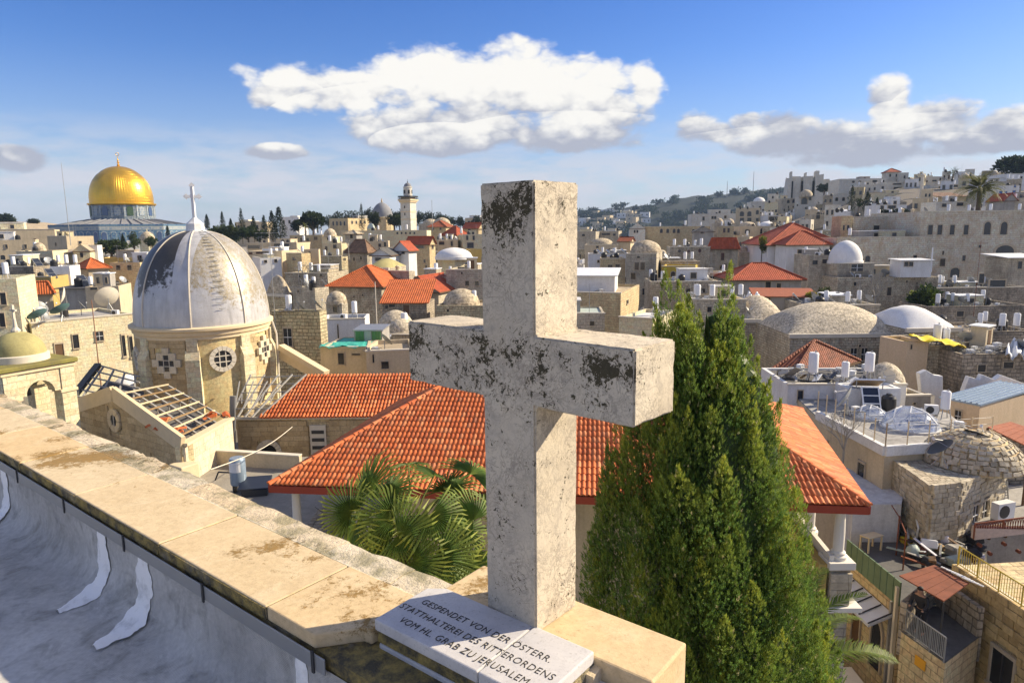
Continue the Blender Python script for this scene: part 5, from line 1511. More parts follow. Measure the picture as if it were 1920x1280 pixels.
b = MB(); zf = zd1 + .45 + dh; b.lathe(0, 0, [(.35, zf - .3), (.5, zf + .4), (.18, zf + .8), (.42, zf + 1.3), (.14, zf + 1.7), (.3, zf + 2.1), (.1, zf + 2.5), (.08, zf + 3.4)], 10)
for j in range(14):
    a0, a1 = R(110 + 24 * j), R(110 + 24 * (j + 1)); b.tube((.55 * math.cos(a0), 0, zf + 3.95 + .55 * math.sin(a0)), (.55 * math.cos(a1), 0, zf + 3.95 + .55 * math.sin(a1)), .09, n=5)
b.build('crescent_finial', M['gold'], DR, smooth=40)

# small domed fountain before the shrine, grey mosque dome, minaret
def small_dome_pavilion(label, px, pyb, Y, r, h, mat, wallmat, name='domed_pavilion', wall_h=None, n=12, point=.1):
    p = at(px, pyb, Y); gz_ = min(ground_z(p.x, Y), p.z - 1)
    t = thing(name, label, 'pavilion', (p.x, Y, gz_))
    hw_ = p.z - gz_
    MB().lathe(0, 0, [(r * 1.02, 0), (r * 1.02, hw_)], n).build('drum', M[wallmat], t)
    MB().lathe(0, 0, [(r * 1.1, hw_), (r * 1.1, hw_ + h * .08), (r, hw_ + h * .1)], n * 2).build('cornice', M[wallmat], t)
    MB().dome(0, 0, hw_ + h * .09, r, h, 20, 8, point).build('dome', M[mat], t, smooth=60)
    MB().lathe(0, 0, [(r * .06, hw_ + h), (r * .09, hw_ + h * 1.12), (r * .03, hw_ + h * 1.35)], 8).build('finial', M[wallmat], t)
    return t
small_dome_pavilion('tan domed fountain pavilion in front of the blue shrine', 277, 452, 200, 2.1, 2.6, 'dome_plaster', 'stone_cream')
small_dome_pavilion('great weathered lead-grey mosque dome beside the minaret', 717, 410, 262, 4.0, 5.6, 'lead', 'stone_tan', 'mosque_dome')
small_dome_pavilion('little turquoise-grey dome on a cream turret below the mosque', 696, 430, 190, 1.1, 1.5, 'sheet_pale', 'stone_cream')
def minaret():
    Y = 190.0; p = at(767, 428, Y); k = Y / FPX
    gz_ = p.z - 6
    t = thing('minaret', 'square cream stone minaret with balcony and small grey dome', 'minaret', (p.x, Y, gz_), R(-24))
    def z(py): return at(767, py, Y).z - gz_
    s = 1.55
    MB().box(-s, s, -s, s, 0, z(380)).build('shaft', M['stone_hill'], t)
    for e in (398, 412): MB().box(-s - .06, s + .06, -s - .06, s + .06, z(e), z(e) + .22).build('string_course', M['trim_stone'], t)
    MB().box(-s - .25, s + .25, -s - .25, s + .25, z(380), z(377)).build('corbel', M['trim_stone'], t)
    MB().box(-s - .5, s + .5, -s - .5, s + .5, z(377), z(374)).build('balcony_floor', M['trim_stone'], t)
    rl = MB()
    for a, b_ in (((-s - .4, -s - .4), (s + .4, -s - .4)), ((s + .4, -s - .4), (s + .4, s + .4)), ((s + .4, s + .4), (-s - .4, s + .4)), ((-s - .4, s + .4), (-s - .4, -s - .4))):
        rail(rl, (*a, z(374)), (*b_, z(374)), .9, 8, .05)
    rl.build('balcony_rail', M['metal_dark'], t)
    MB().box(-s * .95, s * .95, -s * .95, s * .95, z(374), z(370)).build('gallery', M['stone_tan'], t)
    MB().box(-s - .45, s + .45, -s - .45, s + .45, z(370), z(368.6)).build('gallery_roof', M['metal_dark'], t)
    MB().lathe(0, 0, [(1.2, z(368.6)), (1.15, z(352)), (1.3, z(351.5)), (1.3, z(350.8)), (1.05, z(350))], 12).build('lantern', M['stone_hill'], t)
    for i in range(6):
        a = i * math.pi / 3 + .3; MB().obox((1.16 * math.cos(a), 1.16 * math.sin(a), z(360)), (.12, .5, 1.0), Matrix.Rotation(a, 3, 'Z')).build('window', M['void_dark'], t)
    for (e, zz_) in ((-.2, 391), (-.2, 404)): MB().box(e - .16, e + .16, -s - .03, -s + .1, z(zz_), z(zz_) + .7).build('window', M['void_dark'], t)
    MB().dome(0, 0, z(350), 1.05, z(342.5) - z(350), 16, 7, .2).build('dome', M['lead'], t, smooth=60)
    MB().lathe(0, 0, [(.12, z(342.8)), (.16, z(341.5)), (.05, z(340)), (.04, z(336.5))], 6).build('finial', M['metal_dark'], t)
minaret()
# ================================================================ town houses
MM = dict(cr='stone_cream', tan='stone_tan', gr='stone_grey', ro='stone_rough', dk='stone_dark', hi='stone_hill', big='stone_big', mo='stone_moss', pc='plaster_cream', pw='plaster_white', pb='plaster_beige', pg='plaster_grey', py='plaster_yellow', po='plaster_ochre', pp='plaster_pink',
          fr='flat_roof', fw='flat_roof_white', fd='flat_roof_dark', ft='flat_roof_tan', fm='moss_roof')
WINC = {}; plain('trim_win', (.46, .385, .28), .85, 0, .2, 3)
def win_meshes(kind):
    if kind in WINC: return WINC[kind]
    if kind in ('rect', 'door', 'blue', 'bars'):
        fr = MB(); t_ = .09
        fr.box(-.5 - t_, -.5, -.07, .02, -.5, .5); fr.box(.5, .5 + t_, -.07, .02, -.5, .5); fr.box(-.5 - t_, .5 + t_, -.075, .02, .5, .5 + t_); fr.box(-.5 - t_ * 1.4, .5 + t_ * 1.4, -.12, .02, -.5 - t_, -.5)
        pa = MB().box(-.498, .498, -.016, .02, -.498, .498)
    elif kind == 'arch':
        out = [(-.5, -.5), (.5, -.5)] + [(.5 * math.cos(math.pi * j / 10), .18 + .32 * math.sin(math.pi * j / 10)) for j in range(11)]
        pa = MB().prism(out, -.016, .02); o2 = [(x * 1.28, -.5 + (z + .5) * 1.10) for x, z in out]; fr = MB()
        n = len(out)
        for i in range(1, n):
            a, b_ = out[i], out[(i + 1) % n]; c, d = o2[(i + 1) % n], o2[i]
            if i == n - 1: continue
            fr.prism([a, b_, c, d], -.07, .02)
        a, b_, c, d = out[n - 1], out[0], o2[0], o2[n - 1]; fr.prism([a, b_, c, d], -.07, .02)
    else:
        out = [(.5 * math.cos(2 * math.pi * j / 14), .5 * math.sin(2 * math.pi * j / 14)) for j in range(14)]
        pa = MB().prism(out, -.016, .02); fr = MB()
        for i in range(14):
            a, b_ = out[i], out[(i + 1) % 14]; fr.prism([a, b_, (b_[0] * 1.3, b_[1] * 1.3), (a[0] * 1.3, a[1] * 1.3)], -.07, .02)
    WINC[kind] = (fr.mesh('window', M['trim_win']), pa.mesh('pane', M['blue_shutter' if kind == 'blue' else ('wood_dark' if kind == 'door' else 'glass_dark')]), MB().box(-.02, .02, -.05, -.02, -.5, .5).box(-.5, .5, -.048, -.018, -.02, .02).mesh('glazing_bar', M['metal_white']))
    return WINC[kind]
def add_window(parent, loc, rz, w, h, kind='rect', bars=False):
    f, p, g = win_meshes(kind)
    o = inst('door' if kind == 'door' else 'window', f, parent, loc, (w, 1, h), (0, 0, rz)); inst('pane', p, o, (0, 0, 0))
    if bars or kind == 'bars': inst('glazing_bar', g, o, (0, 0, 0))
    return o
FOOT = []          # footprints of placed houses
CLUT = []          # roof things waiting for their labels
def house(label, l, c, r, y, Y, mat, rz=-25, roof='flat', wins=(), short=None, clut='', dep=None, rmat='fr', rh=None, base=None, name='house', cat='house', group=None, side=None, auto=None, rim=.35, domes=(), over=.35, seed=None, zbase=None):
    rs = random.Random(seed if seed is not None else int(l * 7 + y * 13)); a = R(rz)
    C = at(c, y, Y); fx = Vector((math.cos(a), math.sin(a), 0)); fy = Vector((-math.sin(a), math.cos(a), 0))
    cp, sp = math.cos(PITCH), math.sin(PITCH); zc = C.z - CZ
    def solve(px, d):
        # column of px at the same height, roll ignored after aligning with the corner
        k = (px - c) / FPX + C.x / (C.y * cp - zc * sp)
        return (k * (C.y * cp - zc * sp) - C.x) / (d.x - k * d.y * cp)
    w = solve(l, -fx); d = dep if dep else solve(r, fy)
    w = max(.6, min(60, w)); d = max(.8, min(40, d))
    O = C - fx * w
    corners = [O, C, C + fy * d, O + fy * d]
    gz_ = zbase if zbase is not None else min(min(ground_z(p.x, p.y) for p in corners), C.z - 2.5) - .6
    h = C.z - gz_
    t = thing(name, label, cat, (O.x, O.y, gz_), a, group)
    FOOT.append(((O.x + C.x) / 2 + fy.x * d / 2, (O.y + C.y) / 2 + fy.y * d / 2, max(w, d) / 2))
    t['_wd'] = (w, d, h)
    m = M[MM[mat]]
    if roof in ('flat', 'dome', 'moss'):
        MB().box(0, w, 0, d, 0, h - rim).build('wall', m, t)
        q = .22; pr = MB(); z0, z1 = h - rim, h
        pr.box(0, w, 0, q, z0, z1); pr.box(0, w, d - q, d, z0, z1); pr.box(0, q, q, d - q, z0, z1); pr.box(w - q, w, q, d - q, z0, z1)
        pr.build('roof_parapet', m, t)
        MB().box(q, w - q, q, d - q, z0, z0 + .06).build('roof', M[MM[rmat]] if rmat in MM else M[rmat], t)
        if rs.random() < .6: MB().box(-.06, w + .06, -.06, q * .9, z1, z1 + .10).build('coping', M['trim_pale'], t)
        if not domes and w > 3.2 and d > 3.2 and Y > 60:
            for q_ in range(rs.choice([0, 1, 1, 2])):
                ww = rs.uniform(.22, .5) * w; dd = rs.uniform(.25, .5) * d; x_ = rs.uniform(.3, w - ww - .3); y_ = rs.uniform(d * .3, max(d * .31, d - dd - .3)); hz_ = rs.uniform(.7, 1.9)
                rm = MB().box(x_, x_ + ww, y_, y_ + dd, z0 + .06, z0 + hz_).build('roof_room', M[rs.choice(['plaster_white', 'plaster_cream', 'stone_cream', MM[mat], 'plaster_grey'])], t)
                MB().box(x_ - .1, x_ + ww + .1, y_ - .1, y_ + dd + .1, z0 + hz_, z0 + hz_ + .1).build('room_roof', M[rs.choice(['flat_roof_white', 'flat_roof', 'sheet_white', 'flat_roof_tan'])], t)
                if hz_ > 1.2: add_window(t, (x_ + ww * .5, y_, z0 + hz_ * .55), 0, min(.7, ww * .35), hz_ * .42, 'rect')
        for (ux_, uy_, rr, hh_, dm_) in domes:
            dmm = MB(); dmm.lathe(w * ux_, d * uy_, [(rr * 1.06, z0 + .07), (rr * 1.06, z0 + .5), (rr, z0 + .52)], 20); dmm.dome(w * ux_, d * uy_, z0 + .5, rr, hh_, 22, 8, .12)
            dmm.build('dome', M[dm_], t, smooth=55)
    elif roof in ('hip', 'gx', 'gy', 'pyr'):
        MB().box(0, w, 0, d, 0, h).build('wall', m, t)
        rh = rh or min(w, d) * .3; ov = over
        x0, x1, y0, y1 = -ov, w + ov, -ov, d + ov; z = h - .05
        if roof == 'pyr': rg = [((x0 + x1) / 2, (y0 + y1) / 2)] * 2
        elif roof == 'hip': 
            if w >= d: k = (y1 - y0) / 2; rg = [(x0 + k, (y0 + y1) / 2), (x1 - k, (y0 + y1) / 2)]
            else: k = (x1 - x0) / 2; rg = [((x0 + x1) / 2, y0 + k), ((x0 + x1) / 2, y1 - k)]
        elif roof == 'gx': rg = [(x0, (y0 + y1) / 2), (x1, (y0 + y1) / 2)]
        else: rg = [((x0 + x1) / 2, y0), ((x0 + x1) / 2, y1)]
        A, B, Cc, D = (x0, y0, z), (x1, y0, z), (x1, y1, z), (x0, y1, z); E, F = (*rg[0], z + rh), (*rg[1], z + rh)
        tm = M[rmat] if rmat in M else M['tile_orange']
        b = MB(); th = .14
        along_x = (roof == 'gx') or (roof in ('hip', 'pyr') and w >= d)
        faces = [(A, B, F, E), (Cc, D, E, F), (B, Cc, F), (D, A, E)] if along_x else [(B, Cc, F, E), (D, A, E, F), (A, B, E), (Cc, D, F)]
        if roof in ('gx', 'gy'):
            gf = faces[2:]; faces = faces[:2]
            for g_ in gf: MB().poly([(p[0] * 1.0, p[1], p[2]) for p in [tuple(Vector(p) + (Vector((-ov * .98 if p[0] > w / 2 else ov * .98, 0, 0)) if along_x else Vector((0, -ov * .98 if p[1] > d / 2 else ov * .98, 0)))) for p in g_]]).build('gable', m, t)
        for f_ in faces:
            MB().poly(f_).build('roof_slope', tm, t)
        ev = MB()
        for p, q in ((A, B), (B, Cc), (Cc, D), (D, A)): ev.bar(Vector(p) + Vector((0, 0, -.09)), Vector(q) + Vector((0, 0, -.09)), .1, .14)
        ev.build('eaves_board', M['wood_dark'], t)
        rc = MB(); e_ = Vector((0, 0, .03))
        segs = [(E, F)] if roof in ('gx', 'gy') else ([(E, F)] if E != F else []) + ([(A, E), (D, E), (B, F), (Cc, F)] if along_x else [(A, E), (B, E), (D, F), (Cc, F)])
        for p, q in segs: rc.tube(Vector(p) + e_, Vector(q) + e_, .11, n=6)
        rc.build('ridge_cap', tm, t)
    elif roof == 'shed':
        MB().box(0, w, 0, d, 0, h - .1).build('wall', m, t)
        rh = rh if rh is not None else .5; b = MB(); ov = over
        b.add([(-ov, -ov, h), (w + ov, -ov, h), (w + ov, d + ov, h + rh), (-ov, d + ov, h + rh), (-ov, -ov, h - .1), (w + ov, -ov, h - .1), (w + ov, d + ov, h + rh - .1), (-ov, d + ov, h + rh - .1)],
              [(0, 1, 2, 3), (4, 7, 6, 5), (0, 4, 5, 1), (1, 5, 6, 2), (2, 6, 7, 3), (3, 7, 4, 0)])
        b.build('roof', M[rmat] if rmat in M else M[MM[rmat]], t)
    elif roof == 'vx':
        MB().box(0, w, 0, d, 0, h).build('wall', m, t)
        rh = rh or d * .3; b = MB(); nx, ny = 14, 10
        for i in range(nx + 1):
            u_ = i / nx
            for j in range(ny + 1):
                v_ = j / ny; e = math.sin(math.pi * v_) ** .75 * (math.sin(math.pi * min(1, max(0, u_))) ** .55)
                b.v.append((w * u_, d * v_, h + rh * e + rs.uniform(-.02, .02)))
        for i in range(nx):
            for j in range(ny): b.f.append((i * (ny + 1) + j, i * (ny + 1) + j + 1, (i + 1) * (ny + 1) + j + 1, (i + 1) * (ny + 1) + j))
        b.build('vault', M[rmat] if rmat in M else M[MM[rmat]], t, smooth=60)
        MB().box(-.1, w + .1, -.14, .18, h - .25, h + .10).build('coping', M['trim_pale'], t)
    # windows given in px on the front (or side, kind prefixed with s)
    nrm_f = Vector((math.sin(a), -math.cos(a), 0)); nrm_s = Vector((math.cos(a), math.sin(a), 0))
    for wn in wins:
        px, py, wp, hp_ = wn[:4]; kind = wn[4] if len(wn) > 4 else 'rect'
        sd = kind.startswith('s_'); kind = kind[2:] if sd else kind
        rr = ray(px, py); nn = nrm_s if sd else nrm_f
        k = nn.dot(C) / nn.dot(rr); P = Vector((0, 0, CZ)) + rr * k
        ww, hw_ = wp / FPX * P.y * cp, hp_ / FPX * P.y * cp
        if sd:
            yy = (P - O).dot(fy); fo = abs(nn.dot(rr.normalized())); ww = ww / max(.3, fo)
            add_window(t, (w, min(max(yy, .3), d - .3), P.z - gz_), math.pi / 2, ww, hw_, kind)
        else:
            xx = (P - O).dot(fx); add_window(t, (min(max(xx, .2), w - .2), 0, P.z - gz_), 0, ww, hw_, kind)
    if label and not auto and len(wins) < 4 and w > 4.5 and h > 5 and roof != 'shed':
        for q_ in range(rs.choice([2, 3, 4, 5])): add_window(t, (rs.uniform(.5, w - .5), 0, h - rs.choice([3.4, 4.6, 5.8, 6.6])), 0, rs.uniform(.4, .8), rs.uniform(.6, 1.2), rs.choice(['rect', 'rect', 'arch']))
    if auto:
        n, kind = auto; top = h - rim - 1.6
        for i in range(n):
            add_window(t, (w * (i + .5) / n + rs.uniform(-.2, .2), 0, top), 0, min(.9, w / n * .42), 1.3, kind)
            if rs.random() < .5 and top > 4: add_window(t, (w * (i + .5) / n + rs.uniform(-.2, .2), 0, top - 3.0), 0, min(.9, w / n * .42), 1.3, kind)
        if d > 2.5:
            for i in range(max(1, int(d / 3.4))): add_window(t, (w, d * (i + .5) / max(1, int(d / 3.4)), top), math.pi / 2, .8, 1.25, kind)
    if label and roof in ('flat', 'dome') and Y > 60 and w > 4 and not domes: clut = (clut + rs.choice([' A1', ' A1 B1', ' B1', ' W1', ' A1 D1', ''])).strip()
    if clut: clutter(t, clut, short or ' '.join(label.split()[:8]) if label else '', rs, h - rim + .06 if roof in ('flat', 'dome') else h + .02)
    return t

# ---------------------------------------------------------------- roof things
PROTO = {}
def proto(kind):
    if kind in PROTO: return PROTO[kind]
    parts = []
    def P(b, nm, mat, sm=0, sub=None): parts.append((nm, b.mesh(nm, M[mat], sm), sub))
    if kind == 'W':
        st = MB()
        for x, y in ((-.25, -.25), (.25, -.25), (.25, .25), (-.25, .25)): st.bar((x * 1.3, y * 1.3, 0), (x * .8, y * .8, .75), .05)
        P(st, 'stand', 'metal_grey'); P(MB().lathe(0, 0, [(.26, .70), (.30, .74), (.30, 1.90), (.24, 1.98)], 14), 'tank', 'tank_white', 40); P(MB().tube((.1, 0, 1.97), (.1, 0, 2.1), .05), 'valve', 'metal_grey')
    elif kind == 'B':
        P(MB().lathe(0, 0, [(.46, 0), (.5, .1), (.48, .4), (.5, .5), (.48, .85), (.5, .95), (.40, 1.12), (.18, 1.2)], 16), 'barrel', 'tank_black', 30); P(MB().lathe(0, 0, [(.2, 1.19), (.2, 1.27), (.17, 1.29)], 12), 'lid', 'tank_black')
    elif kind == 'P':
        q = Matrix.Rotation(R(42), 3, 'X')
        P(MB().obox((0, 0, .72), (1.0, 1.9, .07), q), 'collector', 'panel_blue')
        fr = MB()
        for e in (-.51, .51): fr.obox(Vector((e, 0, .72)), (.05, 1.95, .1), q)
        for e in (-.97, 0, .97): fr.obox(Vector((0, 0, .72)) + q @ Vector((0, e, .01)), (1.06, .05, .1), q)
        P(fr, 'frame', 'metal_grey')
        lg = MB()
        for e in (-.45, .45): lg.bar((e, .7, 0), (e, .7, 1.35), .05); lg.bar((e, -.68, 0), (e, .7, .05), .05)
        P(lg, 'stand', 'metal_grey')
    elif kind == 'D':
        b = MB(); n = 18; pr = [(.05 + .6 * k / 5, .16 * (k / 5) ** 2) for k in range(6)]
        vs = []
        for (r_, z_) in pr:
            for k in range(n): vs.append((r_ * math.cos(2 * math.pi * k / n), r_ * math.sin(2 * math.pi * k / n), z_))
        fs = [(j * n + k, j * n + (k + 1) % n, (j + 1) * n + (k + 1) % n, (j + 1) * n + k) for j in range(5) for k in range(n)] + [tuple(range(n))]
        b.add(vs, fs); q = Matrix.Rotation(R(52), 3, 'Y'); b.v = [tuple(q @ Vector(v) + Vector((.1, 0, 1.0))) for v in b.v]
        P(b, 'reflector', 'dish_grey', 60)
        ar = MB(); tip = q @ Vector((0, 0, .62)) + Vector((.1, 0, 1.0)); ar.tube(q @ Vector((.5, 0, .12)) + Vector((.1, 0, 1.0)), tip, .02, n=5); P(ar, 'feed_arm', 'metal_grey'); P(MB().obox(tip, (.1, .1, .14), q), 'receiver', 'metal_white')
        P(MB().tube((0, 0, 0), (0, 0, 1.0), .04, n=6), 'mast', 'metal_grey')
    elif kind == 'A':
        P(MB().tube((0, 0, 0), (0, 0, 3.6), .035, .02, 5), 'mast', 'metal_grey'); b = MB(); b.bar((-.7, 0, 3.4), (.7, 0, 3.4), .03)
        for k in range(7): b.bar((-.6 + .2 * k, -.28, 3.4), (-.6 + .2 * k, .28, 3.4), .025)
        P(b, 'elements', 'metal_grey')
    elif kind == 'C':
        P(MB().box(-.42, .42, -.16, .16, .1, .75), 'casing', 'metal_white'); b = MB(); b.prism([(-.12 + .26 * math.cos(k * .449), .42 + .26 * math.sin(k * .449)) for k in range(14)], -.175, -.16); P(b, 'fan_grille', 'metal_dark'); P(MB().box(-.4, -.34, -.15, .15, 0, .1).box(.34, .4, -.15, .15, 0, .1), 'feet', 'metal_grey')
    elif kind == 'J':
        b = MB(); r_ = random.Random(3)
        for k in range(7): b.obox((r_.uniform(-.6, .6), r_.uniform(-.5, .5), .12 + .07 * k), (r_.uniform(.8, 1.6), r_.uniform(.08, .3), .05), Matrix.Rotation(r_.uniform(0, 3), 3, 'Z') @ Matrix.Rotation(r_.uniform(-.25, .25), 3, 'Y'))
        P(b, 'boards', 'timber_grey')
        b = MB(); b.obox((.2, .1, .35), (.5, .4, .5), Matrix.Rotation(.4, 3, 'Z')); P(b, 'crate', 'sheet_white')
    elif kind == 'S':
        b = MB(); b.box(-.75, .75, -.6, .6, 0, 1.9); P(b, 'cabin', 'plaster_cream'); P(MB().box(-.9, .9, -.75, .75, 1.9, 2.0), 'roof', 'sheet_white'); P(MB().box(-.3, .35, -.63, -.6, 0, 1.6), 'door', 'wood_dark')
    elif kind == 'V':
        P(MB().lathe(0, 0, [(.28, 0), (.28, .8), (.36, .85), (.36, .95), (.1, 1.1)], 10), 'chimney', 'plaster_cream', 30)
    PROTO[kind] = parts
    return parts
KNAME = dict(W=('water_boiler', 'white water boiler', 'water tank', 'white boilers on the roofs'), B=('water_barrel', 'black water barrel', 'water tank', 'black barrels on the roofs'), P=('solar_collector', 'tilted dark solar collector', 'solar panel', 'solar collectors on the roofs'),
             D=('satellite_dish', 'grey satellite dish', 'satellite dish', 'satellite dishes on the roofs'), A=('aerial', 'thin roof aerial', 'aerial', 'aerials on the roofs'), C=('air_conditioner', 'white air conditioner unit', 'air conditioner', 'air conditioners'),
             J=('junk_pile', 'pile of old boards', 'junk', 'junk on the roofs'), S=('roof_cabin', 'small roof cabin', 'cabin', 'cabins on the roofs'), V=('vent_chimney', 'squat plastered chimney', 'chimney', 'chimneys'))
def put(kind, pos, host, rz=0.0, s=1.0):
    nm, desc, cat, grp = KNAME[kind]
    t = thing(nm, None, cat, pos, rz, grp); t.scale = (s, s, s)
    for (n_, me, sub) in proto(kind): inst(n_, me, t, (0, 0, 0))
    CLUT.append((t, desc, host)); return t
def clutter(t, spec, host, rs, z):
    w, d, h = t['_wd']; a = t.rotation_euler.z; O = Vector(t.location); fx = Vector((math.cos(a), math.sin(a), 0)); fy = Vector((-math.sin(a), math.cos(a), 0))
    items = []
    for tok in spec.split(): items += [tok[0]] * int(tok[1:] or 1)
    used = []
    for k in items:
        for tr in range(12):
            u_ = rs.uniform(.08, .92) * w; v_ = (.12 + .8 * rs.random() ** 1.3) * d
            if all((u_ - a_) ** 2 + (v_ - b_) ** 2 > 1.0 for a_, b_ in used): break
        used.append((u_, v_))
        put(k, O + fx * u_ + fy * v_ + Vector((0, 0, z)), host, R({'P': 62, 'D': rs.uniform(-40, 40)}.get(k, rs.uniform(-40, 40))), rs.uniform(.68, .98))
def mast(label, px, y0, y1, Y, rad=.04, mat='metal_grey', name='roof_mast', bars=True):
    p, q = at(px, y1, Y), at(px, y0, Y)
    t = thing(name, label, 'mast', p); hh_ = q.z - p.z
    MB().tube((0, 0, -1.5), (0, 0, hh_), rad, rad * .6, 6).build('pole', M[mat], t)
    if bars:
        b = MB(); b.bar((-1.1, 0, hh_ * .97), (.8, 0, hh_ * .97), rad * .9)
        for k in range(5): b.bar((-.9 + .4 * k, -.4, hh_ * .97), (-.9 + .4 * k, .4, hh_ * .97), rad * .6)
        b.build('crossbar', M[mat], t)
    return t
H = house
# ---------------------------------------------------------------- left of the church dome
H('long bright cream wall house at the far left skyline', -40, 102, None, 430, 150, 'pc', 28, 'flat', [(35, 455, 4, 8), (66, 452, 4, 9), (20, 462, 5, 6)], 'long cream wall house', 'W2 B1', dep=10, rmat='fw')
H('cream lower block in front of the long bright wall', -30, 66, None, 449, 138, 'pc', 28, 'flat', [(12, 462, 4, 7), (48, 462, 4, 7)], dep=5)
H('cube house with shaded tan front and bright side before the blue shrine', 88, 124, 175, 443, 132, 'pc', -35, 'flat', [(105, 458, 5, 6), (150, 455, 5, 6, 's_rect')], 'cube house before the shrine', 'D1 A1', rmat='ft')
H('cream gabled house with one pale window left of the white annex', 137, 168, None, 470, 118, 'cr', 22, 'gy', [(153, 478, 5, 9)], dep=7, rmat='flat_roof_tan', rh=1.2, over=.1)
H('brown gallery house with dark open porch below the cube house', 98, 140, None, 473, 120, 'tan', -12, 'shed', [(118, 482, 20, 8), (104, 482, 5, 9, 'door')], dep=6, rmat='flat_roof_tan', rh=.6)
H('white annex tower beside the cream gabled house', 166, 182, None, 460, 122, 'pw', 20, 'flat', dep=4)
H('cream house topped by a tiny dome at the left', 30, 98, None, 470, 112, 'cr', 15, 'flat', [(80, 488, 6, 9), (46, 484, 4, 9)], 'tiny-domed cream house', 'B1 W1', dep=7, domes=[(.4, .5, 1.0, 1.2, 'dome_plaster')], rmat='ft')
H('cluttered house with white boilers at the left edge', -30, 62, None, 500, 96, 'dk', 8, 'flat', [], 'house at the left edge', 'W5 P5 B2 D1', dep=9, rmat='fd', auto=(4, 'rect'))
H('small house with red pyramid roof left of the church dome', 142, 165, 204, 503, 104, 'pc', -42, 'pyr', [(185, 515, 4, 7, 's_rect')], rmat='tile_orange', rh=1.5)
H('white plastered block with leaning dish shadow', 93, 130, None, 499, 95, 'pw', 18, 'flat', [], 'white plastered block', 'B1 W2', dep=5, rmat='fw')
H('ochre wall house behind the orange corner roof', 63, 95, None, 519, 90, 'po', 10, 'flat', [], 'ochre wall house', 'P2 B1', dep=5)
H('low house with orange hip roof beside the left tower', 30, 40, 97, 552, 82, 'pc', -60, 'hip', [], rmat='tile_orange', rh=1.5)
H('grey barrel-roofed shed between white blocks', 110, 160, None, 540, 80, 'pg', -8, 'shed', [], 'grey barrel shed', 'B1 P2 W1', dep=5, rmat='flat_roof_dark', rh=.3)
H('cream lean-to with stained wall beside the grey shed', 159, 222, None, 536, 80, 'pc', 14, 'flat', [(176, 541, 12, 4), (200, 552, 7, 4)], 'stained cream lean-to', 'W2 D1', dep=5)
H('tan house with iron railings behind the church dome', 205, 262, None, 492, 112, 'tan', -5, 'flat', [(222, 502, 8, 9), (243, 502, 8, 9)], 'tan railed house', 'W2 B1 D2', dep=8)
H('pale garden wall house below the blue shrine', 176, 250, None, 483, 132, 'po', 5, 'flat', [], dep=6, rmat='ft')
H('grey block house beside the garden below the shrine', 240, 292, None, 476, 140, 'gr', -20, 'flat', dep=6, auto=(3, 'rect'))
H('tall cream corner tower with iron balcony at the left edge', -60, 30, None, 522, 58, 'cr', 24, 'flat', [(4, 600, 9, 26), (6, 560, 9, 22)], 'left corner tower', 'W1', dep=7)
house_dish = H('long sunlit cream house with roof dishes left of the church dome', 58, 252, None, 588, 66, 'cr', 50, 'flat', [(186, 630, 14, 18, 'bars'), (232, 648, 6, 40), (246, 650, 6, 40), (142, 640, 10, 26), (112, 662, 14, 36, 'door')], 'long sunlit cream house', 'D5 C1', dep=9, rmat='fr')
# ---------------------------------------------------------------- between church dome and cross
H('white house with two small windows right of the church dome', 468, 487, 527, 484, 120, 'pw', -62, 'flat', [(498, 490, 5, 5, 's_rect'), (517, 489, 5, 6, 's_rect')], 'two-window white house', 'W1 B1', rmat='fw')
H('low pale house with shadowed terrace behind the two-window house', 464, 528, None, 470, 128, 'pc', -8, 'flat', [(492, 474, 26, 4), (470, 475, 8, 4)], 'terrace house', 'W2 D1 A1', dep=7, rmat='fw')
H('flat cream house with long dark opening below the cypresses', 463, 556, None, 455, 150, 'pc', -6, 'flat', [(476, 463, 24, 6), (528, 461, 30, 8)], 'dark-opening cream house', 'W1 B2', dep=8, rmat='fw')
H('tan house with grey slab roof and single window', 536, 565, 582, 475, 122, 'tan', -30, 'flat', [(551, 485, 7, 5)], 'slab-roofed tan house', 'W1 D1', rmat='fr')
H('cream double-window house behind the slab-roofed tan house', 566, 597, None, 468, 128, 'pc', 12, 'flat', [(581, 478, 4, 12)], dep=5)
H('long brown stone house with small windows under the pine', 543, 605, 613, 441, 165, 'tan', -18, 'flat', [(555, 447, 5, 5), (577, 449, 6, 6), (565, 450, 4, 8), (592, 447, 8, 6)], 'long brown stone house', 'W2 D1', rmat='ft')
H('cream house with round cupola below the yellow arcade', 603, 628, 640, 443, 158, 'cr', -20, 'flat', [(615, 447, 4, 6)], domes=[(.4, .5, 1.5, 1.7, 'dome_plaster')], rmat='ft')
H('small square kiosk with pale tent roof', 647, 668, None, 438, 165, 'pg', -15, 'pyr', [(659, 443, 6, 8)], dep=3, rmat='dome_plaster', rh=.9)
H('cream terrace house with crumbling wall in mid town', 604, 640, 654, 456, 140, 'cr', -22, 'flat', [(612, 466, 5, 8), (628, 462, 8, 7)], 'crumbling terrace house', 'W3 B1 A1', rmat='ft')
H('cream house with white terrace edge above the old hip roof', 688, 728, None, 452, 140, 'pc', 8, 'flat', [(712, 460, 5, 6), (722, 458, 4, 8)], 'white-edged terrace house', 'W2 B2 P2', dep=7)
H('dark walled house with planted roof hedge', 602, 640, 652, 481, 118, 'mo', -24, 'flat', [(646, 486, 4, 3, 's_rect')], 'hedge-roofed house', 'W2', rmat='fd')
H('old stone house under a faded brown hip roof', 650, 688, 703, 473, 122, 'gr', -24, 'hip', [(664, 486, 4, 6), (677, 484, 4, 6)], rmat='tile_old', rh=2.3)
H('whitewashed shed with slanting roof and dark opening', 697, 730, None, 478, 112, 'pw', -10, 'gy', [(709, 486, 11, 6)], dep=6, rmat='flat_roof_dark', rh=1.1)
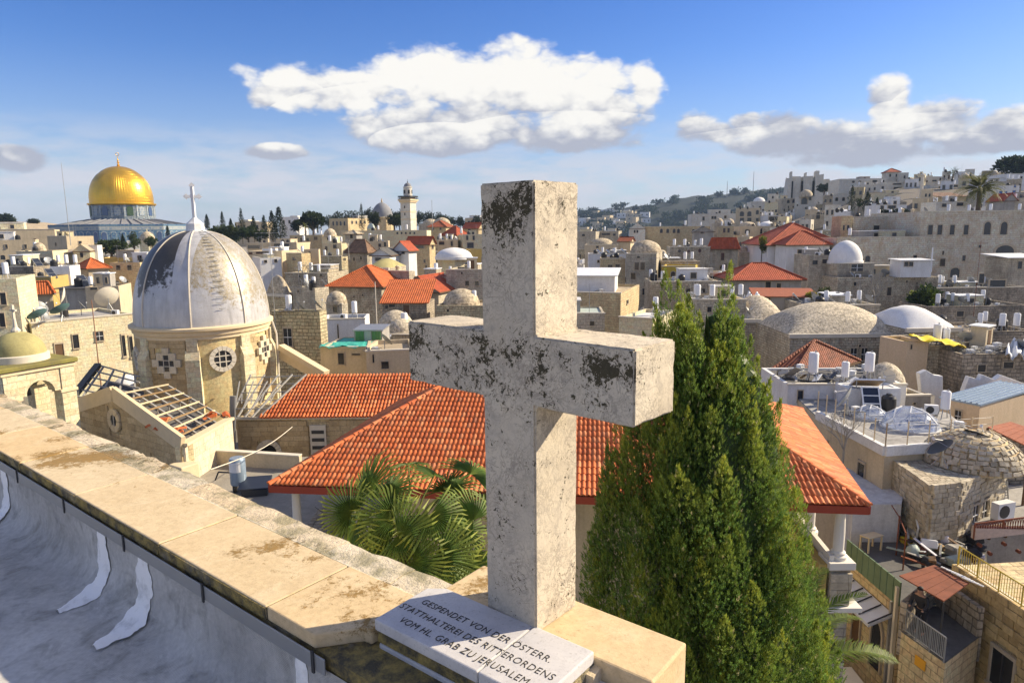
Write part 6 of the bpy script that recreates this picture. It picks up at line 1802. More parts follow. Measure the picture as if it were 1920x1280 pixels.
H('white gabled house under a steep red lean roof', 738, 766, 781, 470, 116, 'pw', -26, 'gy', [(756, 474, 7, 4)], rmat='tile_red', rh=1.6)
H('cream house with straight red ridge roof and sunny gable', 762, 805, 816, 458, 138, 'tan', -20, 'gx', [(785, 463, 22, 5), (811, 463, 3, 7, 's_rect')], rmat='tile_red', rh=1.6)
H('white house with tall red hip roof near the cross', 838, 856, 870, 441, 162, 'pw', -40, 'hip', [(861, 446, 3, 6, 's_rect'), (867, 446, 3, 6, 's_rect'), (846, 448, 4, 6)], rmat='tile_red', rh=2.2, over=1.2)
H('cream terrace house in front of the tall red hip roof', 820, 858, None, 450, 150, 'pc', 0, 'flat', [(828, 456, 10, 6), (847, 457, 4, 9)], 'cream terrace house by the cross', 'W2 B2 P1 D1', dep=7)
H('ochre house with bright red roof touching the cross', 868, 897, 910, 428, 188, 'tan', -30, 'gx', [(880, 432, 6, 5)], rmat='tile_red', rh=1.6)
H('brown house with low maroon hip roof under the grove', 803, 836, None, 425, 200, 'tan', -12, 'hip', [(812, 429, 4, 4), (826, 429, 4, 4)], dep=8, rmat='tile_deep', rh=1.8)
H('cream house with paired windows right of the red hip roof', 868, 905, None, 440, 150, 'cr', 14, 'flat', [(876, 446, 4, 8), (888, 446, 4, 8), (882, 460, 12, 10)], 'paired-window cream house', 'W1 B2 P1', dep=6)
H('house crowned by a wide white vaulted dome', 820, 853, 882, 484, 110, 'cr', -38, 'flat', [(862, 482, 4, 10, 's_rect'), (868, 482, 4, 10, 's_rect')], 'wide white vault house', 'W1', domes=[(.5, .5, 3.0, 1.5, 'dome_white')], rmat='fw')
H('ochre house right of the wide white vault', 880, 912, None, 468, 118, 'po', 10, 'flat', dep=6, auto=(2, 'rect'))
H('grey stone house with twin arched windows', 726, 767, 778, 509, 94, 'gr', -26, 'flat', [(743, 527, 5, 11, 'arch'), (750, 527, 5, 11, 'arch')], 'twin-arch grey house', 'V1', rmat='fm')
H('broad grey house right of the twin-arch house', 836, 905, None, 506, 92, 'gr', -6, 'flat', [(876, 531, 7, 9), (894, 531, 7, 8), (866, 512, 3, 4)], 'broad grey house', 'S1 W1', dep=8, rmat='fr')
H('low ruined grey house with draped dark roof', 778, 836, None, 518, 94, 'ro', -14, 'flat', [(800, 526, 8, 6)], 'draped-roof house', 'W1 J2', dep=7, rmat='fw')
H('mossy vaulted stone house above the orange roofs', 686, 728, None, 503, 100, 'ro', -10, 'vx', dep=8, rmat='dome_mossy', rh=1.3)
H('stone house with large orange hip roof in mid town', 616, 715, 728, 537, 88, 'ro', -14, 'hip', [(650, 560, 3, 4), (680, 553, 3, 4), (664, 556, 3, 3)], rmat='tile_orange', rh=2.5, dep=9)
H('house with plain orange lean-to roof beside the hip roof', 716, 800, None, 567, 78, 'dk', -3, 'shed', [(735, 573, 12, 5), (762, 580, 12, 18, 'door'), (725, 575, 6, 6)], dep=5.5, rmat='tile_orange', rh=2.3, over=.3)
H('grey house with broken red gable roof behind the lean-to', 752, 822, None, 547, 88, 'gr', -20, 'gy', [(785, 545, 14, 6)], dep=7, rmat='tile_red', rh=2.0)
H('small stone hut with bulging plaster dome and dark window', 611, 641, 652, 570, 70, 'gr', -28, 'flat', [(629, 580, 11, 11)], domes=[(.5, .5, 1.02, .95, 'dome_plaster')], rmat='fr', rim=.15)
H('low stone house under a smooth cream dome beside the cross', 818, 915, None, 573, 74, 'mo', -8, 'flat', [(840, 582, 4, 5)], 'smooth cream dome house', 'W1', dep=6, domes=[(.38, .5, 2.0, 1.5, 'dome_plaster')], rmat='ft')
H('weathered house with sloping tan vault beside the church dome', 497, 534, 549, 553, 84, 'mo', -24, 'vx', [(525, 556, 4, 5)], rmat='dome_plaster', rh=2.4)
H('stone yard house with boilers and bare shrub', 534, 614, None, 512, 98, 'ro', -8, 'flat', [(562, 518, 4, 4), (602, 516, 4, 4)], 'stone yard house', 'W3 P2', dep=8, rmat='fm')
H('sunlit plain wall house left of the large orange roof', 548, 590, 616, 540, 82, 'gr', -34, 'flat', [(560, 546, 5, 5)], 'sunlit plain wall house', 'B1 W2 D2 J1', rmat='fw')
MOSS = H('square stone tower house with grassy top and barred window', 506, 599, 612, 584, 52, 'mo', -10, 'flat', [(540, 632, 17, 34, 'bars')], 'grassy-topped tower house', 'D2 J1 W1', rmat='fm', rim=.5)
H('long white walled yard behind the green shed', 600, 684, None, 598, 60, 'pw', 6, 'flat', [(634, 622, 2, 26)], 'white walled yard', 'W1 C1', dep=4, rmat='fd')
H('old stone house with bulging grey domes by the cross', 690, 772, None, 628, 54, 'ro', -6, 'flat', [], 'bulging grey dome house', 'W1', dep=6, domes=[(.35, .62, 1.5, 1.45, 'dome_rough'), (.66, .25, 1.2, 1.0, 'dome_rough')], rmat='fr')
SHED = H('green corrugated shed with pale middle door', 663, 716, None, 618, 50.5, 'pg', -3, 'shed', [], dep=2.4, rmat='metal_grey', rh=.1, over=.08, zbase=at(690, 650, 50.5).z)
H('cream house with teal tarpaulin roof behind the nave', 600, 686, None, 652, 47, 'pc', -4, 'flat', [(640, 672, 12, 22), (668, 664, 16, 3)], dep=5, rmat='tarp_teal', rim=.12)
H('cream yard house with iron fence right of the teal roof', 686, 775, None, 656, 46, 'pc', 10, 'flat', [(722, 684, 14, 14), (700, 672, 3, 16)], 'cream yard house', 'D1 J1', dep=5, rmat='ft')
# ---------------------------------------------------------------- right of the cross, middle distance
H('grey stone house with black barrels at the cross', 1060, 1117, 1124, 434, 182, 'gr', -18, 'flat', [(1094, 441, 6, 4)], 'grey house by the cross', 'B3 W2')
H('low stone house with white roof line right of the cross', 1122, 1160, 1166, 433, 186, 'gr', -15, 'flat', [(1136, 439, 16, 4), (1152, 440, 5, 4)], 'white-lined stone house', 'W1 B1', rmat='fw')
H('pale house with flattened beige dome right of the cross', 1096, 1160, None, 459, 148, 'pc', -8, 'flat', [(1120, 463, 5, 4)], dep=9, domes=[(.5, .45, 2.5, 1.3, 'dome_plaster')], rmat='sheet_pale')
H('tiny house with plain red roof and sunny end', 1160, 1182, 1189, 452, 150, 'pc', -22, 'gx', [], rmat='tile_deep', rh=.9)
H('white house with leaning collectors behind the tan house', 1104, 1182, None, 476, 122, 'pw', -5, 'flat', [(1122, 490, 4, 5)], 'white collector house', 'P4 W2 B2', dep=7, rmat='fw')
H('tan stone house with two square windows', 1127, 1173, None, 485, 106, 'tan', -6, 'flat', [(1144, 501, 8, 9), (1158, 501, 8, 11)], 'two-square-window house', 'B3', dep=7, rmat='ft')
H('domed stone house with twin shuttered windows and sunny side', 1174, 1231, 1242, 476, 104, 'gr', -16, 'flat', [(1194, 499, 8, 14), (1205, 499, 8, 14), (1197, 482, 5, 4)], domes=[(.52, .5, 2.45, 1.7, 'dome_plaster')], rmat='dome_plaster', rim=.2)
H('large white corrugated cabin beside the cross shaft', 1040, 1153, 1161, 516, 76, 'pw', -12, 'shed', [], 'corrugated cabin', '', dep=6, rmat='sheet_white', rh=.5)
H('stone house with recessed roof right below the white cabin', 1060, 1164, 1199, 550, 72, 'tan', -20, 'flat', [(1176, 566, 5, 8, 's_rect')], 'recessed roof house', 'J1 W1 B1', rmat='ft')
H('low grey-green slab roof house beside the cross', 1050, 1134, None, 588, 62, 'gr', -4, 'flat', [(1110, 606, 8, 8)], 'grey-green slab roof house', '', dep=6, rmat='sheet_pale', rim=.2)
H('cream walled roof terrace left of the cypress tip', 1161, 1225, None, 598, 58, 'cr', -30, 'flat', [], 'cream walled terrace', 'W1 J1', dep=7, rmat='fw')
H('yellow painted house with dark arches above the cypress', 1241, 1304, 1316, 500, 100, 'py', -18, 'flat', [(1262, 514, 8, 10, 'arch'), (1294, 514, 8, 11, 'arch'), (1279, 513, 5, 8, 'arch')], dep=6, rmat='ft')
H('brown stone block behind the yellow painted house', 1240, 1312, None, 490, 108, 'ro', -6, 'flat', [], 'brown block', 'W2 B1 D1', dep=6)
H('long grey stone house with three round openings', 1257, 1332, None, 463, 124, 'ro', -8, 'flat', [(1274, 471, 6, 6, 'round'), (1291, 471, 6, 6, 'round'), (1312, 470, 6, 8, 'round')], 'three-round-opening house', 'W4 J2 B1 A1', dep=8, rmat='fw')
H('stone house with red hip roof left of the green bush', 1330, 1384, 1390, 466, 126, 'gr', -14, 'hip', [(1355, 481, 6, 14)], rmat='tile_red', rh=2.0)
H('low stone house with small cream dome beside the red hip roof', 1386, 1408, None, 473, 128, 'gr', -8, 'flat', dep=4, domes=[(.4, .5, 1.15, 1.0, 'dome_plaster')], rmat='ft')
H('long brown far building with a row of arched windows', 1208, 1332, None, 424, 192, 'tan', -7, 'flat', [(1240, 433, 5, 8, 'arch'), (1252, 433, 5, 8, 'arch'), (1264, 433, 5, 8, 'arch'), (1272, 433, 5, 8, 'arch'), (1300, 434, 5, 8, 'arch'), (1316, 434, 5, 8, 'arch')], 'long arched brown building', 'W3 A2', dep=9)
H('cream pedimented house with two tiny windows', 1180, 1210, None, 428, 188, 'hi', -10, 'gy', [(1190, 434, 3, 5), (1195, 434, 3, 5)], dep=7, rmat='flat_roof_tan', rh=1.5, over=.05)
H('dark gabled roof house in the crowded slope', 1302, 1338, None, 434, 175, 'pg', -10, 'gy', [(1317, 436, 7, 4)], dep=6, rmat='flat_roof_dark', rh=1.3)
H('dark narrow balcony house on the crowded slope', 1350, 1376, None, 424, 180, 'tan', -10, 'flat', [(1358, 432, 4, 8), (1366, 432, 4, 8)], 'balcony house', 'W1 B2', dep=6)
H('white house with four arched dark windows on the slope', 1380, 1426, 1433, 390, 230, 'pc', -16, 'flat', [(1391, 401, 7, 9, 'arch'), (1405, 401, 7, 9, 'arch'), (1391, 412, 7, 7), (1405, 412, 7, 7), (1420, 398, 5, 8, 'arch'), (1420, 412, 5, 6)], 'four-arch white house', 'B2 W1', rmat='fw')
H('long grey house left of the four-arch white house', 1297, 1381, None, 400, 250, 'hi', -8, 'flat', [(1319, 410, 4, 7), (1336, 408, 4, 5), (1341, 408, 4, 5), (1360, 407, 4, 5)], 'long grey slope house', 'W2 B4', dep=12)
H('house with two small cream domes on the slope', 1340, 1382, None, 418, 205, 'gr', -8, 'flat', dep=6, domes=[(.25, .4, 1.3, 1.4, 'dome_plaster'), (.75, .5, 1.3, 1.2, 'dome_plaster')], rmat='ft')
H('pale house with large arched gate window mid slope', 1388, 1466, None, 424, 188, 'pc', -4, 'flat', [(1430, 433, 9, 10, 'arch'), (1401, 434, 9, 8, 'arch')], 'arched gate house', 'W3 B1', dep=8, domes=[(.25, .4, 2.2, 1.2, 'dome_plaster'), (.72, .4, 2.2, 1.2, 'dome_white')], rmat='fw')
H('pale block with white shallow dome under the ruins', 1408, 1440, None, 378, 285, 'hi', -8, 'flat', [(1425, 390, 4, 6)], dep=8, domes=[(.6, .5, 2.4, 1.9, 'dome_white')])
H('square white tower block left of the ruins', 1440, 1460, 1464, 363, 290, 'hi', -14, 'flat', [(1449, 370, 3, 5, 'arch')])
H('cream block with slit windows below the white tower block', 1434, 1459, 1463, 379, 270, 'cr', -14, 'flat', [(1442, 397, 2, 5), (1449, 397, 2, 5)])
H('stone house with dome and great round arch window', 1466, 1492, None, 372, 280, 'gr', -6, 'flat', [(1478, 378, 5, 6, 'arch'), (1488, 377, 5, 7, 'arch')], dep=9)
H('grand arched house with cream dome under the ruins', 1491, 1528, 1534, 368, 275, 'hi', -14, 'flat', [(1508, 377, 10, 12, 'arch'), (1519, 372, 4, 7, 'arch')], domes=[(.55, .5, 2.6, 2.6, 'dome_plaster')])
H('white awninged terrace house below the slit-window block', 1433, 1482, None, 404, 225, 'pw', -5, 'flat', [(1450, 411, 16, 9), (1474, 410, 10, 5)], 'awninged terrace house', 'W3 B2 D1', dep=8, rmat='fw')
H('grey corner house with square window above the red roofs', 1458, 1500, None, 426, 170, 'hi', -6, 'flat', [(1471, 430, 5, 6), (1490, 427, 12, 8)], 'grey corner house', 'W2 B2 D1', dep=7)
H('mid-slope stone house with broad dark arch', 1528, 1576, None, 402, 195, 'gr', -6, 'flat', [(1534, 404, 7, 13, 'arch'), (1566, 413, 10, 8, 'arch')], 'broad dark arch house', 'W3 B2 A1', dep=8, rmat='fr')
H('low blue-white roofed shed before the cypresses on the slope', 1576, 1624, None, 398, 200, 'pw', -6, 'shed', dep=6, rmat='sheet_white', rh=1.0)
H('dark stone yard house below the yellow painted house', 1222, 1352, None, 528, 84, 'ro', -4, 'flat', [(1290, 545, 8, 8), (1318, 545, 8, 8)], 'dark yard house', 'W4 J5 D2 B3 A2', dep=7, rmat='fr')
H('low cream block between the yellow house and long roof', 1312, 1376, None, 512, 96, 'pc', -6, 'flat', [(1335, 522, 8, 8)], 'low cream block', 'W1 B1 J1', dep=6, rmat='fw')
H('shadowed stone house hidden between the cypress spires', 1300, 1400, None, 562, 68, 'gr', -4, 'flat', [(1330, 580, 8, 10)], 'shadowed house between the spires', 'W3 J4 B2 D1', dep=6, rmat='fw')
# ---------------------------------------------------------------- skyline on the right
H('long tan skyline building right of the ruins', 1574, 1664, None, 334, 270, 'hi', -6, 'flat', [(1600, 341, 5, 4, 'round'), (1612, 341, 5, 4, 'round'), (1640, 340, 8, 4), (1655, 340, 5, 4)], dep=12, rmat='ft')
H('square skyline tower with small red hip roof', 1664, 1688, None, 322, 275, 'hi', -10, 'hip', [(1669, 329, 3, 5), (1681, 329, 3, 5)], dep=6, rmat='tile_red', rh=1.6)
H('pale skyline wing right of the red-capped tower', 1687, 1704, None, 324, 272, 'hi', -10, 'flat', [(1696, 332, 3, 5)], dep=7)
H('shaded balcony house under the red-capped tower', 1660, 1706, None, 341, 245, 'hi', -6, 'flat', [(1682, 345, 14, 3), (1683, 354, 14, 6), (1700, 350, 4, 6)], dep=8)
H('pale stepped house with small windows on the upper slope', 1612, 1662, None, 346, 240, 'hi', -8, 'flat', [(1630, 355, 3, 5), (1640, 354, 3, 5), (1655, 352, 4, 5), (1650, 367, 3, 6)], 'pale stepped house', 'W1 A1', dep=10)
H('cream terraced house below the pale stepped house', 1640, 1715, None, 362, 215, 'cr', -5, 'flat', [(1662, 370, 4, 5), (1690, 372, 4, 5)], dep=9, rmat='ft', clut='W1 J2', short='cream terraced house')
H('stone gallery house behind the slope cypresses', 1612, 1700, None, 378, 195, 'gr', -4, 'flat', [(1640, 386, 4, 7), (1662, 384, 12, 6), (1684, 385, 10, 5)], 'stone gallery house', 'W2 B1', dep=8)
H('low white and blue veranda house before the big stone wall', 1644, 1700, None, 384, 160, 'pw', -3, 'flat', [(1654, 389, 6, 6), (1672, 388, 14, 5)], 'veranda house', 'W2 B3', dep=6, rmat='fr')
H('grey stone house with mosque dome beside a slim column', 1703, 1728, None, 342, 240, 'hi', -8, 'flat', [(1711, 352, 3, 5), (1719, 352, 3, 5)], dep=7, domes=[(.45, .5, 1.9, 1.9, 'dome_plaster')])
H('narrow house with paired arched windows and red cap', 1728, 1750, 1757, 355, 185, 'pc', -18, 'flat', [(1736, 366, 3, 6, 'arch'), (1743, 366, 3, 6, 'arch'), (1735, 387, 3, 5, 'arch'), (1741, 387, 3, 5, 'arch')], rmat='tile_deep')
H('long grey skyline wall house right of the slim column', 1727, 1840, None, 330, 265, 'hi', 0, 'flat', [(1738, 340, 3, 3, 'round'), (1752, 339, 8, 3), (1770, 338, 6, 4), (1763, 336, 3, 5)], dep=9)
H('white-roofed house row below the skyline wall', 1744, 1815, None, 346, 225, 'hi', 2, 'flat', [(1765, 352, 10, 4), (1790, 349, 12, 4)], 'white-roofed row', 'W2 D2 J1', dep=10, rmat='fw')
H('brown tile-roofed low house left of the date palm', 1758, 1812, None, 368, 185, 'tan', 0, 'shed', [(1785, 374, 8, 4)], dep=7, rmat='tile_old', rh=1.4)
H('cluttered low house under the brown tile roof', 1756, 1815, None, 378, 160, 'hi', 0, 'flat', [(1770, 385, 8, 6), (1800, 383, 12, 6)], 'cluttered low house', 'W3 B1 D1', dep=6, rmat='fw')
H('long pale skyline house behind the date palm', 1840, 1890, None, 329, 245, 'hi', 4, 'flat', [(1865, 335, 12, 3)], dep=8)
H('white villa with blue shuttered windows at the right edge', 1858, 1912, None, 348, 185, 'pw', 4, 'flat', [(1876, 362, 6, 6, 'blue'), (1885, 362, 6, 6, 'blue'), (1901, 361, 6, 7, 'blue'), (1903, 349, 4, 5, 'blue')], dep=8, rmat='fd')
H('upper pale block above the blue-shuttered villa', 1888, 1930, None, 326, 215, 'pw', 6, 'flat', [(1915, 333, 4, 4)], dep=8)
H('dark flat-roofed block left of the blue-shuttered villa', 1858, 1892, None, 340, 200, 'pg', 4, 'flat', [(1872, 346, 20, 4)], dep=7, rmat='fw')
H('tiny house with red gable roof at the right edge', 1884, 1906, None, 376, 150, 'pg', -4, 'gy', [], dep=6, rmat='tile_red', rh=1.6)
H('stone column house at the extreme right', 1904, 1960, None, 372, 150, 'gr', 0, 'flat', [], 'right edge house', 'W2 D1', dep=6)
# ---------------------------------------------------------------- big stone wall and what stands before it
BIG = H('massive old stone building with arched windows at right', 1728, 2030, None, 394, 112, 'big', 3, 'flat', [(1744, 431, 9, 18), (1762, 431, 9, 18), (1785, 431, 9, 18), (1811, 431, 9, 18), (1851, 428, 13, 24, 'arch'), (1882, 428, 13, 24, 'arch'), (1883, 478, 36, 36, 'arch'), (1767, 492, 10, 14), (1807, 484, 6, 10), (1790, 511, 18, 18, 'arch'), (1837, 462, 5, 5), (1768, 474, 3, 7)], 'massive old stone building', 'W4 J3 D1 V2', dep=14, rmat='fr')
H('long pale brick wall joined to the massive building', 1570, 1740, None, 444, 110, 'big', 2, 'flat', [(1672, 488, 10, 5)], dep=6, rmat='ft')
H('ruined upper block with ochre wall left of the massive building', 1600, 1728, None, 406, 120, 'big', 3, 'flat', [(1643, 428, 11, 10), (1660, 438, 20, 5), (1678, 438, 8, 6), (1632, 438, 6, 6)], 'ruined upper block', 'B6 W3', dep=7, rmat='ft')
H('slim tan turret with slit windows beside the big red roofs', 1578, 1599, None, 405, 118, 'tan', -8, 'flat', [(1582, 427, 3, 9), (1590, 427, 4, 9)], dep=5)
H('white house with broad double red hip roofs', 1440, 1580, None, 458, 116, 'pw', -4, 'hip', [(1462, 471, 15, 10), (1503, 473, 16, 10), (1532, 470, 12, 7)], dep=15, rmat='tile_red', rh=3.7, over=.5)
H('front wing with smaller red hip roof before the double roof', 1476, 1556, None, 458, 110, 'pw', -4, 'hip', [(1504, 473, 16, 10), (1530, 471, 10, 7)], dep=6, rmat='tile_red', rh=2.2, over=.4)
H('grey yard house with dish below the front red wing', 1518, 1572, None, 478, 102, 'gr', -2, 'flat', [(1528, 492, 10, 8), (1546, 490, 9, 8)], 'grey yard house', 'C2 W1 B2 D1', dep=6)
H('long low house with terracotta roof and hip end', 1374, 1503, None, 523, 88, 'pg', -2, 'hip', [(1440, 534, 10, 12), (1460, 536, 8, 10)], dep=7, rmat='tile_red', rh=2.0, over=.5)
H('house crowned by tall smooth white dome before the brick wall', 1571, 1640, None, 494, 98, 'gr', -2, 'flat', [(1607, 502, 22, 13, 'bars')], dep=6, domes=[(.45, .5, 2.35, 3.0, 'dome_white')], rmat='fw', rim=.2)
H('white prefabricated cabin with one double window', 1690, 1748, None, 487, 95, 'pw', -2, 'shed', [(1699, 495, 7, 8), (1708, 495, 7, 8)], dep=3, rmat='sheet_white', rh=.1, over=.25, zbase=at(1720, 520, 95).z)
H('patchy stone retaining house under the white cabin', 1572, 1760, None, 519, 96, 'ro', -2, 'flat', [(1603, 532, 5, 7), (1667, 546, 8, 16), (1700, 528, 3, 4), (1719, 531, 3, 4)], 'patchy retaining house', 'J5 C2 W3 D2 B2', dep=7, rmat='fd')
H('shadowed yard wall with dishes below the massive building', 1756, 1930, None, 538, 92, 'dk', 2, 'flat', [(1840, 522, 10, 18), (1870, 532, 30, 14)], 'shadowed yard wall', 'D5 W4 J5 B3', dep=6, rmat='fd')
H('balcony block with white awning at the right edge', 1893, 1960, None, 482, 98, 'gr', 0, 'shed', [(1912, 497, 8, 14)], dep=5, rmat='sheet_white', rh=.4, over=.5)
H('dark ruined terrace wall in the right middle ground', 1742, 1930, None, 572, 82, 'dk', 2, 'flat', [(1800, 588, 14, 10)], 'dark ruined terrace', 'W4 J6 D3 B2 A2', dep=6, rmat='fd')
H('sloping tiled shed roof left of the yellow bush', 1418, 1530, None, 556, 76, 'pg', -14, 'shed', [(1440, 560, 8, 6)], dep=5, rmat='rust_red', rh=.5)
H('low house with white panels and junk behind the great vault', 1515, 1650, None, 572, 70, 'gr', -2, 'flat', [(1560, 580, 10, 6)], 'white panel junk house', 'P4 J6 W3 D3 C2 B2', dep=7, rmat='fw')
H('tarpaulin-draped low house beside the cypress', 1384, 1432, None, 566, 72, 'pg', -4, 'flat', [(1400, 575, 10, 8)], 'tarpaulin-draped house', 'J3 W1', dep=6, rmat='fw')
H('rough vaulted stone house right of the cypress', 1398, 1480, None, 600, 66, 'ro', -4, 'vx', [(1456, 656, 13, 20, 'bars'), (1430, 640, 4, 5)], dep=8, rmat='dome_rough', rh=2.1, clut='D2 W1', short='rough vaulted house')
H('long stone house under the great rubble vault', 1482, 1702, None, 626, 58, 'ro', 0, 'vx', [(1600, 664, 12, 24, 'bars'), (1620, 664, 12, 24, 'bars'), (1612, 648, 5, 5, 'round'), (1524, 646, 5, 5, 'round'), (1690, 672, 8, 16, 'bars')], dep=9, rmat='dome_rough', rh=2.4)
H('stone house with smooth white tent-like vault', 1702, 1800, None, 616, 56, 'ro', 2, 'vx', [(1765, 648, 8, 18)], dep=7, rmat='dome_white', rh=1.6)
H('low old stone house with pale doorway in the right ruins', 1800, 1940, None, 620, 60, 'dk', 2, 'flat', [(1850, 632, 12, 12)], 'pale doorway house', 'W4 J5 B2 D2', dep=6, rmat='ft')
H('sun-washed brick pier house under the yellow tarpaulin', 1701, 1742, None, 640, 50, 'pb', 8, 'flat', [(1708, 650, 4, 9)], dep=3, rmat='tarp_yellow')
H('ruined grey stone house right of the brick pier', 1742, 1812, None, 646, 50.5, 'ro', 2, 'flat', [(1772, 672, 14, 18)], dep=5, rmat='fd', clut='J2', short='ruined grey house')
H('roofless ruin with broken terraces at the right edge', 1806, 1940, None, 662, 48, 'dk', 2, 'flat', [(1840, 690, 16, 14), (1890, 684, 20, 12)], 'roofless ruin', 'J7 D2 S1 W2', dep=5, rmat='fd')
H('hip-roofed cottage with brown mottled tiles behind the terrace', 1437, 1478, 1604, 712, 43, 'cr', -50, 'pyr', [(1450, 712, 5, 14), (1466, 726, 5, 16, 'arch')], dep=None, rmat='tile_brown', rh=2.0, over=.25)
JUNKH = H('white flat-roofed house strewn with scrap metal', 1478, 1700, None, 722, 38, 'pw', -3, 'flat', [(1500, 742, 10, 22), (1572, 752, 10, 14)], 'scrap-strewn white house', 'J7 W1', dep=5, rmat='fd', rim=.18)
H('white rubble-domed outhouse behind the solar panel', 1668, 1745, None, 742, 38.5, 'pg', 2, 'flat', [(1714, 756, 6, 4)], dep=4, domes=[(.35, .5, 1.15, 1.5, 'dome_rough')], rmat='fr')
CABIN = H('beige cabin with ribbed blue-grey metal roof', 1764, 1838, 1945, 758, 35, 'pb', -60, 'shed', [(1797, 780, 12, 24, 'bars')], dep=None, rmat='sheet_blue', rh=.12, over=.05)
# ================================================================ ruined synagogue stumps on the skyline
def ruins():
    Y = 330.0; k = Y / FPX; p = at(1468, 372, Y); gz_ = p.z - 12
    t = thing('ruined_church', 'jagged ruined stone apse standing on the skyline', 'ruin', (p.x, Y, gz_), R(-4))
    def bx_(x0, x1, ytop, dpt_=5.0, y0=0.0, slope=0.0, mat='stone_gr'):
        a, b_ = (x0 - 1468) * k, (x1 - 1468) * k; z = at(1468, ytop, Y).z - gz_
        m = MB(); m.add([(a, y0, 0), (b_, y0, 0), (b_, y0 + dpt_, 0), (a, y0 + dpt_, 0), (a + slope, y0, z - abs(slope) * .5), (b_, y0, z), (b_, y0 + dpt_, z - .6), (a + slope, y0 + dpt_, z - .4)], [(0, 3, 2, 1), (4, 5, 6, 7), (0, 1, 5, 4), (1, 2, 6, 5), (2, 3, 7, 6), (3, 0, 4, 7)])
        m.jitter(.15, random.Random(int(x0))); m.build('wall_stump', M['stone_hill'], t)
    bx_(1468, 1483, 330, slope=2.5); bx_(1485, 1500, 331, 6, 1.0); bx_(1503, 1521, 331, 6, .5); bx_(1521, 1526, 333, 5, 2); bx_(1524, 1530, 321, 3, -.5); bx_(1530, 1538, 328, 5, -.2, slope=-.3); bx_(1537, 1551, 337, 6, 1); bx_(1551, 1562, 345, 5, 1); bx_(1562, 1572, 338, 5, .5)
    bx_(1507, 1510, 324, 1.5, 1.5); bx_(1480, 1483, 322, 1.5, 1)
    for px in (1483.6, 1501.5, 1521): 
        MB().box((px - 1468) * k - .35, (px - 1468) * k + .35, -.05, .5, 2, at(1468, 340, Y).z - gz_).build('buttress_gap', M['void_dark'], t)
ruins()
sc_ = thing('slim_column', 'slim pale stone column rising on the upper slope', 'column', at(1728, 352, 205)); MB().lathe(0, 0, [(.45, -8), (.42, 3.4), (.6, 3.5), (.6, 3.7), (.2, 4.2)], 10).build('shaft', M['trim_pale'], sc_)
ar_ = house('ochre arcade building below the grey mosque dome', 617, 652, 692, 409, 238, 'tan', -24, 'flat', [(625 + 7 * k, 419, 4, 8, 'arch') for k in range(4)] + [(660 + 8 * k, 417, 3, 6, 's_arch') for k in range(4)], rmat='lead')
house('long precinct wall house under the minaret', 640, 800, None, 432, 176, 'cr', -4, 'flat', [(745 + 8 * k, 437, 3, 4, 'arch') for k in range(5)], 'precinct wall house', 'W2 B1', dep=6, rmat='ft')
house('low precinct house with two flat domes right of the minaret', 785, 838, None, 420, 215, 'gr', -6, 'flat', dep=10, domes=[(.3, .5, 2.6, 1.6, 'dome_plaster'), (.72, .5, 2.6, 2.0, 'dome_plaster')])
house('far cream blocks left of the round pine', 525, 560, None, 407, 290, 'pw', -10, 'flat', dep=8, auto=(3, 'rect'))
house('far cream house behind the spire cypresses', 440, 500, None, 416, 285, 'pc', -10, 'flat', dep=8, auto=(5, 'rect'))
house('pale walled hall on the edge of the grove', 872, 915, None, 408, 285, 'pc', -4, 'flat', dep=10, auto=(3, 'rect'))

# ================================================================ trees
DK = ((.016, .028, .012), (.024, .038, .014)); GN = ((.045, .07, .018), (.06, .085, .02), (.035, .06, .018)); YL = ((.16, .17, .02), (.11, .14, .02)); OL = ((.12, .14, .07), (.09, .11, .05))
def T(label, px, yb, Y, hp_, wp, kind='round', tints=DK, seed=1, name=None, group=None, cl=14, n=60, size=None, trunk=.25):
    p = at(px, yb, Y); k = Y / FPX
    return tree(name or {'spire': 'cypress_tree', 'round': 'broadleaf_tree'}[kind], label, 'tree', p, hp_ * k, wp * k, kind, tints, seed, group, cl, n, size, trunk)
T('dark round tree on the skyline at the far left', 10, 428, 300, 24, 46, seed=1); T('smaller dark round tree left of the radio mast', 62, 428, 300, 18, 26, seed=2)
mnd = MB(); mp = at(25, 425, 305); mnd.lathe(mp.x, mp.y, [(45, CZ - 12), (26, mp.z - .5), (12, mp.z + 1.8), (1, mp.z + 2.2)], 20); tag(mnd.build('terrain_mound', M['flat_roof_tan'], smooth=60), kind='structure', label='low tan rise on the skyline')
T('green garden tree before the blue shrine', 210, 484, 150, 34, 58, tints=GN, seed=3); T('slim dark cypress beside the garden tree', 234, 484, 152, 42, 12, 'spire', seed=4); T('bushy dark tree left of the fountain dome', 254, 482, 165, 48, 24, tints=GN, seed=5); T('dark tree right of the fountain dome', 286, 474, 168, 30, 26, tints=GN, seed=6); T('single cypress between fountain dome and church dome', 317, 462, 180, 36, 10, 'spire', seed=7)
for i, (px, yb, hh_, ww_) in enumerate(((389, 430, 26, 10), (419, 440, 40, 12), (434, 438, 26, 10), (455, 448, 54, 14), (477, 446, 38, 14), (497, 448, 42, 14), (512, 450, 50, 22), (526, 450, 58, 24))):
    T(['short cypress just right of the church lantern', 'second cypress right of the church lantern', 'stubby cypress third from the lantern', 'tall thin cypress left of the dark tree pair', 'cypress right of the tall thin one', 'cypress just left of the dark tree pair', 'left tree of the tall dark pair', 'right and taller tree of the dark pair'][i], px, yb, 205 - 3 * i, hh_, ww_, 'spire', DK, 20 + i, group='cypresses on the mount', cl=16)
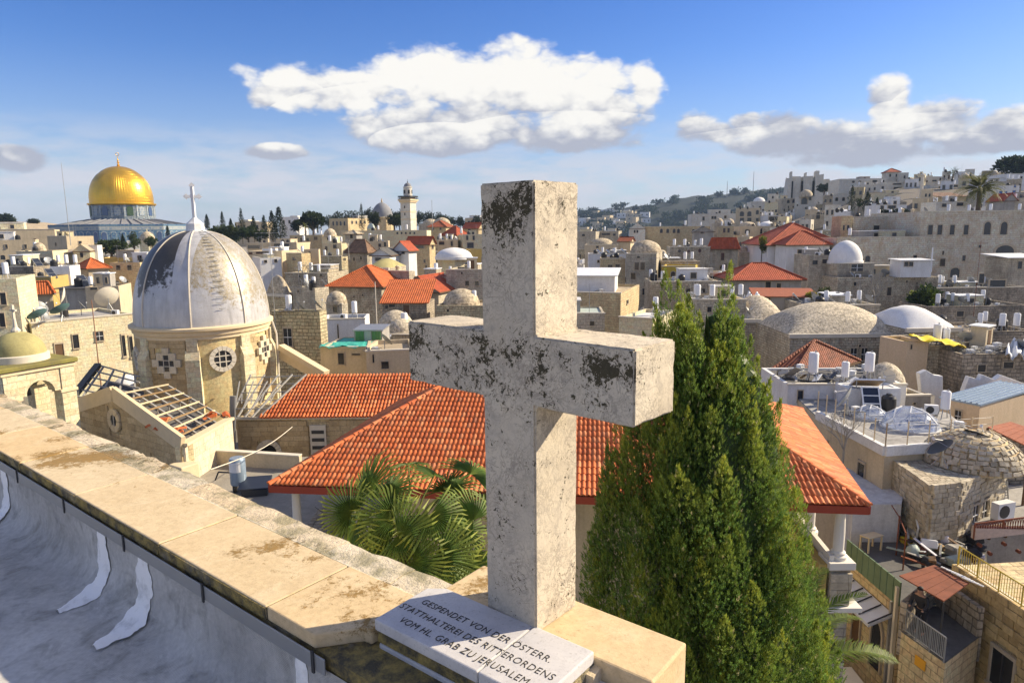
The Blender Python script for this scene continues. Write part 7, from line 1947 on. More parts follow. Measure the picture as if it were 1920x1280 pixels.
for i, (px, yb, hh_, ww_) in enumerate(((405, 455, 30, 40), (435, 456, 36, 46), (466, 452, 30, 40), (488, 452, 24, 34))):
    T(['green bush mass right behind the church dome', 'large green bush below the stubby cypress', 'green bush below the tall thin cypress', 'green bush left of the dark tree pair'][i], px, yb, 185, hh_, ww_, 'round', GN, 40 + i, 'broadleaf_tree', 'bushes below the cypresses', 12, 70, None, .05)
T('spreading round pine left of the arcade building', 588, 440, 200, 42, 52, tints=DK, seed=50, cl=18); T('second dark pine beside the spreading pine', 560, 441, 205, 30, 30, tints=DK, seed=51)
T('tall dark cypress before the ochre arcade', 679, 432, 215, 46, 13, 'spire', seed=52); T('dark tree right of the arcade cypress', 704, 432, 215, 34, 28, seed=53); T('dark tree left of the minaret foot', 740, 432, 205, 28, 36, seed=54)
feather_palm('little date palm above the brown stone house', at(573, 441, 175), at(573, 428, 175).z, 12, 1.0, 60, (.12, .15, .03), n=14, droop=.9)
rg = random.Random(9); gy = [(590, 404), (640, 400), (690, 390), (745, 389), (800, 397), (850, 402), (900, 408)]
for i in range(30):
    px = 596 + 10.2 * i + rg.uniform(-4, 4); top = np.interp(px, [g[0] for g in gy], [g[1] for g in gy]) + rg.uniform(-2, 6)
    T('dark rounded tree of the grove behind the minaret', px, 430, 292 + rg.uniform(-14, 14), 430 - top, rg.uniform(20, 30), 'round', DK, 200 + i, 'grove_tree', 'trees of the grove behind the minaret', 9, 40, None, .2)
T('dark cypress on the right slope, larger of two', 1595, 398, 190, 46, 16, 'spire', DK, 70); T('dark cypress right of the larger slope cypress', 1625, 398, 188, 36, 18, 'spire', DK, 71); T('green bush leaning on the larger slope cypress', 1609, 396, 189, 24, 16, 'round', GN, 72, cl=9); T('thin small cypress left of the veranda house', 1643, 400, 170, 26, 7, 'spire', DK, 73, cl=10)
for i in range(6): T('clipped dark hedge tree before the veranda house, number %s from the left' % ('one two three four five six'.split()[i]), 1652 + 9.5 * i, 408, 150, 17, 14, 'round', DK, 80 + i, 'hedge_tree', 'hedge trees before the veranda house', 8, 45, None, .05)
T('great dark spreading tree at the top right', 1905, 340, 232, 44, 74, 'round', DK, 90, cl=22, trunk=.3); T('dark garden shrub below the ruins', 1545, 364, 300, 16, 34, 'round', DK, 91, cl=9); T('olive shrub under the jagged ruins', 1572, 368, 290, 14, 30, 'round', OL, 92, cl=9)
feather_palm('small palm breaking the skyline wall', at(1786, 338, 238), at(1786, 326, 238).z, 22, 1.35, 61, (.03, .05, .02), n=14, droop=.7, L=2.4)
feather_palm('large golden-green date palm above the massive building', at(1833, 402, 128), at(1840, 355, 128).z, 44, 2.3, 62, (.10, .11, .03), n=30, L=2.2, droop=1.0)
T('yellow-green bush left of the white red-roofed house', 1428, 478, 118, 36, 20, 'round', YL, 93, 'garden_bush', cl=12, n=80, trunk=.1)
T('bright yellow flowering bush below the yard house', 1526, 578, 76, 32, 38, 'round', ((.34, .30, .02), (.25, .25, .02)), 94, 'garden_bush', cl=12, n=90, trunk=.05); T('silvery olive bush behind the yellow bush', 1545, 574, 79, 42, 34, 'round', OL, 95, 'olive_bush', cl=12, n=90, trunk=.1)
T('glossy sunlit green tree before the massive building', 1730, 580, 86, 46, 62, 'round', ((.10, .15, .02), (.16, .19, .03), (.03, .05, .015)), 96, cl=16, n=70, size=.5, trunk=.15)
bare_tree('leafless grey tree before the patchy retaining house', at(1640, 578, 90), 4.6, 3); bare_tree('bare shrub on the stone yard house', at(575, 535, 96), 3.2, 4); bare_tree('bare brown shrub on the old hip roof corner', at(654, 476, 120), 2.4, 5); bare_tree('thin leafless sapling against the terrace wall', at(1580, 870, 30), 2.2, 8)
feather_palm('palm with long arching fronds below the villa porch', (at(1470, 1300, 13.5).x, 13.5, .5), at(1500, 1255, 13.5).z, 18, 1.0, 63, (.10, .15, .02), n=60, L=2.7, droop=.95)

# ================================================================ masts
mast('tall thin radio mast rising before the blue shrine', 131, 305, 445, 128, .07, name='radio_mast', bars=False)
mast('roof aerial with long crossbar right of the church dome', 515, 432, 588, 52, .03)
mast('pale pole before the large orange hip roof', 706, 528, 595, 66, .06, 'trim_pale', bars=False); mast('tall thin aerial in front of the massive building', 1826, 452, 585, 78, .035, 'rust')
mast('white flue pipe on the prefabricated cabin', 1747, 464, 490, 95, .14, 'metal_white', 'flue_pipe', False); mast('brown drain pole on the sunlit cream house', 187, 562, 700, 55, .06, 'pipe_brown', 'drain_pole', False)
mast('distant aerial on the hill crest, left one', 1363, 340, 366, 600, .3, 'metal_grey', bars=False); mast('distant aerial on the hill crest, right one', 1412, 322, 360, 600, .3, 'metal_grey', bars=False)
mast('thin pole on the precinct roofs right of the minaret', 811, 375, 425, 200, .09, bars=False); mast('thin aerial among roofs right of the cross', 1299, 525, 590, 70, .04, bars=False)

# ================================================================ dressing of mid-town roofs
def box_thing(name, label, cat, px, py, Y, size, mat, rz=0, rot=None, group=None, parts=()):
    p = at(px, py, Y); t = thing(name, label, cat, p, R(rz), group)
    b = MB(); b.obox((0, 0, size[2] / 2), size, (rot or Matrix.Identity(3))); b.build('body', M[mat], t, bevel=.015)
    for (nm, c, s, m) in parts: MB().box(c[0] - s[0] / 2, c[0] + s[0] / 2, c[1] - s[1] / 2, c[1] + s[1] / 2, c[2] - s[2] / 2, c[2] + s[2] / 2).build(nm, M[m], t)
    return t
# corrugated cladding of the green shed
w_, d_, h_ = SHED['_wd']
for i, (x0, x1, m_) in enumerate(((.06, .36, 'sheet_green'), (.38, .62, 'sheet_pale'), (.64, .96, 'sheet_green'))):
    n = int((x1 - x0) * w_ / .10)
    for k in range(n):
        xa = w_ * (x0 + (x1 - x0) * k / n); xb = w_ * (x0 + (x1 - x0) * (k + 1) / n)
        MB().box(xa + .005, xb - .012, -.05 - .02 * (k % 2), 0, .08, h_ - .12).build('corrugated_rib', M[m_], SHED)
# brick dress for the grassy tower
# ---- glass-domed terrace
zt = CZ - 9.6
A_, B_, C_ = atz(1533, 770, zt), atz(1660, 836, zt), atz(1858, 822, zt)
tr_ = thing('terrace_house', 'pale walled terrace carrying two clear plastic domes', 'house', (B_.x, B_.y, 0))
BL_ = Vector((B_.x, B_.y, 0))
E_ = A_ + Vector((1.0, 6.5, 0)); D_ = C_ + Vector((1.6, 5.5, 0))
pl2 = [(p.x - BL_.x, p.y - BL_.y) for p in (A_, B_, C_, D_, E_)]
MB().prism_z(pl2, 0, zt - .4).build('wall', M['plaster_cream'], tr_)
MB().prism_z([(x * .995 + .05, y + .08) for x, y in pl2], zt - .399, zt - .34).build('roof', M['flat_roof'], tr_)
for k, (x, y) in (('J', (1600, 778)), ('C', (1745, 778)), ('J', (1735, 800)), ('W', (1770, 785)), ('B', (1665, 770)), ('J', (1790, 806))): put(k, atz(x, y, zt - .34), 'plastic-domed terrace', rng.uniform(-1, 1), .75)
for p, q in ((A_, B_), (B_, C_)):
    p2, q2 = p - BL_, q - BL_; MB().bar(Vector((p2.x, p2.y, zt - .22)), Vector((q2.x, q2.y, zt - .22)), .22, .44).build('terrace_parapet', M['plaster_white'], tr_)
rl = MB()
for p, q, n in ((A_, B_, 7), (B_, C_, 5)):
    for k in range(n + 1):
        a = p.lerp(q, k / n) - BL_; rl.tube((a.x, a.y, zt), (a.x, a.y, zt + 1.05), .03, n=5)
rl.build('fence_posts', M['trim_stone'], tr_)
wf = MB()
for p, q in ((A_, B_), (B_, C_)):
    for z in (.35, .7, 1.0): wf.tube((p.x - BL_.x, p.y - BL_.y, zt + z), (q.x - BL_.x, q.y - BL_.y, zt + z), .007, n=4)
wf.build('fence_wire', M['metal_grey'], tr_)
dv = (B_ - A_).normalized(); ang = math.atan2(dv.y, dv.x)
for s_, zd, w1, h1 in ((1.2, 1.5, .16, .5), (4.3, 1.95, .55, 1.2)): 
    p = A_ + dv * s_ - BL_; add_window(tr_, (p.x + dv.y * .005, p.y - dv.x * .005, zt - zd), ang, w1, h1, 'rect')
def clear_mat():
    t, b = new_mat('clear_plastic')
    gl_ = t.node('ShaderNodeBsdfGlossy', {'Color': (.8, .85, .95, 1), 'Roughness': .12}); tp = t.node('ShaderNodeBsdfTransparent', {'Color': (.80, .84, .92, 1)})
    df = t.node('ShaderNodeBsdfDiffuse', {'Color': (.55, .60, .70, 1)})
    m1 = t.node('ShaderNodeMixShader', {0: .30, 1: tp.outputs[0], 2: df.outputs[0]}); m2 = t.node('ShaderNodeMixShader', {0: .16, 1: m1.outputs[0], 2: gl_.outputs[0]})
    t.l.new(m2.outputs[0], [n for n in t.n if n.type == 'OUTPUT_MATERIAL'][0].inputs[0])
clear_mat()
def plastic_dome(px, py, r, label):
    p = atz(px, py, zt - .33); t = thing('skylight_dome', label, 'skylight', p, R(20))
    bm = bmesh.new(); bmesh.ops.create_icosphere(bm, subdivisions=2, radius=r)
    bmesh.ops.bisect_plane(bm, geom=bm.verts[:] + bm.edges[:] + bm.faces[:], plane_co=(0, 0, r * .12), plane_no=(0, 0, -1), clear_outer=True)
    for v in bm.verts: v.co.z = (v.co.z - r * .12) * .88
    me = bpy.data.meshes.new('shell'); bm.to_mesh(me); me.materials.append(M['clear_plastic']); me.polygons.foreach_set('use_smooth', [True] * len(me.polygons)); inst('shell', me, t, (0, 0, 0))
    fr = MB()
    for e in list(bm.edges)[::2]: fr.bar(e.verts[0].co * 1.005, e.verts[1].co * 1.005, .05)
    fr.build('frame_ribs', M['tarp_white'], t); bm.free()
    MB().lathe(0, 0, [(r * 1.02, -.02), (r * 1.02, .08), (r * .96, .09)], 24).build('kerb_ring', M['flat_roof_white'], t)
plastic_dome(1706, 800, 1.35, 'large clear plastic dome on the walled terrace'); plastic_dome(1632, 782, .85, 'smaller clear plastic dome behind the fence posts')
# things on and by the white house
def dish_big(px, py, Y, r, label, rz, tilt=52, mat='dish_grey'):
    p = at(px, py, Y); t = thing('satellite_dish', label, 'satellite dish', p, R(rz)); n = 24; b = MB(); vs = []
    for j in range(7):
        f = j / 6
        for k in range(n): vs.append((r * max(.04, f) * math.cos(2 * math.pi * k / n), r * max(.04, f) * math.sin(2 * math.pi * k / n), r * .28 * f * f))
    b.add(vs, [(j * n + k, j * n + (k + 1) % n, (j + 1) * n + (k + 1) % n, (j + 1) * n + k) for j in range(6) for k in range(n)] + [tuple(range(n))])
    q = Matrix.Rotation(R(tilt), 3, 'Y'); b.v = [tuple(q @ Vector(v) + Vector((.05, 0, r * 1.0))) for v in b.v]; b.build('reflector', M[mat], t, smooth=60)
    tip = q @ Vector((0, 0, r * .95)) + Vector((.05, 0, r)); a = MB()
    for k in range(3): a.tube(q @ Vector((r * .95 * math.cos(k * 2.09), r * .95 * math.sin(k * 2.09), r * .26)) + Vector((.05, 0, r)), tip, .012, n=4)
    a.build('feed_arms', M['metal_grey'], t); MB().obox(tip, (.09, .09, .12), q).build('receiver', M['metal_white'], t)
    m = MB(); m.tube((0, 0, -.1), (0, 0, r * 1.0), .04, n=6)
    for k in range(3): m.tube((.35 * math.cos(k * 2.1), .35 * math.sin(k * 2.1), -.1), (0, 0, r * .6), .02, n=4)
    m.build('tripod', M['metal_grey'], t)
dish_big(1588, 772, 34, .68, 'dark mesh dish leaning on the terrace corner', 150, 60); dish_big(1668, 722, 38, .46, 'cream round dish beside the white boiler', 205, 78, 'trim_pale')
dish_big(1828, 842, 28.5, .55, 'large grey dish at the edge of the stone vault', 20, 24, 'cast_iron'); dish_big(1765, 868, 25.8, .55, 'large dark dish lying on the stone vault', 160, 34, 'cast_iron')
put('W', at(1628, 715, 37.6), 'white house by the brown hip roof', 0, .85); put('W', at(1583, 722, 38.2), 'white house by the brown hip roof', 0, .7)
def panel_big(px, py, Y, w, h, rz, tilt, label, mat='panel_blue'):
    p = at(px, py, Y); t = thing('solar_collector', label, 'solar panel', p, R(rz)); q = Matrix.Rotation(R(tilt), 3, 'X')
    c = q @ Vector((0, h / 2, 0)); MB().obox(c, (w, h, .06), q).build('collector', M[mat], t); f = MB()
    for e in (-.5, .5): f.obox(q @ Vector((e * w, h / 2, .01)), (.06, h + .06, .09), q)
    for e in (0, .33, .66, 1): f.obox(q @ Vector((0, h * e, .015)), (w, .05, .09), q)
    f.build('frame', M['metal_white'], t); l = MB()
    for e in (-.45, .45): l.bar(Vector((e * w, c.y * 2, 0)), q @ Vector((e * w, h, -.03)), .04)
    l.build('stand', M['metal_grey'], t)
panel_big(1636, 772, 35.2, .85, 1.35, -8, 62, 'blue solar panel leaning against the white plastered wall'); panel_big(1620, 722, 37.0, 1.5, 1.0, 170, 30, 'tan-backed panel under the white boiler', 'wood')
wh = house('white plastered stair block behind the solar panel', 1592, 1690, None, 728, 36.4, 'pw', 0, 'flat', dep=1.6, rmat='fw', rim=.1)
# yellow tarpaulin over the ruin
def drape(label, pts, mat, name='tarpaulin', nx=14, ny=6, seed=1, amp=.12):
    r = random.Random(seed); a, b_, c, d = pts; m = MB(); o0 = a.copy()
    for i in range(nx + 1):
        for j in range(ny + 1):
            p = a.lerp(b_, i / nx).lerp(d.lerp(c, i / nx), j / ny); m.v.append(tuple(p - o0 + Vector((0, 0, r.uniform(-amp, amp) + amp * math.sin(i * 1.1 + j * .7)))))
    for i in range(nx):
        for j in range(ny): m.f.append((i * (ny + 1) + j, i * (ny + 1) + j + 1, (i + 1) * (ny + 1) + j + 1, (i + 1) * (ny + 1) + j))
    o = m.build(name, M[mat], smooth=70); o.location = o0; s = o.modifiers.new('thick', 'SOLIDIFY'); s.thickness = .03
    tag(o, label, 'tarpaulin')
drape('bright yellow tarpaulin stretched over the ruined walls', (at(1703, 630, 49.5), at(1812, 652, 49.0), at(1806, 642, 52.0), at(1716, 626, 52.0)), 'tarp_yellow', seed=2, amp=.10)
drape('teal netting spread over the cream house roof', (at(598, 652, 46.8), at(686, 650, 46.8), at(684, 643, 50.0), at(602, 644, 50.0)), 'tarp_teal', seed=3, amp=.07)
drape('crumpled grey-white tarpaulin beside the cypress spire', (at(1388, 572, 70), at(1440, 580, 70), at(1430, 556, 74), at(1396, 552, 74)), 'tarp_white', seed=4, amp=.35)
drape('white sheeting slumped on the right-hand ruins', (at(1885, 668, 47), at(1935, 668, 47), at(1935, 642, 49.5), at(1892, 640, 49.5)), 'tarp_white', seed=5, amp=.2)
# whitewashed jagged walls
for (lab, pts, Y) in (('whitewashed ragged wall under the brick pier', ((1724, 700), (1738, 694), (1752, 703), (1768, 705), (1768, 790), (1752, 800), (1752, 742), (1728, 735)), 41), ('whitewashed stepped wall behind the beige cabin', ((1808, 732), (1818, 706), (1838, 712), (1842, 702), (1866, 712), (1878, 703), (1930, 722), (1930, 770), (1808, 772)), 40.5)):
    P0 = at(pts[0][0], pts[0][1], Y); t = thing('ragged_wall', lab, 'wall', P0); b = MB(); b.prism([((at(x, y, Y) - P0).x, (at(x, y, Y) - P0).z) for x, y in pts][::-1], 0, .4); b.build('masonry', M['plaster_white'], t, bevel=.03)
# scrap on the white house roof
rj = random.Random(31)
for k in range(16):
    p = at(rj.uniform(1500, 1600), 722, 38) ; p = Vector((p.x, rj.uniform(38.3, 41.5), at(1550, 722, 38).z - .08))
    t = thing('scrap_sheet', 'bent scrap sheet lying on the white flat roof', 'scrap', p, rj.uniform(0, 3), 'scrap sheets on the white roof')
    b = MB(); b.obox((0, 0, .1 + rj.uniform(0, .3)), (rj.uniform(.4, 1.4), rj.uniform(.1, .5), .03), Matrix.Rotation(rj.uniform(-.7, .7), 3, 'Y') @ Matrix.Rotation(rj.uniform(-.6, .6), 3, 'X')); b.build('sheet', M[rj.choice(['sheet_white', 'timber_grey', 'metal_grey', 'wood', 'metal_dark'])], t)
# ribs on the metal roof of the beige cabin
w_, d_, h_ = CABIN['_wd']
for k in range(7):
    x = w_ * (k + .5) / 7; MB().bar((x, -.04, h_ + .03), (x, d_ + .04, h_ + .15), .09, .06).build('roof_rib', M['sheet_blue'], CABIN)
# shed with rusty roof at the right
rs_ = thing('lean_to', 'dark lean-to with rusty orange roof sheets beside the beige cabin', 'shed', at(1862, 850, 30)); o_ = Vector(rs_.location)
q1, q2, q3, q4 = at(1852, 800, 31.5) - o_, at(1930, 838, 28.5) - o_, at(1960, 812, 31) - o_, at(1895, 790, 34) - o_
for k in range(6):
    a, b_ = q1.lerp(q2, k / 6), q1.lerp(q2, (k + .94) / 6); c, d = q4.lerp(q3, (k + .94) / 6), q4.lerp(q3, k / 6)
    m = MB(); m.add([a, b_, c, d] + [p + Vector((0, 0, -.05)) for p in (a, b_, c, d)], [(0, 1, 2, 3), (4, 7, 6, 5), (0, 4, 5, 1), (1, 5, 6, 2), (2, 6, 7, 3), (3, 7, 4, 0)]); m.build('roof_sheet', M['rust_red'], rs_)
for p in (q1, q2, q3, q4): MB().tube(p + Vector((0, 0, -.06)), Vector((p.x, p.y, -o_.z + .5)), .06, n=5).build('post', M['wood_dark'], rs_)
MB().box(.5, 3.5, 1.2, 1.5, -9, .4).build('back_wall', M['stone_dark'], rs_)
# ---- rounded stone vault house (blocks)
zv = CZ - 10.35
V0, V1, V2, V3 = atz(1652, 846, zv), atz(1748, 912, zv), atz(1800, 905, zv), atz(1888, 868, zv)
vh = thing('vaulted_stone_house', 'old block-built house with a bulging stone vault and white door frames', 'house', (V1.x, V1.y, 0)); vo = Vector((V1.x, V1.y, 0))
bk = V3 + Vector((.8, 3.5, 0)); bk0 = V0 + Vector((1.2, 1.0, 0))
MB().prism_z([(p.x - vo.x, p.y - vo.y) for p in (V0, V1, V2, V3, bk, bk0)], 0, zv).build('wall', M['stone_rough'], vh)
for (p, q, sd) in ((V0, V1, 1), (V1, V2, 2), (V2, V3, 3)):
    d = q - p; a = math.atan2(d.y, d.x); nn = Vector((d.y, -d.x, 0)).normalized() * .03
    hl_ = [(1.2, 1.75, -1, 1.15), (2.0, 2.6, -1, 1.15)] if sd == 3 else []
    masonry(vh, (p.x - vo.x + nn.x, p.y - vo.y + nn.y, zv - 2.3), a, d.length, lambda x: 2.36, .2, .27, M['block_vault'], 'k_vault', holes=hl_, depth=.16, seed=40 + sd, rough=.025)
    if sd == 3:
        for hx in (1.47, 2.3): 
            pos = p - vo + d.normalized() * hx + nn; add_window(vh, (pos.x, pos.y, zv - 1.75), a, .5, .95, 'bars')
vt = MB(); cv = (V1 + V3 + bk) / 3 - vo; nx, ny = 20, 8
pv = []
me_v = block_mesh(M['block_vault'], 'k_vault')
vt.lathe(cv.x, cv.y, [(2.0, zv - .05), (1.9, zv + .35), (1.55, zv + .85), (1.0, zv + 1.2), (.3, zv + 1.36)], 18); vt.build('vault_core', M['stone_tan'], vh, smooth=60)
rv = random.Random(6)
for (r_, z_, tl, n) in ((1.98, .12, 76, 48), (1.92, .30, 68, 46), (1.82, .48, 60, 43), (1.69, .66, 52, 40), (1.52, .83, 44, 35), (1.31, .98, 36, 30), (1.06, 1.12, 28, 24), (.79, 1.23, 18, 18), (.5, 1.31, 10, 11), (.2, 1.36, 4, 5)):
    for k in range(n):
        a = 2 * math.pi * (k + rv.uniform(-.3, .3)) / n
        if math.sin(a) > .75: continue
        o = inst('stone_block', me_v, vh, (cv.x + r_ * math.cos(a), cv.y + r_ * math.sin(a), zv + z_ + rv.uniform(-.035, .035)), (2 * math.pi * r_ / n * rv.uniform(.75, .98), .12, rv.uniform(.15, .2)), (R(-(90 - tl)) + rv.uniform(-.12, .12), rv.uniform(-.16, .16), a + math.pi / 2 + rv.uniform(-.1, .1)))
# ---- yard floor, low roof, gate, ladder
def slab(name, label, pts, z, mat, th=.3):
    P = [atz(x, y, z) for x, y in pts]; b = MB(); b.prism_z([(p.x, p.y) for p in P], z - th, z); o = b.build(name, M[mat]); tag(o, label, kind='structure'); return o
slab('courtyard', 'concrete yard before the vaulted stone house', ((1735, 958), (1830, 985), (1990, 985), (1990, 905), (1800, 912), (1720, 930)), CZ - 12.4, 'flat_roof', 7)
slab('roof_deck', 'whitewashed low roof deck beside the villa', ((1585, 862), (1652, 850), (1700, 900), (1690, 945), (1600, 945)), CZ - 11.6, 'flat_roof_white', 8)
slab('courtyard', 'junk-filled lower yard', ((1590, 985), (1700, 968), (1850, 985), (1850, 1090), (1700, 1100), (1640, 1060)), CZ - 13.3, 'flat_roof_dark', 6)
gt = thing('green_gate', 'faded green panelled gate beside the stone vault', 'gate', atz(1684, 955, CZ - 12.4), R(8)); 
for k in range(5): MB().box(.30 * k, .30 * k + .27, -.03, .03, 0, 1.25).build('panel', M['green_paint'], gt)
for z in (.12, .62, 1.15): MB().box(0, 1.5, .03, .07, z - .04, z + .04).build('rail', M['green_paint'], gt)
lt = thing('propped_board', 'tilted green board propped above the dry brush', 'board', atz(1788, 912, CZ - 12.0), R(-25)); MB().obox((0, 0, .5), (.55, .05, 1.1), Matrix.Rotation(R(32), 3, 'Y')).build('board', M['green_paint'], lt)
def ladder(label, p, q, w, n, mat, side=None):
    t = thing('ladder', label, 'ladder', p); d = q - p; sd = (side or d.cross(Vector((0, 0, 1)))).normalized() * w / 2
    for s in (-1, 1): MB().bar(sd * s, d + sd * s, .05).build('stile', M[mat], t)
    for k in range(n):
        c = d * ((k + .5) / n); MB().bar(c - sd, c + sd, .035).build('rung', M[mat], t)
ladder('wooden ladder leaning on the stone vault wall', atz(1676, 905, CZ - 12.0) , atz(1700, 846, CZ - 10.2), .42, 9, 'timber_grey', Vector((1, -.4, 0)))
ladder('yellowed wooden ladder lying along the yard wall', atz(1608, 968, CZ - 12.2), atz(1702, 958, CZ - 12.2), .42, 8, 'wood', Vector((0, .2, 1)))
ladder('slim metal ladder standing at the right yard wall', atz(1884, 940, CZ - 12.4), atz(1880, 900, CZ - 10.9), .35, 8, 'metal_grey', Vector((1, 0, 0)))
br = thing('dry_brush', 'heap of dry vine branches beside the green gate', 'brush', atz(1760, 955, CZ - 12.4)); b = MB(); rb = random.Random(2)
for k in range(150):
    a = Vector((rb.uniform(-.6, .6), rb.uniform(-.4, .4), rb.uniform(0, .9))); b.tube(a, a + Vector((rb.uniform(-.35, .35), rb.uniform(-.3, .3), rb.uniform(-.5, .3))), .012, n=3, cap=False)
b.build('branches', M['timber_grey'], br)
ch = thing('wooden_chest', 'upturned wooden drawer box in the junk yard', 'box', atz(1785, 965, CZ - 12.4), R(-35)); q = Matrix.Rotation(R(38), 3, 'X')
MB().obox((0, 0, .35), (.75, .55, .06), q).build('base', M['wood'], ch)
for e in (-.37, .37): MB().obox(Vector((0, 0, .35)) + q @ Vector((e, 0, .12)), (.05, .55, .24), q).build('side', M['wood'], ch)
for e in (-.27, .27): MB().obox(Vector((0, 0, .35)) + q @ Vector((0, e, .12)), (.70, .05, .24), q).build('end', M['wood'], ch)
MB().obox(Vector((0, 0, .35)) + q @ Vector((0, 0, .12)), (.04, .5, .22), q).build('divider', M['wood'], ch)
put('C', atz(1878, 975, CZ - 12.4), 'concrete yard floor', .3, 1.1)
hb = box_thing('bench', 'low wooden bench in the concrete yard', 'bench', 1873, 948, 25.4, (1.0, .3, .08), 'wood_dark', 12); hb.location.z = CZ - 12.0
for s in (-.4, .4): MB().box(s - .04, s + .04, -.12, .12, -.4, 0).build('leg', M['wood_dark'], hb)
# junk heap: each piece its own thing
zj = CZ - 13.3
JK = [('yellow_crate', 'bright yellow plastic crate in the junk yard', 1703, 1018, (.5, .35, .25), 'plastic_yellow', 0), ('blue_basin', 'blue plastic basin on the junk heap', 1768, 985, (.35, .3, .2), 'plastic_blue', .6), ('blue_bag', 'pale blue bag beside the blue basin', 1774, 992, (.4, .3, .25), 'sheet_blue', .5), ('red_bundle', 'dark red cloth bundle on the junk heap', 1768, 1028, (.55, .4, .3), 'cloth_red', .1), ('white_bundle', 'lilac-white sheet bundle beside the red one', 1753, 1024, (.5, .45, .4), 'cloth_white', .1), ('brown_sheet', 'brown rusty sheet covering the heap corner', 1790, 975, (1.7, 1.0, .06), 'rust', .65), ('grey_drum', 'grey metal drum standing in the junk yard', 1757, 965, (.4, .4, .7), 'metal_grey', .3), ('white_bucket', 'white bucket at the lattice corner', 1832, 985, (.3, .3, .35), 'tank_white', .6), ('white_door', 'white car door leaning on the junk heap', 1712, 1020, (.1, .9, 1.2), 'metal_white', .0), ('white_hood', 'white car bonnet panel behind the leaning door', 1725, 975, (1.1, .9, .08), 'sheet_white', .9), ('work_table', 'small cream table at the junk yard wall', 1632, 1030, (.8, .5, .06), 'trim_stone', .6), ('green_crate', 'green-grey crate at the lower edge of the heap', 1790, 1062, (.6, .4, .3), 'sheet_pale', .1)]
for (nm, lab, px, py, sz, m_, lift) in JK:
    t = thing(nm, lab, nm.split('_')[1], atz(px, py, zj) + Vector((0, 0, lift)), rj.uniform(-.6, .6))
    if nm in ('red_bundle', 'white_bundle', 'blue_bag'):
        b = MB(); b.lathe(0, 0, [(.1, 0), (.28, .05), (.32, .16), (.22, .28), (.05, .33)], 12); b.jitter(.04, rj); b.build('cloth', M[m_], t, smooth=60)
    elif nm in ('grey_drum', 'white_bucket', 'blue_basin'):
        b = MB(); b.lathe(0, 0, [(sz[0] * .42, 0), (sz[0] * .5, sz[2]), (sz[0] * .44, sz[2]), (sz[0] * .38, .05)], 14, cap=False); b.build('vessel', M[m_], t, smooth=40)
    elif nm == 'white_door':
        q = Matrix.Rotation(R(20), 3, 'X'); MB().obox((0, 0, .35), (.08, .95, .65), q).build('panel', M[m_], t); 
        for (c_, s_) in (((0, -.42, .95), (.06, .08, .6)), ((0, .40, .95), (.06, .08, .6)), ((0, 0, 1.22), (.06, .9, .08))): MB().obox(q @ Vector((c_[0], c_[1], c_[2] - .35)) + Vector((0, 0, .35)), s_, q).build('window_frame', M[m_], t)
        MB().obox(q @ Vector((0, 0, .58)) + Vector((0, 0, .35)), (.02, .75, .5), q).build('pane', M['glass_dark'], t)
    else:
        b = MB(); b.obox((0, 0, sz[2] / 2), sz, Matrix.Rotation(rj.uniform(-.12, .12), 3, 'X')); b.build('body', M[m_], t, bevel=.015)
        if nm.endswith('crate'):
            for z in (.25, .6, .85): MB().box(-sz[0] / 2 - .015, sz[0] / 2 + .015, -sz[1] / 2 - .015, sz[1] / 2 + .015, sz[2] * z - .02, sz[2] * z + .02).build('slat', M[m_], t)
        if nm == 'work_table':
            for x in (-.35, .35):
                for y in (-.2, .2): MB().box(x - .03, x + .03, y - .03, y + .03, -.6, 0).build('leg', M[m_], t)
        if nm == 'brown_sheet':
            for k in range(8): MB().box(-.8 + .2 * k, -.74 + .2 * k, -.48, .48, .06, .085).build('corrugation', M[m_], t)
for k in range(90):
    px, py = rj.uniform(1690, 1835), rj.uniform(970, 1075)
    t = thing('scrap_piece', None, 'scrap', atz(px, py, zj) + Vector((0, 0, rj.uniform(0, .5))), rj.uniform(0, 3), 'scrap of the junk yard')
    b = MB(); kind = rj.random(); m_ = rj.choice(['metal_white', 'timber_grey', 'wood', 'metal_dark', 'sheet_pale', 'rust', 'metal_grey', 'cloth_dark', 'cloth_white', 'cloth_dark', 'wood_dark', 'sheet_white'])
    t['label'] = '%s %s lying on the junk yard heap' % (' '.join(m_.split('_')[::-1]), 'plank' if kind < .5 else ('lump' if kind < .75 else 'sack'))
    if kind < .5: b.obox((0, 0, .1), (rj.uniform(.5, 1.5), rj.uniform(.04, .14), .04), Matrix.Rotation(rj.uniform(-.4, .4), 3, 'Y')); b.build('plank', M[m_], t)
    elif kind < .75: b.obox((0, 0, .15), (rj.uniform(.2, .6), rj.uniform(.2, .5), rj.uniform(.1, .4)), Matrix.Rotation(rj.uniform(-.4, .4), 3, 'X')); b.build('lump', M[m_], t, bevel=.03)
    else: b.lathe(0, 0, [(.1, 0), (.26, .06), (.25, .2), (.08, .3)], 9); b.jitter(.05, rj); b.build('sack', M[m_], t, smooth=60)
# scaffold poles around the junk yard
sc = thing('pipe_frame', 'rusty pipe frame standing round the junk yard', 'frame', atz(1620, 1010, zj))
o_ = Vector(sc.location)
fp = [atz(x, y, zj) - o_ for x, y in ((1612, 1000), (1664, 1012), (1680, 1040), (1692, 1075))]
for p in fp: MB().tube(p, p + Vector((0, 0, 1.7)), .03, n=5).build('upright', M['rust'], sc)
for a, b_ in zip(fp[:-1], fp[1:]): MB().tube(a + Vector((0, 0, 1.65)), b_ + Vector((0, 0, 1.65)), .025, n=5).build('rail', M['rust'], sc)
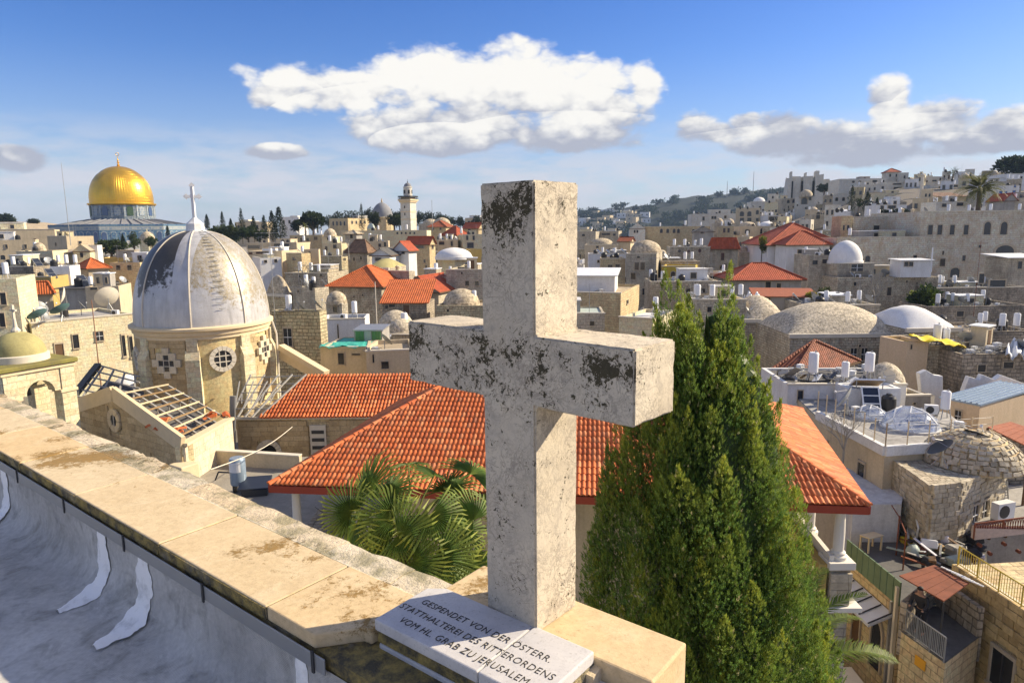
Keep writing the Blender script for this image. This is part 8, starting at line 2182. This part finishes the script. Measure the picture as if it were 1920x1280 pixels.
# yard wall towards the villa and lane facade
z1 = CZ - 12.3
P1, P2 = atz(1590, 1010, z1), atz(1692, 1092, z1)
lane = thing('lane_house', 'ochre lane house with white door frame and dark awning', 'house', (P1.x, P1.y, 0)); lo = Vector((P1.x, P1.y, 0))
d = P2 - P1; a_l = math.atan2(d.y, d.x); nL = Vector((d.y, -d.x, 0)).normalized(); dn = d.normalized()
def LP(s, out, z): p = P1 + dn * s + nL * out - lo; return Vector((p.x, p.y, z))
Ld = d.length
b = MB(); b.add([LP(0, 0, 0), LP(Ld, 0, 0), LP(Ld, 0, z1 - .9), LP(0, 0, z1 - .9), LP(0, -2, 0), LP(Ld, -2, 0), LP(Ld, -2, z1 - .9), LP(0, -2, z1 - .9)], [(0, 1, 2, 3), (4, 7, 6, 5), (3, 2, 6, 7), (0, 3, 7, 4), (1, 5, 6, 2)]); b.build('wall', M['stone_tan'], lane); MB().prism_z([(LP(s, o, 0).x, LP(s, o, 0).y) for s, o in ((0, -.02), (Ld, -.02), (Ld, -2), (0, -2))], z1 - .899, z1 - .85).build('roof', M['flat_roof_dark'], lane)
for k in range(9):
    MB().bar(LP(Ld * k / 9 + .02, .03, z1 - .45), LP(Ld * (k + .95) / 9, .03, z1 - .45), .05, .9).build('cladding_sheet', M['green_paint'], lane)
q = MB(); q.add([LP(.1, .05, z1 - 1.35), LP(Ld - .25, .05, z1 - 1.35), LP(Ld - .25, .95, z1 - 1.7), LP(.1, .95, z1 - 1.7), LP(.1, .05, z1 - 1.45), LP(Ld - .25, .05, z1 - 1.45), LP(Ld - .25, .95, z1 - 1.8), LP(.1, .95, z1 - 1.8)], [(0, 1, 2, 3), (4, 7, 6, 5), (3, 2, 6, 7), (0, 4, 5, 1), (1, 5, 6, 2), (0, 3, 7, 4)]); q.build('awning', M['tin_white'], lane)
for k in range(6): MB().bar(LP(.2 + k * (Ld - .5) / 5, .1, z1 - 1.33), LP(.2 + k * (Ld - .5) / 5, .94, z1 - 1.67), .03, .04).build('awning_rib', M['metal_dark'], lane)
add_window(lane, LP(Ld * .68, .01, z1 - 3.1), a_l, .62, 1.9, 'arch'); add_window(lane, LP(Ld * .3, .01, z1 - 3.1), a_l, .5, 1.7, 'door')
MB().bar(LP(Ld - .1, .08, 0), LP(Ld - .1, .08, z1 - .2), .12).build('drain_pipe', M['trim_pale'], lane); MB().bar(LP(Ld - .35, .08, 0), LP(Ld - .35, .08, z1 - .9), .1).build('drain_pipe', M['timber_grey'], lane)
# golden rubble house at the lower right
zk = CZ - 11.8
Ka, Kb = atz(1790, 1060, zk), atz(2010, 1205, zk)
gh = thing('golden_stone_house', 'rough golden stone house with railed terrace at the lower right', 'house', (Ka.x, Ka.y, 0)); go = Vector((Ka.x, Ka.y, 0))
d = Kb - Ka; dn2 = d.normalized(); nK = Vector((d.y, -d.x, 0)).normalized(); a_k = math.atan2(d.y, d.x); Lk = d.length
def KP(s, out, z): p = Ka + dn2 * s + nK * out - go; return Vector((p.x, p.y, z))
b = MB(); b.add([KP(0, 0, 0), KP(Lk, 0, 0), KP(Lk, 0, zk), KP(0, 0, zk), KP(0, -5, 0), KP(Lk, -5, 0), KP(Lk, -5, zk), KP(0, -5, zk)], [(0, 1, 2, 3), (4, 7, 6, 5), (3, 2, 6, 7), (0, 3, 7, 4), (1, 5, 6, 2)]); b.build('wall', M['stone_tan'], gh)
masonry(gh, KP(0, .03, zk - 4.4), a_k, Lk, lambda x: 4.38, .26, .40, M['block_gold'], 'k_gold', holes=[(1.95, 2.95, 1.35, 2.75)], depth=.14, seed=51, rough=.03, gap=.02)
wv = add_window(gh, KP(2.45, .06, zk - 2.35), a_k, .85, 1.25, 'rect'); MB().box(-.03, .03, -.05, .0, -.5, .5).build('glazing_bar', M['metal_dark'], wv)
rl = MB(); rail(rl, KP(.1, -.02, zk + .02), KP(Lk, -.02, zk + .02), .75, 5, .025, 44); rl.build('terrace_rail', M['rail_yellow'], gh)
MB().bar(KP(0, -.1, zk + .03), KP(Lk, -.1, zk + .03), .3, .06).build('terrace_edge', M['trim_pale'], gh)
T0, T1_ = atz(1826, 1060, zk) , atz(1990, 1040, zk)
T0z = zk
pw_ = MB(); pa, pb = at(1828, 1012, 25.0) - go, at(1990, 992, 24.6) - go
pw_.add([pa, pb, Vector((pb.x, pb.y, zk)), Vector((pa.x, pa.y, zk)), pa + Vector((0, .25, 0)), pb + Vector((0, .25, 0)), Vector((pb.x, pb.y + .25, zk)), Vector((pa.x, pa.y + .25, zk))], [(0, 3, 2, 1), (4, 5, 6, 7), (0, 1, 5, 4), (0, 4, 7, 3)]); pw_.build('upper_wall', M['plaster_pink'], gh)
for (x_, y_) in ((1838, 1022), (1857, 1038), (1884, 1020), (1911, 1034)):
    p = at(x_, y_, 24.85) - go; m = MB(); m.prism([(p.x + .075 * math.cos(k * .628), p.z + .075 * math.sin(k * .628)) for k in range(10)], p.y - .03, p.y + .12); m.build('vent_pipe', M['rust'], gh)
lb = MB(); La, Lb = pa + Vector((0, .1, .02)), pb + Vector((0, .1, .02)); Hh = .62
for k in range(34):
    for s in (0, 1):
        a0 = La.lerp(Lb, (k + (0 if s else .9)) / 34); a1 = La.lerp(Lb, min(1, (k + (.9 if s else 0) + (0)) / 34 + (0))) + Vector((0, .02 * s, Hh)); lb.bar(a0, a1, .02)
lb.build('lattice_panel', M['lattice'], gh)
for z in (0, Hh): MB().bar(La + Vector((0, -.01, z)), Lb + Vector((0, -.01, z)), .05).build('lattice_rail', M['lattice'], gh)
for k in range(4): MB().bar(La.lerp(Lb, k / 3) + Vector((0, -.03, 0)), La.lerp(Lb, k / 3) + Vector((0, -.03, Hh)), .06).build('lattice_post', M['lattice'], gh)
# rusty canopy and balcony between the two houses
can = thing('rusty_canopy', 'brown rusty sheet canopy over the lane balcony', 'canopy', P2); o_ = Vector(P2)
c4 = [at(1686, 1078, 21.0) - o_, at(1770, 1126, 19.5) - o_, at(1818, 1092, 20.6) - o_, at(1752, 1058, 21.9) - o_]
for k in range(5):
    a, b_ = c4[0].lerp(c4[1], k / 5), c4[0].lerp(c4[1], (k + .96) / 5); c, d_2 = c4[3].lerp(c4[2], (k + .96) / 5), c4[3].lerp(c4[2], k / 5)
    m = MB(); m.add([a, b_, c, d_2] + [p + Vector((0, 0, -.04)) for p in (a, b_, c, d_2)], [(0, 1, 2, 3), (4, 7, 6, 5), (0, 4, 5, 1), (1, 5, 6, 2), (2, 6, 7, 3), (3, 7, 4, 0)]); m.build('sheet', M['rust'], can)
for p in (c4[1],): MB().tube(p + Vector((0, 0, -.05)), Vector((p.x, p.y, c4[1].z - 2.0)), .03, n=5).build('post', M['metal_dark'], can)
for k in range(5): MB().bar(c4[3].lerp(c4[2], .2 + .15 * k) + Vector((0, 0, .05)), c4[3].lerp(c4[2], .5 + .12 * k) + Vector((.2, -.4, .08)), .06, .03).build('loose_batten', M['metal_white'], can)
bal = thing('balcony', 'stone balcony with scrolled iron railing under the rusty canopy', 'balcony', P2); 
zb2 = CZ - 13.3
bpts = [atz(1690, 1184, zb2), atz(1772, 1243, zb2), atz(1835, 1195, zb2), atz(1750, 1130, zb2)]
b = MB(); b.prism_z([(p.x - o_.x, p.y - o_.y) for p in bpts], zb2 - o_.z - 4.5, zb2 - o_.z); b.build('base', M['stone_tan'], bal); MB().prism_z([(p.x - o_.x, p.y - o_.y) for p in bpts], zb2 - o_.z, zb2 - o_.z + .05).build('floor', M['flat_roof_dark'], bal)
bw = MB()
for p, q in ((bpts[3], bpts[2]), (bpts[0], bpts[3])): bw.bar(p - o_ + Vector((0, 0, .1)), q - o_ + Vector((0, 0, .1)), .2, 1.9)
bw.build('recess_wall', M['stone_dark'], bal)
r2 = MB(); rail(r2, bpts[0] - o_ + Vector((.03, 0, 0)), bpts[1] - o_ + Vector((-.03, .03, 0)), .85, 3, .025, 26); r2.build('railing', M['metal_grey'], bal)
sgp = bpts[0].lerp(bpts[1], .52) - o_; nB = Vector(((bpts[1] - bpts[0]).y, -(bpts[1] - bpts[0]).x, 0)).normalized()
sg = thing('orange_notice', 'small orange notice below the iron railing', 'notice', bpts[0].lerp(bpts[1], .5) + nB * .03 + Vector((0, 0, -.55)), math.atan2((bpts[1] - bpts[0]).y, (bpts[1] - bpts[0]).x)); MB().box(-.2, .2, -.015, .015, -.17, .17).build('board', M['sign_orange'], sg)
dg = thing('dark_gateway', 'dark green metal gate closing the lane below the balcony', 'gate', (atz(1760, 1230, CZ - 14.8))); dl = Vector(dg.location)
for k in range(4): 
    p = atz(1735 + 14 * k, 1235 + 9 * k, CZ - 14.9) - dl; MB().box(p.x, p.x + .22, p.y, p.y + .05, -4.5, .1).build('leaf_panel', M['green_paint'] if k % 2 else M['metal_dark'], dg)
# lane paving and the villa's forecourt
slab('lane', 'stone-paved lane below the villa', ((1560, 1330), (1900, 1500), (1760, 1215), (1640, 1190), (1585, 1190)), CZ - 18.9, 'paving', .4)
cub = thing('forecourt_wall', 'pale stone forecourt wall beside the lane', 'wall', atz(1600, 1290, CZ - 16)); MB().box(-1.2, .35, -.6, .9, -3, .05).build('block', M['plaster_cream'], cub, bevel=.04); MB().box(-1.25, .4, -.65, .95, .05, .17).build('cap', M['trim_pale'], cub, bevel=.02)
# courtyard behind parapet (left): paved roof, low wall, grey boiler
slab('courtyard', 'paved church forecourt with low wall', ((300, 905), (520, 1040), (760, 1000), (760, 860), (640, 852), (390, 866)), CZ - 11.6, 'paving', 8)
lwl = thing('low_wall', 'low plastered wall crossing the church forecourt', 'wall', atz(388, 868, CZ - 11.6)); e_ = atz(565, 880, CZ - 11.6) - Vector(lwl.location); MB().bar(Vector((0, 0, .35)), e_ + Vector((0, 0, .35)), .25, .75).build('masonry', M['plaster_cream'], lwl); MB().bar(Vector((0, 0, .74)), e_ + Vector((0, 0, .74)), .32, .06).build('coping', M['trim_pale'], lwl)
by = atz(449, 922, CZ - 11.6) + Vector((0, 0, .4)); bo = thing('grey_boiler', 'grey cylindrical boiler with white label on the forecourt roof', 'water tank', by); bo.scale = (1.75, 1.75, 1.75)
MB().lathe(0, 0, [(.19, 0), (.20, .03), (.20, .66), (.17, .70)], 18).build('tank', M['sheet_blue'], bo, smooth=40); m = MB()
for k in range(7):
    a0, a1 = R(215 + 14 * k), R(215 + 14 * (k + 1)); m.add([(.204 * math.cos(a0), .204 * math.sin(a0), .36), (.204 * math.cos(a1), .204 * math.sin(a1), .36), (.204 * math.cos(a1), .204 * math.sin(a1), .62), (.204 * math.cos(a0), .204 * math.sin(a0), .62)], [(0, 1, 2, 3)])
m.build('label_sheet', M['metal_white'], bo); MB().path([(-.2, 0, .3), (-.5, 0, .32), (-.6, 0, .1)], .02).build('pipe', M['metal_dark'], bo); MB().box(-.12, -.08, -.12, .12, -.25, 0).box(.08, .12, -.12, .12, -.25, 0).build('feet', M['metal_dark'], bo)
pb_ = thing('flat_collector', 'dark flat collector lying beside the grey boiler', 'solar panel', atz(480, 925, CZ - 11.6) + Vector((0, 0, .5)), R(10)); pb_.scale = (1.8, 1.8, 1.8); MB().obox((0, 0, 0), (.75, .5, .05), Matrix.Rotation(R(18), 3, 'X')).build('collector', M['panel_blue'], pb_); MB().box(-.3, .3, -.2, .2, -.3, -.06).build('stand', M['metal_dark'], pb_)
wire = thing('overhead_cable', 'pale cable slung across the church forecourt', 'cable', at(400, 890, 20)); o_ = Vector(wire.location); a, b_ = at(395, 880, 20) - o_, at(548, 800, 36) - o_; MB().path([a.lerp(b_, k / 8) + Vector((0, 0, -.25 * math.sin(math.pi * k / 8))) for k in range(9)], .02, 4).build('strand', M['trim_pale'], wire)
# dishes on the sunlit house, teal ones
for (px, py, lab, rz) in ((75, 610, 'teal mesh dish at the near corner of the sunlit cream house', 165), (118, 600, 'teal mesh dish in the middle of the sunlit cream house roof', 165)): dish_big(px, py, 60, .85, lab, rz, 36, 'shutter_teal')
dish_big(125, 570, 66, .85, 'round cream dish facing the camera on the sunlit roof', 215, 75, 'trim_pale'); dish_big(205, 580, 68, 1.15, 'large edge-on dish before the church dome', 140, 62, 'trim_pale')

# ================================================================ people
def person(label, loc, rz, h, cloth, legs, lean=0.1):
    t = thing('person', label, 'person', loc, R(rz)); k = h / 1.75
    def skin(name, verts, edges, mat, sub=1, root=0):
        me = bpy.data.meshes.new(name); me.from_pydata([(x * k, y * k, z * k) for x, y, z, r in verts], edges, []); me.materials.append(mat)
        o = bpy.data.objects.new(name, me); col.objects.link(o); o.parent = t
        m_ = o.modifiers.new('skin', 'SKIN'); sv = me.skin_vertices[0].data
        for i, v in enumerate(verts): sv[i].radius = (v[3] * k, v[3] * k)
        sv[root].use_root = True; o.modifiers.new('sub', 'SUBSURF').levels = sub; o.modifiers['sub'].render_levels = sub + 1
        return o
    L = lean
    body = [(0, 0, .95, .13), (0, -L * .4, 1.2, .13), (0, -L, 1.42, .15), (0, -L * 1.15, 1.52, .055), (0, -L * 1.4, 1.62, .095), (0, -L * 1.4, 1.72, .08),
            (-.2, -L, 1.42, .06), (-.26, -L - .05, 1.16, .045), (-.2, -L - .25, 1.02, .035), (.2, -L, 1.42, .06), (.26, -L - .05, 1.16, .045), (.2, -L - .25, 1.02, .035),
            (-.1, 0, .9, .09), (-.11, -.02, .5, .06), (-.11, .02, .08, .045), (-.11, -.14, .04, .04), (.1, 0, .9, .09), (.11, -.02, .5, .06), (.11, .02, .08, .045), (.11, -.14, .04, .04)]
    skin('body', body, [(0, 1), (1, 2), (2, 3), (3, 4), (4, 5), (2, 6), (6, 7), (7, 8), (2, 9), (9, 10), (10, 11), (0, 12), (12, 13), (13, 14), (14, 15), (0, 16), (16, 17), (17, 18), (18, 19)], M['skin'])
    jk = [(0, 0, .92, .165), (0, -L * .4, 1.2, .16), (0, -L, 1.42, .17), (-.2, -L, 1.42, .08), (-.26, -L - .05, 1.16, .062), (-.21, -L - .22, 1.04, .048), (.2, -L, 1.42, .08), (.26, -L - .05, 1.16, .062), (.21, -L - .22, 1.04, .048)]
    skin('jacket', jk, [(0, 1), (1, 2), (2, 3), (3, 4), (4, 5), (2, 6), (6, 7), (7, 8)], M[cloth])
    tr2 = [(0, 0, .93, .145), (-.1, 0, .85, .105), (-.11, -.02, .5, .078), (-.11, .02, .1, .065), (.1, 0, .85, .105), (.11, -.02, .5, .078), (.11, .02, .1, .065)]
    skin('trousers', tr2, [(0, 1), (1, 2), (2, 3), (0, 4), (4, 5), (5, 6)], M[legs])
    hr = MB(); hr.dome(0, 0, 0, .105 * k, .10 * k, 12, 5); hr.v = [(x, y - L * 1.4 * k + .015, z + 1.68 * k) for x, y, z in hr.v]; hr.build('hair', M['hair'], t, smooth=60)
    hd = [(0, -L * 1.4 - .088, 1.655, .014), (0, -L * 1.4 - .105, 1.63, .012)]
    skin('nose', hd, [(0, 1)], M['skin'])
    for s in (-1, 1): MB().obox((s * .035 * k, (-L * 1.4 - .088) * k, 1.67 * k), (.02, .01, .012), Matrix.Identity(3)).build('eye', M['hair'], t)
pz = bpts[0].lerp(bpts[1], .35) * .8 + bpts[3] * .2
person('person in dark clothes leaning over the iron balcony railing', (pz.x, pz.y, zb2), -60, 1.72, 'cloth_dark', 'cloth_dark', .16)
sp_ = atz(1655, 1285, CZ - 18.5); person('person in black walking down the paved lane', (sp_.x, sp_.y, CZ - 18.9), 160, 1.7, 'cloth_dark', 'cloth_dark', .08)
# ================================================================ filler houses between the ones placed by hand
def fillers():
    r = random.Random(77); zones = {}
    Y = 62.0
    while Y < 300:
        step = 7.2 + Y * .019
        n = int(1.62 * Y / step)
        for i in range(n):
            k = -.80 + 1.6 * (i + r.uniform(.2, .8)) / n; X = k * Y; yy = Y + r.uniform(-3, 3)
            px = 960 + FPX * k / math.cos(PITCH)
            if not (-20 < px < 1940): continue
            if 905 < px < 1080: continue
            if Y > 172 and px < 640: continue
            if Y > 215 and px < 1290: continue
            if Y < 74 and (230 < px < 620 or px > 1380): continue
            if any((X - fx_) ** 2 + (yy - fy_) ** 2 < (fr * .85 + 2.2) ** 2 for fx_, fy_, fr in FOOT): continue
            g = ground_z(X, yy); hgt = r.uniform(4.2, 6.8) - (1.6 if k > .4 and Y > 190 else 0)
            top = to_px((X, yy, g + hgt)); w = r.uniform(4, 7.5); wp = w / yy * FPX * .8
            zone = 'left of the church dome' if px < 300 else ('between church dome and cross' if px < 930 else ('between cross and yellow house' if px < 1240 else ('on the slope above the cypress' if px < 1480 else 'on the right-hand slope')))
            mat = r.choice(['cr', 'cr', 'gr', 'pc', 'pc', 'ro', 'hi', 'pw', 'pw', 'mo'])
            t = house(None, top[0] - wp / 2, top[0] + wp * .32, top[0] + wp * .55, top[1], yy, mat, r.uniform(-34, -12), 'flat', rmat=r.choice(['fr', 'fw', 'ft', 'fw', 'fr']), auto=(r.choice([1, 2, 2, 3]), r.choice(['rect', 'rect', 'arch'])), name='town_house', cat='house', group='small flat-roofed town houses', seed=r.randint(0, 9999),
                      domes=[(.5, .5, 1.4, 1.2, r.choice(['dome_plaster', 'dome_white', 'dome_rough']))] if r.random() < .22 else ())
            zones.setdefault(zone, []).append((top[0], t, mat))
            hostkey = t
            if r.random() < .8:
                spec = ' '.join(r.choice(['W1', 'W2', 'B1', 'P1', 'D1', 'W1', 'J1', 'A1']) for _ in range(r.choice([2, 3, 3])))
                FILL_CL.append((t, spec, r.randint(0, 9999)))
        Y += step * .95
    tone = dict(cr='cream', tan='tan', gr='grey', pc='cream', ro='rough grey', hi='pale', pw='white', mo='mossy tan')
    for zn, lst in zones.items():
        by = {}
        for px, t, m in lst: by.setdefault(tone[m], []).append((px, t))
        for tn, l2 in by.items():
            l2.sort(key=lambda q: q[0])
            for i, (px, t) in enumerate(l2):
                t['label'] = ('%s small %s flat-roofed house %s' % (ORD[i], tn, zn)) if len(l2) > 1 else 'only small %s flat-roofed house %s' % (tn, zn)
                if len(l2) > 1: t['label'] = '%s from the left of the small %s houses %s' % (ORD[i], tn, zn)
ORD = 'first second third fourth fifth sixth seventh eighth ninth tenth eleventh twelfth thirteenth fourteenth fifteenth sixteenth seventeenth eighteenth nineteenth twentieth'.split() + ['%d-th' % k for k in range(21, 60)]
FILL_CL = []
fillers()
for (t, spec, sd) in FILL_CL:
    lab = t['label'].replace(' flat-roofed', '').replace('only small ', 'small ').replace(' from the left of the small ', ' ').replace('houses', 'house').replace('the church dome', 'dome').replace('the cross and the yellow house', 'cross and yellow house').replace('between dome and the cross', 'between dome and cross').replace('the slope above the cypress', 'cypress slope').replace('the right-hand slope', 'right slope')
    clutter(t, spec, lab, random.Random(sd), t['_wd'][2] - .35 + .06)
# labels of the roof things: counted from the left on their own roof
grp = {}
for (t, desc, host) in CLUT: grp.setdefault((desc, host), []).append(t)
for (desc, host), lst in grp.items():
    lst.sort(key=lambda o: to_px(o.location)[0])
    for i, t in enumerate(lst):
        t['label'] = ' '.join(('%s on the %s' % (desc, host) if len(lst) == 1 else '%s %s from left on the %s' % (ORD[i], desc, host)).split()[:16])
for o in bpy.data.objects:
    if '_wd' in o: del o['_wd']

# ================================================================ air
def haze(density):
    b = MB(); b.box(-2600, 2600, -80, 2400, CZ - 48, CZ + 110)
    o = b.build('haze', None); tag(o, kind='stuff', label='thin bluish air over the town')
    m = bpy.data.materials.new('air'); m.use_nodes = True; t = NT(m.node_tree); t.n.clear()
    v = t.node('ShaderNodeVolumePrincipled', {'Color': (.50, .70, 1.0, 1), 'Density': density}); t.node('ShaderNodeOutputMaterial', {1: v.outputs[0]})
    o.data.materials.clear(); o.data.materials.append(m)
HAZE = 0.00015
if HAZE: haze(HAZE)
